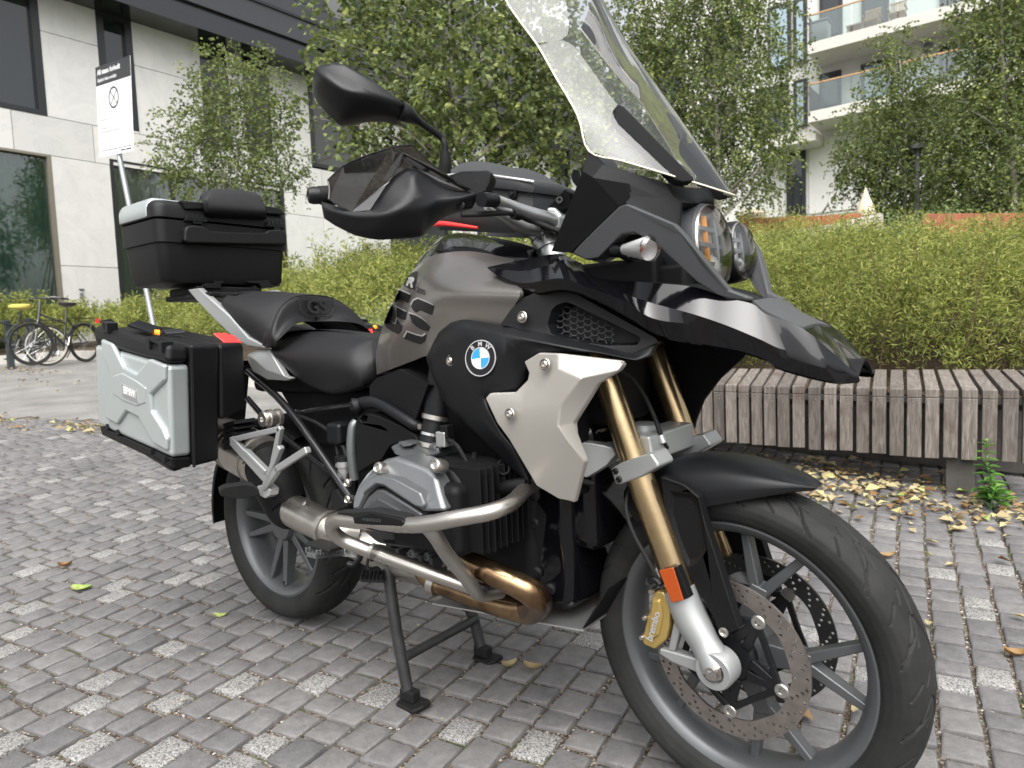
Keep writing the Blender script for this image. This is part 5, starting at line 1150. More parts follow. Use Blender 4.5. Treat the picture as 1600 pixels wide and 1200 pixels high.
# centre stand
b=MB();tp=U(*N3(215,130),.13);f1=U(*N3(355,1010),.145)
lp=[tp,U(*N3(225,230),.135),U(*N3(270,560),.14),f1];b.tube(lp,.0155,16)
lq=[mir(p) for p in lp];b.tube(lq,.0155,16)
c1=U(*N3(335,770),.14);b.tube([c1,mir(c1)],.0125,14)
st=b.build('centre_stand',M_frameb if False else mat('worn_black_steel',(.02,.02,.021),.5,bump=.4,bscale=80,var=.5,vscale=30),B,weld=False)
for s in(1,-1):
    c=U(*N3(400,1055),.145);c=np.array([f1[0]+.02,-.145*s,.012]);q=MB()
    ft=[(-.035,-.03),(.03,-.034),(.05,-.015),(.05,.012),(.03,.03),(-.03,.03),(-.045,.0)]
    V=[np.array([c[0]+x,c[1]+y*s,.014+ (.012 if x>.03 else 0)]) for x,y in ft];V2,F2=thick(V,[list(range(len(V)))],(0,0,-.011));q.add(V2,F2);q.build('stand_foot',M_rubber,st,bevel=.004)
    MB().box((c[0]-.012,c[1],.03),(.05,.03,.03)).build('foot_gusset',M_rubber,st,bevel=.005)
toothed('stand_tang',U(*N3(190,205),.16),U(*N3(20,200),.2),.03,M_blk2,6)
tubeo('stand_hook',[np.array([f1[0]-.04,.155,.12]),np.array([f1[0]-.07,.17,.135]),np.array([f1[0]-.09,.18,.125])],.013,M_rubber,B,10,4)
# skid plate and front engine cover with bolts
plate('skid_plate',[np.array([1.22,.14,.33]),np.array([1.22,-.14,.33]),np.array([.78,-.14,.29]),np.array([.76,.14,.29])],M_alu,B,off=(0,0,-.004),bevel=.001)
plate('skid_plate_lip',[np.array([1.222,.14,.334]),np.array([1.222,-.14,.334]),np.array([1.27,-.12,.42]),np.array([1.27,.12,.42])],M_blk2,B,off=(-.004,0,0),bevel=.001)
facet('front_engine_cover',[(*K7(1165,370),.13),(*K7(1285,410),.12),(*K7(1290,640),.11),(*K7(1290,790),.1),(*K7(1240,800),.12),(*K7(1170,640),.13),(*K7(1165,560),.14)],[[0,1,2,3,4,5,6]],M_blk2,B,.06,.006)
for q in((1187,402),(1187,505),(1178,585),(1195,680),(1243,740)):
    MB().lathe(U(*K7(*q),.137),(.4,-1,0),[(-.01,.015),(.002,.013),(.004,.007),(.006,.006),(.006,0)],14).build('cover_boss',M_blk,B)
boxo('oil_cooler',(1.2,0,.72),(.05,.3,.22),M_blk2,.01)
b=MB();b.box((1.12,0,.5),(.14,.26,.3));b.box((1.19,0,.62),(.1,.22,.28));b.build('lower_fairing',M_gls,B,bevel=.03,bseg=3,weld=False)
# wishbone of the front suspension
b=MB();beam(b,np.array([1.02,-.12,.66]),S3(1.30,.045,.70),np.array([0,0,1.]),.05,.04,.05,.04);beam(b,np.array([1.02,.12,.66]),S3(1.30,-.045,.70),np.array([0,0,1.]),.05,.04,.05,.04)
b.build('wishbone',M_alul,B,bevel=.008,bseg=3,weld=False)
MB().lathe(S3(1.31,.02,.72),(0,0,1),[(-.03,.02),(-.03,.03),(.03,.03),(.034,.02),(.034,0)],20).build('ball_joint',M_alul,B)
plate('wishbone_web',[(*K6(915,900),.14),(*K6(985,905),.12),(*K6(1080,920),.1),(*K6(1100,960),.1),(*K6(1060,1000),.1),(*K6(970,1060),.13),(*K6(945,1050),.14)],M_alul,B,.03,.008)
plate('under_seat_panel',[(*K7(a,b),.07) for a,b in((262,10),(560,15),(600,100),(545,180),(540,420),(505,395),(400,240))],M_blk2,B,.02,.004)
for pts,r in(([(*L6(828,375),.23),(*L6(812,410),.24),(*L6(835,445),.245),(*L6(868,430),.24),(*L6(862,385),.235),(*L6(830,372),.23)],.0022),([(*L6(560,270),.23),(*L6(610,300),.24),(*L6(660,380),.24),(*L6(700,440),.235),(*L6(780,470),.2)],.0045),([(*L6(700,345),.2),(*L6(690,430),.25),(*L6(705,480),.26)],.006),([(*L6(195,870),.25),(*L6(180,820),.24),(*L6(230,800),.22),(*L6(330,830),.2)],.005),([(*N1(985,680),.16),(*N1(975,740),.17),(*N1(1010,800),.17),(*N1(1070,830),.16)],.004),([(*K7(330,110),.12),(*K7(420,150),.14),(*K7(500,230),.16),(*K7(515,340),.17)],.005),([(*K7(455,150),.15),(*K7(480,260),.16),(*K7(470,330),.15)],.0045),([(*K6(900,1010),.16),(*K6(930,1060),.15),(*K6(1000,1080),.12)],.006)):
    tubeo('hose',pts,r,M_rubber,B,8,6)
for q,Y in(((430,842),.2),((470,850),.2),((395,835),.22),((540,880),.18)):
    MB().lathe(U(*L6(*q),Y),(0,-1,.1),[(-.02,.013),(.002,.012),(.006,.009),(.006,.006),(.003,.005),(.003,0)],14).build('sump_bolt',M_head,B)
for k in range(5):
    boxo('casting_rib',tuple(U(*L6(300+55*k,838+14*k),.19)),(.012,.05,.05),M_grey,.003)
# central spine so that no daylight shows through the body
b=MB();b.box((.98,0,.86),(.5,.16,.3));b.box((1.22,0,.9),(.1,.2,.3));b.box((.75,0,.8),(.3,.18,.2));b.build('frame_spine',M_blk2,B,bevel=.02,weld=False)
# ================================================================= MOTORCYCLE BODYWORK
from mathutils.bvhtree import BVHTree
def A_(*v):return np.array(v,float)
def hexa(b,a,c):
    return b.add(list(a)+list(c),[[0,1,2,3],[7,6,5,4],[0,4,5,1],[1,5,6,2],[2,6,7,3],[3,7,4,0]])
def both(name,fn,m,par=B,**k):
    """build a piece and its mirror image as two parts; fn returns an MB"""
    o=[]
    for s in(1,-1):
        b=fn()
        if s<0:b.v=[(x,-y,z) for x,y,z in b.v]
        o.append(b.build(name,m,par,**k))
    return o
def slab(pts,off):
    V=[pv(p) for p in pts];return MB().add(*thick(V,[list(range(len(V)))],off))
def fac(pts,F,off):
    return MB().add(*thick([pv(p) for p in pts],F,off))
q6=lambda L:[(*K6(a,b),c) for a,b,c in L]
q3=lambda L:[(*P3(a,b),c) for a,b,c in L]
q5=lambda L:[(*P5(a,b),c) for a,b,c in L]
q7=lambda L:[(*L7(a,b),c) for a,b,c in L]
q8=lambda L:[(*N8(a,b),c) for a,b,c in L]
qn=lambda L:[(*N7(a,b),c) for a,b,c in L]
q4=lambda L:[(*N4(a,b),c) for a,b,c in L]
# ---- tank
TR=[q6([(78,615,.12),(150,587,.16),(230,557,.19),(300,535,.215),(430,560,.235),(620,560,.24)]),
 q6([(75,520,.125),(150,492,.17),(235,465,.2),(330,435,.225),(450,440,.24),(640,440,.24)]),
 q6([(95,440,.13),(168,400,.18),(255,365,.212),(350,335,.235),(480,335,.248),(660,335,.25)]),
 q6([(118,372,.13),(192,320,.18),(275,283,.215),(355,260,.238),(480,264,.255),(690,268,.26)]),
 q6([(165,272,.115),(225,230,.165),(295,200,.198),(380,196,.212),(500,205,.22),(660,215,.215)]),
 q6([(210,200,.09),(268,165,.135),(335,143,.162),(420,130,.172),(520,130,.172),(640,145,.165)]),
 q6([(250,150,.055),(300,113,.1),(350,93,.125),(430,83,.135),(520,88,.135),(660,118,.12)])]
V_,F_=grid(TR,6,6);TB=BVHTree.FromPolygons([Vector(v) for v in V_],F_)
bt=MB().add(*thick(V_,F_,(0,.01,0)));bt.add(*thick([mir(v) for v in V_],F_,(0,-.01,0)));tank=bt.build('fuel_tank',M_tank,B,angle=60)
# rear wall of the tank facing the seat
rw_=[[pv(r[0]) for r in TR]];rw_+=[[p+A_(.02,-p[1]*.5,.0) for p in rw_[0]]];rw_+=[[A_(p[0]+.02,0,p[2]) for p in rw_[0]]]
V2_,F2_=grid(rw_,3,4);b=MB().add(V2_,F2_).add([mir(v) for v in V2_],F2_);b.build('tank_rear',M_tank,tank,angle=60)
fill=[q6([(232,172,.058),(250,146,.06),(300,108,.104),(350,87,.13),(430,76,.14),(520,81,.14),(640,112,.128),(720,118,.11)]),
 q6([(262,120,.04),(290,90,.05),(330,58,.06),(370,34,.065),(450,28,.065),(550,42,.065),(650,62,.06),(745,88,.05)]),
 q6([(300,80,.0),(320,60,.0),(342,35,0),(382,16,0),(460,12,0),(560,28,0),(660,46,0),(748,72,0)])]
patch('tank_top_cover',fill,M_gls,tank,nu=5,nv=5,mirror=True,off=(0,0,-.02),angle=60)
def drape(px,py,lift=.0012):
    d=Vector(ray(px,py)).normalized();h=TB.ray_cast(Vector(CAM),d)
    if h[0] is None:return U(px,py,.2)
    n=h[1]
    if n.dot(d)>0:n=-n
    return np.array(h[0]+n*lift)
def decal(name,pts,m,lift=.0012,par=None):
    # traced flat print laid on the tank skin; edges subdivided so that it follows the curve
    P=[];
    for a,b in zip(pts,pts[1:]+pts[:1]):
        for k in range(3):P.append((a[0]+(b[0]-a[0])*k/3,a[1]+(b[1]-a[1])*k/3))
    tri=[tuple(P[i] for i in t) for t in tessellate_polygon([[Vector((x,y,0)) for x,y in P]])];out=[]
    while tri:
        a,b,c=tri.pop();L=[math.dist(a,b),math.dist(b,c),math.dist(c,a)];k=L.index(max(L))
        if L[k]<14:out.append((a,b,c));continue
        p,q,r=((a,b,c),(b,c,a),(c,a,b))[k];m_=((p[0]+q[0])/2,(p[1]+q[1])/2);tri+=[(p,m_,r),(m_,q,r)]
    V=[drape(*P4(*v),lift) for t in out for v in t]
    return MB().add(V,[[3*i,3*i+1,3*i+2] for i in range(len(out))]).build(name,m,par or tank,smooth=False,weld=False)
decal('decal_patch',[(418,155),(455,88),(500,40),(543,22),(562,30),(549,110),(525,192),(482,188)],M_blkp,.0008)
decal('letter_r',[(447,158),(474,82),(516,80),(530,92),(526,118),(508,132),(517,180),(494,178),(490,140),(478,138),(468,164)],M_silv,.0014)
GSL=[[(350,290),(385,200),(440,222),(497,248),(470,320),(430,302),(388,284),(352,300),(338,318)],
 [(322,335),(308,372),(262,470),(250,515),(268,552),(322,588),(374,612),(402,582),(416,542),(392,500),(370,468),(352,522),(326,512),(300,492),(318,440),(332,380)],
 [(356,358),(404,382),(456,408),(440,480),(410,472),(366,448)],
 [(497,348),(520,302),(562,282),(640,312),(713,346),(690,432),(636,412),(585,388),(545,412),(518,390)],
 [(478,418),(540,436),(600,468),(645,505),(674,545),(655,586),(604,572),(556,546),(506,504)],
 [(462,592),(540,620),(600,636),(642,612),(626,676),(582,706),(500,680),(430,652)]]
for g in GSL:
    decal('decal_edge',[(x-8,y-14) for x,y in g],M_silv,.0008);decal('decal_letter',g,M_blkp,.0014)
cu=bpy.data.curves.new('t','FONT');cu.body='1200';cu.align_x='LEFT';o=bpy.data.objects.new('t',cu);C.objects.link(o);me=bpy.data.meshes.new_from_object(o.evaluated_get(bpy.context.evaluated_depsgraph_get()));bpy.data.objects.remove(o)
V=[drape(*P4(520+v.co.x*54+v.co.y*4,205+v.co.x*22-v.co.y*68),.0014) for v in me.vertices];MB().add(V,[list(p.vertices) for p in me.polygons]).build('decal_number',M_blkp,tank,smooth=False,weld=False)
# ---- seats
rs=[q5([(610,545,0),(760,468,0),(1000,452,0),(1200,468,0),(1345,488,0),(1415,505,0)]),q5([(585,575,.08),(760,530,.09),(1000,512,.09),(1200,520,.09),(1340,520,.08),(1405,525,.07)]),q5([(556,612,.145),(740,612,.15),(1000,622,.15),(1200,620,.14),(1320,590,.115),(1392,575,.095)]),
    q5([(572,660,.158),(760,745,.166),(1000,785,.166),(1200,785,.16),(1330,760,.14),(1402,720,.12)]),q5([(600,700,.15),(810,885,.15),(1060,985,.15),(1290,940,.14),(1350,915,.13),(1396,895,.12)]),q5([(640,720,.1),(840,860,.1),(1060,950,.1),(1290,915,.09),(1350,895,.085),(1392,880,.08)])]
patch('rider_seat',rs,M_seat,B,nu=6,nv=6,mirror=True,off=(0,.03,0),angle=70)
ps=[q5([(150,290,.12),(138,250,.148),(152,205,.15),(205,158,.11),(280,140,.06),(400,131,0)]),q5([(280,420,.14),(262,385,.165),(325,280,.165),(440,190,.115),(545,152,.06),(650,138,0)]),q5([(420,540,.15),(400,490,.17),(440,360,.17),(560,222,.12),(690,165,.06),(800,155,0)]),q5([(530,600,.16),(525,580,.176),(545,450,.172),(625,272,.124),(742,182,.064),(890,166,0)])]
pseat=patch('passenger_seat',ps,M_seat2,B,nu=6,nv=6,mirror=True,off=(0,.02,-.004),angle=70)
pf=[q5([(527,585,.177),(548,450,.173),(627,272,.125),(744,181,.065),(892,166,0)]),q5([(540,590,.178),(566,470,.175),(640,300,.13),(760,215,.068),(905,205,0)]),q5([(552,594,.177),(600,520,.17),(670,400,.13),(780,330,.07),(920,315,0)]),q5([(560,598,.175),(640,515,.165),(740,418,.12),(830,388,.06),(935,386,0)])]
patch('seat_front_panel',pf,M_seat,pseat,nu=6,nv=5,mirror=True,off=(-.03,.0,0),angle=70)
tubeo('seat_piping',[p for p in pf[0]],.0025,M_seat2,pseat,6,6,mirror=True)
fc=[pv(pf[1][4]),pv(pf[3][4])];upv=norm(fc[0]-fc[1]);Oc=fc[0]*.62+fc[1]*.38;rt_=A_(0,1,0);nn_=np.cross(rt_,upv)
def seatlet(name,b,s,lift,of=0.):return text(name,b,Oc+nn_*lift,rt_,upv,s,M_seat2,pseat,.0015,0,offset=of)
seatlet('embossed_letters','GS',.062,.012,.02)
fr=[Oc+rt_*x+upv*z+nn_*.0125 for x,z in((-.062,.03),(.06,.03),(.062,-.002),(.045,-.028),(-.045,-.028),(-.062,-.01))]
MB().tube(fr+[fr[0]],.0016,6,False).build('embossed_frame',M_seat2,pseat)
# ---- frame side cover and grab rail
both('frame_side_cover',lambda:fac(q5([(352,660,.15),(450,615,.155),(540,620,.155),(575,690,.165),(660,840,.17),(715,860,.17),(690,880,.165),(520,870,.16),(400,800,.155),(360,720,.15),(515,790,.172),(400,690,.17)]),[[0,1,2,3,11],[3,4,10,11],[4,5,6,10],[10,6,7,8],[11,10,8,9],[0,11,9]],(0,.02,0)),M_alul,bevel=.003,bseg=3)
both('grab_rail',lambda:slab([(*K5(a,b),c) for a,b,c in((412,462,.15),(455,456,.15),(505,500,.16),(572,560,.165),(642,640,.17),(700,668,.17),(702,684,.17),(640,676,.17),(590,648,.17),(515,575,.165),(455,512,.155))],(0,.022,0)),M_alul,bevel=.006,bseg=3)
MB().box((-.3,0,1.105),(.3,.3,.018)).box((-.1,.0,1.1),(.1,.24,.014)).build('luggage_plate',M_blk2,B,bevel=.006,weld=False)
MB().box((-.38,0,1.128),(.2,.24,.028)).build('case_adapter',M_blk2,B,bevel=.006)
# ---- top case
def rr(cx,hx,hy,r,z,n=6):
    P=[]
    for sx,sy,a0 in((1,1,0),(-1,1,90),(-1,-1,180),(1,-1,270)):
        for k in range(n+1):
            a=math.radians(a0+90*k/n);P.append(A_(cx+sx*(hx-r)+r*math.cos(a),sy*(hy-r)+r*math.sin(a),z))
    return P
def loftz(levels):
    b=MB();R=[rr(*l) for l in levels];n=len(R[0]);vs=[v for r in R for v in r];fs=[]
    for i in range(len(R)-1):
        for k in range(n):fs.append([i*n+k,i*n+(k+1)%n,(i+1)*n+(k+1)%n,(i+1)*n+k])
    fs+=[list(range(n))[::-1],[(len(R)-1)*n+k for k in range(n)]];return b.add(vs,fs)
TX=-.415
tc=loftz([(TX,.10,.2,.03,1.147),(TX,.118,.218,.035,1.152),(TX,.125,.225,.035,1.166),(TX,.132,.233,.032,1.279),(TX,.139,.24,.034,1.281),(TX,.1395,.2415,.034,1.352),(TX,.134,.236,.03,1.354)]).build('top_case',M_case,B)
lid=loftz([(TX,.136,.238,.032,1.357),(TX,.142,.244,.034,1.36),(TX,.1415,.2435,.034,1.392),(TX,.137,.239,.034,1.405),(TX,.128,.23,.032,1.414),(TX,.112,.214,.03,1.418)]).build('case_lid',M_case,tc)
loftz([(TX-.018,.106,.2435,.012,1.363),(TX-.018,.1075,.2455,.012,1.366),(TX-.018,.1075,.2455,.012,1.394),(TX-.018,.1065,.241,.012,1.408),(TX-.018,.104,.232,.012,1.421),(TX-.018,.1,.222,.01,1.4265)]).build('lid_plate',M_casealu,lid)
xf=TX+.139
ux=lambda q,x:UX(*N5(*q),x)
def front(pts,x,th,name,m,bev,par=tc,bseg=4):
    V=[ux(q,x) for q in pts];return MB().add(*thick(V,[list(range(len(V)))],(-th,0,0))).build(name,m,par,bevel=bev,bseg=bseg)
front([(590,480),(596,395),(615,365),(660,358),(750,368),(800,402),(1000,410),(1225,415),(1255,394),(1350,392),(1385,410),(1396,450),(1396,512),(1000,508),(620,500)],xf+.024,.04,'case_handle',M_case,.012)
bp=[]
for (a,b_,w,z0,z1,x) in[]:pass
pad=[[ux(q,x) for q in r] for r,x in(([(790,285),(800,296),(1000,306),(1215,312),(1226,300)],xf+.012),([(782,250),(800,252),(1000,262),(1212,272),(1228,262)],xf+.045),([(770,180),(800,190),(1010,205),(1205,225),(1222,225)],xf+.05),([(760,130),(810,112),(1020,122),(1180,150),(1208,180)],xf+.03),([(755,110),(815,78),(1030,86),(1165,118),(1190,150)],xf-.005),([(740,150),(800,92),(1020,95),(1160,125),(1180,165)],xf-.05))]
V_,F_=grid(pad,5,5);MB().add(*thick(V_,F_,A_(-.03,0,-.0))).build('backrest_pad',M_seat2,tc,angle=70)
for qs in([(560,165),(730,180),(790,235),(600,235)],[(1232,208),(1340,225),(1385,275),(1240,270)]):
    front(qs,xf+.012,.03,'latch_cover',M_case,.004)
for x0,y0,w,dy in((600,290,170,8),(1235,335,140,7)):
    front([(x0,y0),(x0+w,y0+dy*1.4),(x0+w,y0+dy*1.4+35),(x0,y0+35)],xf+.014,.02,'latch',M_blk,.002)
    for k in range(4):front([(x0+10+k*w/4.4,y0-10),(x0+22+k*w/4.4,y0-9),(x0+22+k*w/4.4,y0+22),(x0+10+k*w/4.4,y0+22)],xf+.019,.01,'latch_rib',M_blk,.001)
    front([(x0+60,y0+38),(x0+w*.78,y0+42),(x0+w*.78,y0+62),(x0+60,y0+58)],xf+.012,.02,'latch_foot',M_blk,.002)
for qs in([(750,830),(760,815),(830,812),(820,795),(900,797),(900,812),(880,815),(880,850),(830,855),(760,850)],[(1085,795),(1180,795),(1250,790),(1285,840),(1200,850),(1170,815),(1090,810)]):
    front(qs,xf+.004,.03,'case_foot',M_blk2,.002)
# ---- side cases
RV=A_(-.445,0,.062)
def case(s):
    f=(lambda v:v) if s==1 else mir
    root=None
    def hx(name,fr,rv,m,bev,par,bs=4):
        a=[f(pv(p)) for p in fr];c=[f(pv(p)+rv) for p in fr];b=hexa(MB(),a,c);return b.build(name,m,par,bevel=bev,bseg=bs)
    body=hx('side_case',q4([(632,276,.402),(812,272,.312),(812,1000,.312),(648,1042,.402)]),RV,M_case,.012,B)
    hx('case_inner',q4([(815,270,.31),(968,262,.215),(985,690,.215),(820,752,.31)]),RV,M_case,.014,body)
    hx('case_lid',q4([(492,404,.463),(628,398,.4),(641,970,.4),(512,985,.463)]),RV,M_casealu,.014,body,5)
    hx('lid_cap',q4([(480,262,.462),(628,284,.4),(628,394,.4),(488,398,.468)]),RV,M_case,.018,body,5)
    hx('lid_base',q4([(510,988,.463),(641,973,.4),(646,1045,.402),(525,1056,.44)]),RV,M_case,.01,body,4)
    def pl(name,pts,Y,th,m,bev,par=body,bs=3):
        V=[f(U(*N4(a,b),Y)) for a,b in pts];return MB().add(*thick(V,[list(range(len(V)))],(0,s*th,0))).build(name,m,par,bevel=bev,bseg=bs)
    pl('embossed_panel',[(66,238),(134,268),(205,412),(290,456),(366,362),(462,402),(462,500),(376,586),(382,690),(452,800),(478,862),(476,940),(392,892),(300,730),(222,690),(166,774),(96,736),(102,680),(132,570),(126,450),(72,330)],.473,.016,M_casealu,.007,bs=2)
    pl('centre_emboss',[(140,470),(200,450),(290,500),(350,545),(345,640),(290,660),(200,625),(145,580)],.4755,.012,M_casealu,.004)
    bd=pl('badge',[(198,518),(292,556),(302,640),(206,598)],.4775,.004,M_alul,.001)
    pl('badge_recess',[(205,530),(286,562),(288,612),(210,580)],.4782,.003,M_silv,.0005,bd)
    if s==1:
        O=U(*N4(248,572),.4786);r_=norm(U(*N4(286,588),.4786)-U(*N4(210,556),.4786));text('lettering','BMW',O,r_,np.cross(A_(0,-1,0),r_),.03,M_white,bd,.0004)
    pl('lid_seam',[(626,290),(632,290),(650,1042),(643,1042)],.4035,.006,M_rubber,.0005)
    for q0,q1 in(((66,120),(172,150)),((342,222),(512,262))):
        x0,y0=q0;x1,y1=q1
        V=[f(U(*N4(*q),Y)) for q,Y in(((x0,y0),.47),((x0+70,y0-12),.42),((x1,y1-8),.42),((x1-70,y1+4),.47))];MB().add(*thick(V,[[0,1,2,3]],A_(0,0,-.008))).build('hinge_cover',M_case,body,bevel=.003)
        for xx in(x0+4,x1-88):
            V=[f(U(*N4(*q),.472)) for q in((xx,y0+8+(xx-x0)*.24),(xx+24,y0+14+(xx-x0)*.24),(xx+26,y0+85+(xx-x0)*.24),(xx+4,y0+62+(xx-x0)*.24))];MB().add(*thick(V,[[0,1,2,3]],(0,s*.03,0))).build('hinge_lug',M_blk,body,bevel=.002)
    def top(name,pts,m,th=.006,lift=0.):
        V=[f(U(*N4(a,b),Y)+A_(0,0,lift)) for a,b,Y in pts];MB().add(*thick(V,[list(range(len(V)))],A_(0,0,-th))).build(name,m,body,bevel=.002)
    top('case_reflector',[(772,204,.29),(850,205,.255),(908,222,.235),(952,264,.216),(850,268,.27)],M_redr,.004,.002)
    top('case_grip',[(235,145,.42),(310,118,.38),(450,165,.36),(385,192,.42)],M_blk,.008)
    top('grip_rib',[(455,180,.37),(570,170,.33),(600,192,.33),(470,202,.37)],M_blk,.008)
    top('orange_tab',[(388,192,.41),(405,178,.4),(442,178,.385),(440,202,.39)],M_orange,.008)
    for q in((100,790),(165,825),(370,945),(455,995)):
        V=[f(U(*N4(q[0]+a,q[1]+b),.468)) for a,b in((-2,-20),(8,-18),(12,12),(4,22),(-4,10))];MB().add(*thick(V,[list(range(5))],(0,s*.012,0))).build('base_rib',M_blk,body,bevel=.0015)
    top_b=[(240,895,.45),(430,1000,.45),(530,1068,.44),(500,1060,.43),(380,985,.43)]
    V=[f(U(*N4(a,b),Y)) for a,b,Y in top_b];MB().add(*thick(V,[list(range(5))],A_(0,s*.05,.01))).build('base_foot',M_case,body,bevel=.003)
    for i in range(5):
        V=[f(U(*N4(a,b),.262)) for a,b in((828,770+34*i),(895,748+34*i),(912,770+34*i),(840,798+34*i))];MB().add(*thick(V,[[0,1,2,3]],(0,s*.07,0))).build('mount_rib',M_blk2,body,bevel=.002)
case(1);case(-1)
# ---- shroud, silver wing panel, intake frame
SHV=q6([(285,545,.235),(340,435,.24),(392,392,.25),(440,378,.255),(600,402,.26),(840,452,.25),(1060,503,.2),(1165,526,.175),(1275,470,.145),(385,432,.272),(440,420,.277),(620,448,.288),(830,492,.283),(1000,518,.252),(1180,556,.19),(1242,536,.168),(760,524,.282),(712,600,.262),(700,640,.262),(668,692,.268),(535,708,.284),(556,775,.288),(600,860,.283),(655,925,.278),(735,1092,.245),(300,592,.238),(328,655,.244),(345,712,.238),(470,850,.235),(420,640,.278),(530,690,.292)])
SHF=[[0,1,9],[1,2,9],[2,3,10,9],[3,4,11,10],[4,5,12,11],[5,6,13,12],[6,7,14,13],[7,8,15,14],[0,9,29,25],[9,10,11,30,29],[11,12,13,16],[11,16,17,18],[11,18,19,30],[30,19,20],[29,30,20,21],[25,29,26],[26,29,21,22,27],[27,22,23,28],[28,23,24]]
shr=both('side_shroud',lambda:fac(SHV,SHF,(0,.012,0)),M_blk,soft=(3,40,.8))
both('shroud_inner',lambda:slab(q6([(340,690,.205),(470,740,.22),(620,900,.225),(742,1095,.2),(660,1060,.18),(560,1000,.18),(420,925,.18),(365,800,.19)]),(0,.03,0)),M_blk2,bevel=.005)
SPV=q6([(705,560,.287),(768,522,.29),(850,525,.292),(1120,557,.236),(1131,572,.23),(1112,598,.232),(1022,652,.255),(980,722,.26),(917,822,.266),(921,870,.263),(965,985,.256),(920,1162,.236),(858,1140,.25),(760,1092,.262),(640,890,.286),(590,822,.293),(540,716,.296),(558,694,.298),(668,690,.287),(720,638,.283),(726,606,.283),(705,748,.304),(772,702,.302),(792,642,.302),(850,592,.304),(950,632,.288),(862,742,.293),(850,832,.294),(892,902,.286)])
SPF=[[0,1,2,24,23,20],[2,3,4,5,25,24],[5,6,25],[20,23,22,19],[19,22,21,18],[18,21,16,17],[16,21,15],[21,22,23,24,25,26],[25,6,7,26],[26,7,8,27],[27,8,9,28],[28,9,10],[21,26,27,14,15],[14,27,28,13],[13,28,10,11,12]]
for i_ in range(21,29):
    p_=SPV[i_];SPV[i_]=(p_[0],p_[1],p_[2]-.007 if i_ in(21,22,23,24) else p_[2]+.0)
wing=both('wing_panel',lambda:fac(SPV,SPF,(0,.014,0)),M_champ,bevel=.005,bseg=4)
def iY(x):return .266-(x-600)/670*.112
def intake():
    outer=[(604,402),(650,335),(700,288),(760,263),(860,257),(930,270),(1100,365),(1263,455),(1278,476),(1166,530),(1060,508),(840,457)]
    pk=[(822,342),(845,318),(880,306),(905,312),(1060,385),(1195,452),(1200,470),(1185,490),(1060,492),(900,468),(822,442),(806,400)]
    A=[U(*K6(*q),iY(q[0])) for q in outer];Pk=[U(*K6(*q),iY(q[0])-.001) for q in pk];cc=np.mean(Pk,axis=0);Pi=[p+(cc-p)*.1+A_(0,.045,0) for p in Pk]
    tri=tessellate_polygon([[Vector((*q,0)) for q in outer],[Vector((*q,0)) for q in pk]]);nA=len(A);nP=len(Pk)
    V=A+Pk+Pi+[a+A_(0,.02,0) for a in A];F=[list(t) for t in tri]+[[nA+i,nA+(i+1)%nP,nA+nP+(i+1)%nP,nA+nP+i] for i in range(nP)]+[[nA+nP+i for i in range(nP)]]
    F+=[[i,(i+1)%nA,nA+2*nP+(i+1)%nA,nA+2*nP+i] for i in range(nA)]
    return MB().add(V,F)
itk=both('intake_frame',intake,M_blk,bevel=.004,bseg=3)
def honey():
    b=MB();R=17.
    for i in range(-1,14):
        for j in range(-2,10):
            cx=800+i*R*1.75;cy=315+j*R*1.55+(R*.78 if i%2 else 0)+i*4
            pts=[(cx+R*math.cos(math.radians(a)),cy+R*.9*math.sin(math.radians(a))) for a in(0,60,120,180)]
            for p,q in zip(pts[:-1],pts[1:]):
                m_=((p[0]+q[0])/2,(p[1]+q[1])/2)
                if 815<m_[0]<1085 and 318+max(0,m_[0]-890)*.47<m_[1]<445+max(0,(m_[0]-815))*.14:
                    b.tube([U(*K6(*p),iY(p[0])-.02),U(*K6(*q),iY(q[0])-.02)],.0014,4,False)
    return b
for o,q in zip(both('intake_mesh',honey,M_grey,weld=False,smooth=False),itk):o.parent=q
for q,Y,par in(((795,572),.303,wing[0]),((645,783),.305,wing[0]),((392,555),.268,shr[0]),((698,370),.262,itk[0])):
    p=U(*K6(*q),Y);MB().lathe(p,(0,-1,.1),[(-.002,.0105),(.001,.0115),(.002,.01),(-.001,.0085),(-.001,.0075),(.0035,.007),(.0055,.005),(.0055,.003),(.003,.0028),(.003,0)],24).build('panel_screw',M_steel,par)
# emblem
ec=U(*K6(523,545),.291);en=norm(A_(.12,-1,.12));er=np.linalg.norm(U(*K6(523,545-79),.291)-ec)
em=MB().lathe(ec,en,[(-.012,er),(.0015,er),(.003,er*.97),(.003,er*.93),(.002,er*.9),(.002,0)],56).build('emblem',M_blkp,shr[0])
MB().lathe(ec,en,[(.001,er*1.0),(.0035,er*.985),(.0035,er*.94),(.002,er*.93)],56,True).build('emblem_ring',M_silv,em)
MB().lathe(ec,en,[(.002,er*.6),(.0032,er*.6),(.0032,er*.55),(.002,er*.55)],48,True).build('emblem_ring',M_silv,em)
eu=A_(0,0,1)-en*en[2];eu=norm(eu);eu=norm(eu+.10*np.cross(en,eu));ew=np.cross(eu,en)  # up, right as seen from outside
for k in range(4):
    vs=[ec+en*.0026]
    for j in range(13):
        a=math.radians(90*k+90*j/12);vs.append(ec+en*.0026+er*.55*(math.cos(a)*ew+math.sin(a)*eu))
    MB().add(*thick(vs,[list(range(14))],-en*.001)).build('emblem_quarter',M_white if k in(0,2) else M_blue,em,smooth=False)
for ch,a in(('B',130),('M',90),('W',50)):
    a=math.radians(a-2);d=math.cos(a)*ew+math.sin(a)*eu;r_=np.cross(d,en)
    text('lettering',ch,ec+en*.0022+d*er*.765,r_,d,er*.36,M_silv,em,.0005,offset=.02)
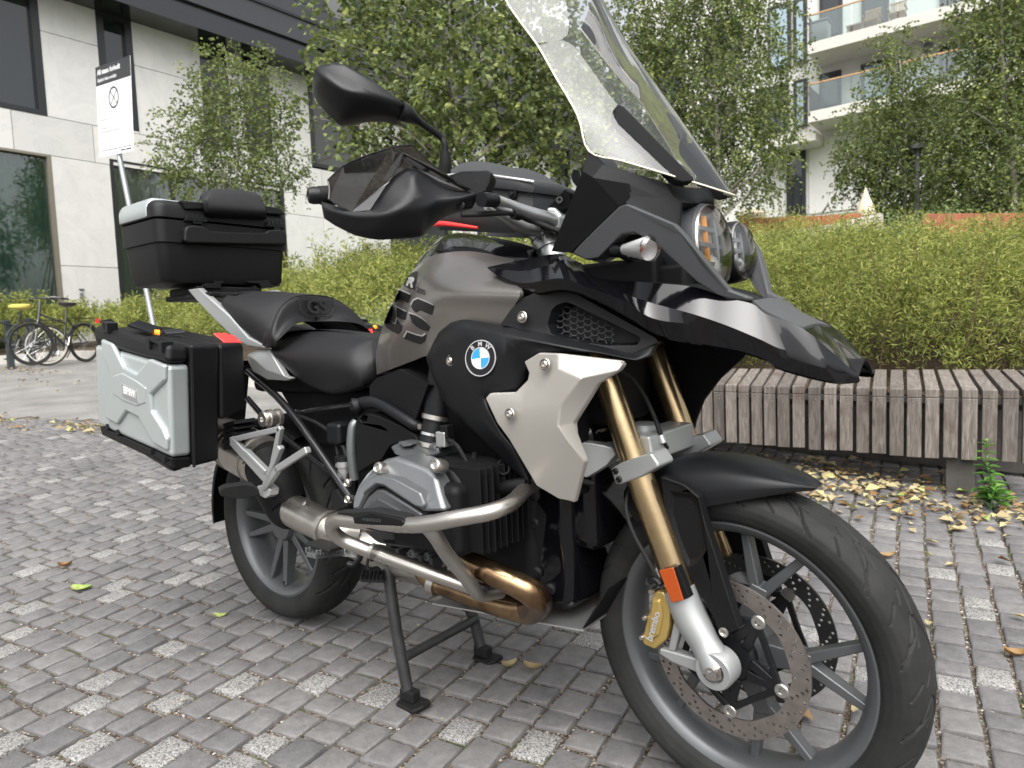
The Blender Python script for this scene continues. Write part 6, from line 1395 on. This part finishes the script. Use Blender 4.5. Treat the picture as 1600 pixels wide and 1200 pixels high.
# ---- beak and front cowl
BK=[[(52,92,.216)]*4,[(190,62,.15),(190,105,.222),(172,150,.237),(190,187,.236)],[(320,40,.12),(325,76,.2),(330,133,.252),(335,176,.247)],[(385,68,.12),(400,120,.2),(425,165,.238),(440,203,.228)],[(470,130,.13),(500,165,.19),(560,215,.212),(580,277,.2)],[(650,148,.14),(660,222,.178),(680,285,.186),(700,347,.168)],[(830,165,.135),(830,268,.162),(850,312,.158),(870,382,.15)],[(950,205,.12),(960,312,.147),(980,356,.142),(990,404,.135)],[(1055,230,.11),(1080,362,.133),(1090,392,.13),(1095,436,.125)],[(1110,270,.11),(1170,402,.12),(1170,432,.12),(1165,476,.115)],[(1250,325,.1),(1310,430,.104),(1320,470,.104),(1350,523,.095)],[(1453,497,.064),(1460,508,.066),(1460,514,.066),(1455,521,.064)]]
BK[0]=[(52,90,.216),(52,92,.217),(53,94,.217),(54,96,.217)]
rowsB=[q3(r) for r in BK]
beak=patch('beak',rowsB,M_gls,B,nu=1,nv=6,mirror=True,off=(0,.006,-.004),angle=16)
b=MB()
# inner top between the two halves
tops=[pv(r[0]) for r in rowsB]
Vc=[];
for i in(5,6,7,8):Vc.append([tops[i],tops[i]*A_(1,.5,1)+A_(0,0,.004),tops[i]*A_(1,0,1)+A_(0,0,.006),tops[i]*A_(1,-.5,1)+A_(0,0,.004),mir(tops[i])])
V_,F_=grid(Vc,3,3);MB().add(*thick(V_,F_,A_(0,0,-.005))).build('beak_inner',M_blk2,beak)
Kc=[[tops[8]+A_(0,.004,.006),tops[8]*A_(1,0,1)+A_(0,0,.012),mir(tops[8])+A_(0,-.004,.006)],[tops[9]+A_(0,.006,.004),tops[9]*A_(1,0,1)+A_(0,0,.012),mir(tops[9])+A_(0,-.006,.004)],[tops[10]+A_(-.004,.008,.003),tops[10]*A_(1,0,1)+A_(-.004,0,.008),mir(tops[10])+A_(-.004,-.008,.003)]]
V_,F_=grid(Kc,4,4);MB().add(*thick(V_,F_,A_(0,0,-.006))).build('beak_panel',M_grey,beak)
nc=U(*P3(1425,452),0)
Vc=[[tops[10]+A_(0,.0,0),tops[10]*A_(1,.5,1),tops[10]*A_(1,0,1)+A_(0,0,.004),tops[10]*A_(1,-.5,1),mir(tops[10])],[tops[10]*.5+tops[11]*.5,(tops[10]*.5+tops[11]*.5)*A_(1,.5,1)+A_(0,0,.002),(tops[10]*.5+nc*.5)*A_(1,0,1)+A_(0,0,.004),(tops[10]*.5+tops[11]*.5)*A_(1,-.5,1)+A_(0,0,.002),mir(tops[10]*.5+tops[11]*.5)],[tops[11],tops[11]*.5+nc*.5+A_(.0,0,.002),nc,mir(tops[11])*.5+nc*.5+A_(.0,0,.002),mir(tops[11])]]
V_,F_=grid(Vc,4,4);MB().add(*thick(V_,F_,A_(0,0,-.005))).build('beak_tip',M_gls,beak)
# underside and inner duct walls
bots=[pv(r[3]) for r in rowsB]
Vc=[[bots[i]+A_(0,.006,.004),bots[i]*A_(1,.5,1)+A_(0,0,.02),bots[i]*A_(1,0,1)+A_(0,0,.03),mir(bots[i]*A_(1,.5,1))+A_(0,0,.02),mir(bots[i]+A_(0,.006,.004))] for i in(5,6,7,8,9,10,11)]
V_,F_=grid(Vc,3,3);MB().add(*thick(V_,F_,A_(0,0,.004))).build('beak_underside',M_blk2,beak)
slab([(a,b,-.17) for a,b in((1000,530),(1185,530),(1160,560),(1125,592),(1100,625),(1088,655),(1078,700),(1000,700),(950,560))],(0,.01,0)).build('front_duct_wall',M_blk2,B,bevel=.003)
MB().box((1.17,0,.95),(.1,.3,.2)).box((1.24,0,1.03),(.3,.24,.1)).box((1.36,0,1.03),(.16,.2,.07)).build('cowl_core',M_blk2,B,bevel=.01,weld=False)
CWV=q7([(275,10,.2),(370,108,.188),(500,145,.168),(760,222,.105),(800,300,.105),(855,345,.1),(845,490,.11),(800,470,.135),(510,350,.175),(470,365,.18),(165,660,.165),(45,650,.15),(240,150,.2),(305,190,.206),(520,226,.182),(540,310,.168),(725,325,.132)])
CWF=[[12,0,1,13],[13,1,2,14],[14,2,3,4,16,15],[16,4,5,6,7],[15,16,7,8],[13,14,15,8,9],[12,13,9,10,11]]
cowl=both('front_cowl',lambda:fac(CWV,CWF,(0,.008,0)),M_blk2,bevel=.003,bseg=3)
nose=[[pv(p) for p in q7([(760,222,.105),(900,255,.05)])]+[A_(0,0,0)],[pv(p) for p in q7([(800,300,.1),(930,330,.05)])]+[A_(0,0,0)],[pv(p) for p in q7([(855,345,.1),(950,350,.05)])]+[A_(0,0,0)]]
for r,dx in zip(nose,(.02,.02,.0)):r[2]=A_(r[1][0]+dx,0,r[1][2]+.004)
rowsN=[r+[mir(r[1]),mir(r[0])] for r in nose];V_,F_=grid(rowsN,3,3);MB().add(*thick(V_,F_,A_(-.02,0,-.01))).build('nose_cowl',M_blk,B)
ARM=q7([(168,662,.16),(320,510,.19),(468,368,.212),(512,352,.214),(800,475,.214),(862,546,.205),(1000,712,.17),(1150,892,.125),(1282,938,.108),(1276,966,.108),(1140,950,.122),(1085,922,.13),(955,845,.16),(750,655,.2),(690,592,.21),(565,536,.214),(490,546,.212),(345,694,.17),(268,706,.16)])
both('cowl_arm',lambda:slab(ARM,(0,.028,0)),M_grey,bevel=.006,bseg=3)
# headlight
hx_=1.452;ha=norm(A_(1,-.05,.1))
hc=UX(1113,384,hx_);hr=.077;hc2=UX(1157,392,hx_+.012)
for s in(1,-1):
    c,r=(hc,hr) if s>0 else (hc2,.056)
    hs_=MB().lathe(c,ha,[(-.1,.0),(-.1,r*.8),(-.06,r*1.1),(-.02,r*1.14),(.0,r*1.1),(.004,r*1.04),(-.004,r*1.01)],44,cap=False).build('headlight',M_bez if s>0 else M_blk,B)
    MB().lathe(c,ha,[(-.04,0),(-.038,r*.35),(-.031,r*.65),(-.02,r*.88),(-.003,r*1.0)],40,cap=False).build('reflector',M_refl,hs_)
    MB().lathe(c,ha,[(-.002,r*1.02),(.01,r*.98),(.017,r*.8),(.021,r*.5),(.023,r*.2),(.023,0)],44,cap=False).build('lens',M_lens,hs_)
    MB().lathe(c,ha,[(-.002,r*1.02),(.004,r*1.035),(.008,r*1.01),(.005,r*.99)],44,True).build('lens_rim',M_steeld,hs_)
    ru=norm(A_(0,0,1)-ha*ha[2]);rs_=np.cross(ru,ha)
    for off,m,w in((-.02,M_orange if s>0 else M_alul,.013),(.42,M_alul,.013)):
        pts=[c+ha*-.012+rs_*(r*off*(1+.3*math.cos(t)))+ru*r*.8*math.sin(t) for t in np.linspace(-1.25,1.25,11)]
        MB().tube(pts,w*.5,8).build('light_guide',m,hs_)
    for z in(-.42,.05,.45):MB().box(tuple(c+ha*-.02+ru*r*z),(.03,r*1.5,.008)).build('reflector_shelf',M_alul,hs_,smooth=False)
    MB().lathe(c-ha*.03+ru*r*-.45+rs_*r*.35,ha,[(0,r*.32),(.012,r*.3),(.022,r*.2),(.028,0)],22).build('projector',M_refl,hs_)
MB().box((hx_-.08,0,hc[2]-.02),(.06,.14,.11)).build('headlight_bridge',M_blk,B,bevel=.02)
MB().box((hx_-.06,0,hc[2]+.085),(.08,.1,.02)).build('headlight_brow',M_bez,B,bevel=.009)
MB().box((hx_-.03,0,hc[2]-.105),(.12,.16,.05)).build('headlight_base',M_blk2,B,bevel=.012)
# indicator lamps
def ind_pts():
    a=U(*L7(462,640),.185);f=U(*L7(676,632),.215);return a,f
a,f=ind_pts();L_=np.linalg.norm(f-a);ax_=norm(f-a);r_=np.linalg.norm(U(*L7(676,715),.215)-U(*L7(672,552),.215))/2
for s in(1,-1):
    g=(lambda v:v) if s==1 else mir
    ib_=MB().lathe(g(a),g(ax_),[(-.012,.0),(-.012,.011),(.0,.012),(L_*.12,r_*.34),(L_*.2,r_*.45)],24).build('indicator',M_blk,B)
    MB().lathe(g(a),g(ax_),[(L_*.2,r_*.44),(L_*.5,r_*.66),(L_*.8,r_*.9),(L_*.9,r_*.94)],26,cap=False).build('indicator_reflector',M_refl,ib_)
    MB().lathe(g(a),g(ax_),[(L_*.21,r_*.5),(L_*.5,r_*.74),(L_*.82,r_*.98),(L_*.96,r_*1.03),(L_*1.03,r_*.8),(L_*1.05,0)],26,cap=False).build('indicator_lens',M_lens,ib_)
    MB().lathe(g(a+ax_*L_*.55),g(ax_),[(0,r_*.35),(.01,r_*.3),(.02,0)],12).build('bulb',M_amb,ib_)
    MB().tube([g(a),g(a+A_(-.01,.04,-.005)),g(a+A_(-.02,.1,-.01))],.01,10).build('indicator_stalk',M_rubber,ib_)
# ---- windscreen
WS=[((920,236,.2),(1145,304)),((902.7,181,.205),(1073,203)),((868,120,.205),(1020,128)),((844,77.3,.2),(988,82.7)),((833,61,.194),(966.7,50.7)),((794.7,8,.185),(938,-2)),((775,-35,.16),(915,-45))]
rowsW=[]
for (e,cpx) in WS:
    E=U(*e);Cc_=U(*cpx,0);row=[]
    for t in(1,.85,.65,.4,.2,0,-.2,-.4,-.65,-.85,-1):
        k=abs(t)**1.8;p=Cc_+(E-Cc_)*k;p[1]=-e[2]*t;row.append(p)
    rowsW.append(row)
V_,F_=grid(rowsW,3,4);ws=MB().add(V_,F_).build('windscreen',M_screen,B,angle=80,weld=False)
M_edge=mat('acrylic_edge',(.75,.7,.55),.25)
edge=[r[0] for r in rowsW[::-1]]+rowsW[0][1:]+[r[-1] for r in rowsW[1:]]
tubeo('screen_edge',edge,.0017,M_edge,ws,6,4)
def bar():
    V=[U(*P1(x,y),Y) for x,y,Y in((680,690,.155),(682,630,.155),(700,606,.153),(735,622,.15),(1144,1040,.1),(1142,1060,.1),(1075,1066,.106),(1030,1050,.11),(700,722,.155))]
    return MB().add(*thick(V,[list(range(9))],A_(-.014,.006,-.006)))
both('screen_bracket',bar,M_blk,bevel=.004,bseg=3)
boxo('screen_carrier',(1.30,0,1.19),(.12,.14,.03),M_blk2,.008)
# ---- handlebar, controls, mirror, handguards
def hbs(s):
    g=(lambda v:v) if s==1 else mir
    T=lambda n,pts,r,m,par=B,k=5,nn=16:tubeo(n,[g(pv(p)) for p in pts],r,m,par,nn,k)
    hb=T('handlebar',qn([(640,488,.262),(700,498,.25),(800,535,.2),(960,600,.14),(1150,660,.07),(1260,690,.0)]),[.0115,.0115,.0125,.0145,.0165,.017],M_alu)
    T('throttle_cable',qn([(440,630,.3),(640,625,.26),(820,615,.2),(920,632,.16),(1060,690,.11),(1270,770,.08)]),.0055,M_rubber,hb)
    T('cable_clip',qn([(880,628,.178),(935,640,.158)]),.0095,M_blk,hb,1)
    T('lever_tube',qn([(700,535,.25),(760,575,.22),(860,600,.185)]),.0055,M_alul,hb)
    T('lower_tube',qn([(650,565,.2),(800,640,.15),(960,740,.09),(1090,765,.05)]),[.006,.01,.014,.014],M_alul,hb)
    T('bar_collar',qn([(610,500,.285),(728,508,.24)]),.0138,M_blk,hb,1)
    gp=T('grip',q8([(100,455,.475),(200,450,.455),(450,455,.405),(700,460,.35)]),.0175,M_rubber)
    MB().lathe(g(pv(q8([(100,455,.475)])[0])),g(norm(pv(q8([(100,455,.475)])[0])-pv(q8([(450,455,.405)])[0]))),[(-.01,.016),(.012,.0165),(.02,.014),(.022,.008),(.018,.007),(.018,0)],20).build('bar_end',M_blk,gp)
    T('hand_lever',q8([(200,500,.41),(330,500,.40),(600,480,.36),(900,460,.31),(1100,440,.28)]),[.009,.008,.008,.009,.011],M_blk)
    GV=q8([(105,470,.475),(125,505,.478),(250,545,.47),(370,582,.455),(440,592,.445),(520,570,.435),(590,470,.425),(650,370,.415),(720,290,.402),(800,235,.388),(870,213,.376),(930,230,.366),(1090,330,.334),(1250,413,.303),(1380,410,.28),(1440,430,.27),(125,560,.486),(380,625,.472),(700,602,.44),(1000,567,.376),(1090,490,.35),(1290,475,.312),(140,640,.478),(400,745,.462),(590,768,.44),(960,725,.372),(1060,625,.347),(230,700,.462),(400,786,.442),(590,824,.425),(960,800,.358),(1050,706,.338),(1130,640,.325),(1240,600,.3),(1380,560,.278),(880,300,.392),(900,470,.398)])
    GF=[[0,1,16],[1,2,3,17,16],[3,4,5,18,17],[5,6,7,36,18],[7,8,9,35,36],[9,10,11,35],[11,12,36,35],[12,13,20,19,36],[18,36,19],[13,14,15,21,20],[16,17,23,22],[17,18,24,23],[18,19,25,24],[19,20,26,25],[20,21,33,32,26],[21,15,34,33],[22,23,28,27],[23,24,29,28],[24,25,30,29],[25,26,31,30],[26,32,31]]
    V,F=thick([g(pv(p)) for p in GV],GF,g(A_(-.008,.006,0)));hg=MB().add(V,F).build('handguard',M_blk,B,soft=(18,50,.5))
    V=[g(pv(p)) for p in q8([(168,330,.492),(300,210,.474),(500,120,.45),(700,55,.42),(835,35,.4),(885,42,.39),(930,90,.38),(1060,210,.353),(1200,310,.325),(1370,405,.288),(1320,418,.294),(1250,416,.307),(1090,335,.34),(930,238,.371),(870,222,.381),(800,243,.393),(722,298,.408),(652,378,.421),(592,478,.431),(522,578,.441),(442,598,.451),(370,590,.461),(260,550,.476),(180,485,.487)])]
    MB().add(*thick(V,[list(range(len(V)))],g(A_(-.002,.003,0)))).build('wind_deflector',M_tint,hg,smooth=False)
    T('deflector_rim',q8([(168,330,.492),(300,210,.474),(500,120,.45),(700,55,.42),(835,35,.4),(885,42,.39),(930,90,.38),(1060,210,.353),(1200,310,.325),(1370,405,.288)]),.0012,M_blk,hg,3,6)
    T('deflector_rim',q8([(180,485,.4885),(185,400,.49),(172,335,.4935)]),.0014,M_alul,hg,3,6)
    MB().lathe(g(pv((*N8(1283,538),.302))),g(A_(.3,-1,0)),[(-.002,.0085),(.002,.008),(.003,.005),(.001,.004),(.001,0)],18).build('guard_screw',M_blkp,hg)
    V=[g(pv(p)) for p in qn([(325,290,.3),(440,256,.29),(675,247,.26),(704,285,.255),(690,340,.26),(645,440,.265),(605,468,.27),(560,520,.27),(500,440,.28),(390,360,.29)])]
    rsv=MB().add(*thick(V,[list(range(len(V)))],g(A_(-.02,.04,0)))).build('brake_fluid_reservoir',M_blk2,B,bevel=.005,bseg=3)
    MB().lathe(g(pv((*N7(560,365),.272))),g(A_(.4,-1,0)),[(-.01,.0085),(.003,.0085),(.003,.006),(.0,.0055),(.0,0)],20).build('sight_glass',M_blkp,rsv)
    T('mirror_stem',[(*K2(842,745),.3),(*K2(842,650),.302),(*K2(838,600),.304),(*K2(815,560),.31),(*K2(740,505),.34),(*K2(690,470),.36)],[.0075,.007,.0065,.0065,.0065,.0065],M_blk)
    T('mirror_boot',[(*K2(838,755),.298),(*K2(842,700),.3),(*K2(842,640),.302)],[.0125,.0118,.0098],M_rubber,B,3)
    T('mirror_neck',[(*K2(605,425),.392),(*K2(640,440),.38),(*K2(700,478),.356)],[.0175,.0155,.0075],M_blk)
    MV=[(*K2(a,b),c) for a,b,c in((128,285,.5),(130,222,.502),(160,178,.5),(230,165,.488),(300,168,.475),(380,208,.458),(500,290,.43),(632,388,.395),(612,452,.393),(590,460,.397),(530,440,.412),(440,440,.432),(330,464,.455),(280,462,.465),(200,385,.485),(145,312,.498),(172,222,.514),(460,335,.455),(300,330,.493))]
    V,F=thick([g(pv(p)) for p in MV],[[0,1,2,16],[2,3,4,5,17,16],[5,6,7,17],[17,7,8,9,10,11],[17,11,12,18],[16,17,18],[16,18,14,15,0],[18,12,13,14]],g(A_(-.04,.03,0)))
    mr=MB().add(V,F).build('mirror',M_blk,B,soft=(18,60,.3))
hbs(1);hbs(-1)
cp=U(*N7(1150,850),.0);sa=norm(A_(-.42,0,.9))
MB().lathe(cp,sa,[(-.05,.0),(-.05,.024),(-.022,.024),(-.02,.029),(.0,.03),(.004,.028),(.006,.03),(.02,.03),(.024,.026),(.024,0)],36).build('steering_stem_cap',M_alu,B)
slb=[qn([(1060,625,.05),(1110,585,.05),(1180,560,.045),(1245,568,.04),(1300,640,.03),(1290,760,.03),(1180,770,.04),(1090,700,.05)])]
plate('handlebar_clamp',slb[0],M_alu,B,.09,.008,bseg=4)
MB().tube([cp-sa*.03,cp-sa*.12],.03,20).build('steering_stem',M_alu,B)
plate('navigation_mount',qn([(1180,560,.04),(1325,400,.04),(1370,440,.04),(1390,560,.02),(1290,610,.03)]),M_blk2,B,.03,.004)
MB().lathe(U(*N7(1278,508),.042),(.5,-1,.2),[(0,.008),(.004,.0075),(.004,.004),(0,.004)],16).build('bolt',M_blk,B)
plate('dash_bracket',qn([(1370,300,.06),(1385,245,.06),(1405,235,.06),(1425,300,.05),(1425,400,.05),(1385,350,.055)]),M_blk2,B,.02,.004)
MB().box((1.25,0,1.15),(.05,.2,.1)).build('instrument_panel',M_blk2,B,bevel=.01)
# ---- tank bag lying on the tank
a=U(690,372,0.);c=U(836,372,0.)
bz0=1.185;bag=thing('tank_bag','black tank bag with domed zipped lid and a red stripe, lying on the motorcycle tank','bag',(float((a[0]+c[0])/2),0,bz0))
b0=np.array(bag.location)
def BP(q,Y):return U(*N7(*q),Y)-b0
def bagrow(qs,Ys):return [BP(q,Y) for q,Y in zip(qs,Ys)]
base=[(250,800),(560,810),(880,790),(1000,735)]
Yr=.09
sec=[]
for (l,m1,m2,r,Y) in(((255,760),(560,775),(870,785),(985,740),.085),((250,640),(560,640),(860,640),(1045,620),.1),((330,400),(560,400),(860,420),(1050,445),.1),((335,385),(560,380),(860,405),(1058,440),.106),((335,300),(560,285),(860,320),(1058,350),.106),((345,255),(560,230),(840,275),(1020,325),.09),((400,215),(560,190),(800,225),(960,262),.05),((450,190),(580,173),(760,200),(920,240),.0)):
    sec.append(bagrow([l,m1,m2,r],[Y,Y,Y,Y*.85]))
V_,F_=grid(sec,5,3)
front_=[[r[-1] for r in sec],[r[-1]*A_(1,.4,1)+A_(.012,0,0) for r in sec],[r[-1]*A_(1,0,1)+A_(.016,0,0) for r in sec]]
V3,F3=grid(front_,3,4)
bm_=MB().add(V_,F_).add([mir(v) for v in V_],F_).add(V3,F3).add([mir(v) for v in V3],F3)
M_bag=mat('black_bag_shell',(.022,.023,.025),.5,bump=.25,bscale=500)
bm_.build('body',M_bag,bag,angle=50)
tubeo('zip',bagrow([(330,292),(560,282),(860,318),(1060,348)],[.107]*3+[.095]),.003,M_silv,bag,8,5)
tubeo('zip_tape',bagrow([(330,395),(560,392),(860,414),(1056,442)],[.105]*3+[.093]),.004,M_blk2,bag,8,5)
plate_=MB().add(*thick(bagrow([(830,405),(835,460),(850,490),(870,500),(895,490),(905,460),(905,420)],[.107]*7),[list(range(7))],(0,.006,0))).build('pull_tab',M_blk2,bag,bevel=.002)
MB().lathe(BP((868,455),.109),(0,-1,0),[(0,.005),(.003,.004),(.004,0)],12).build('rivet',M_blkp,bag)
tubeo('red_stripe',bagrow([(215,715),(270,705),(400,718),(580,742)],[.112,.112,.11,.104]),[.005,.006,.005,.003],M_redr,bag,10,5)
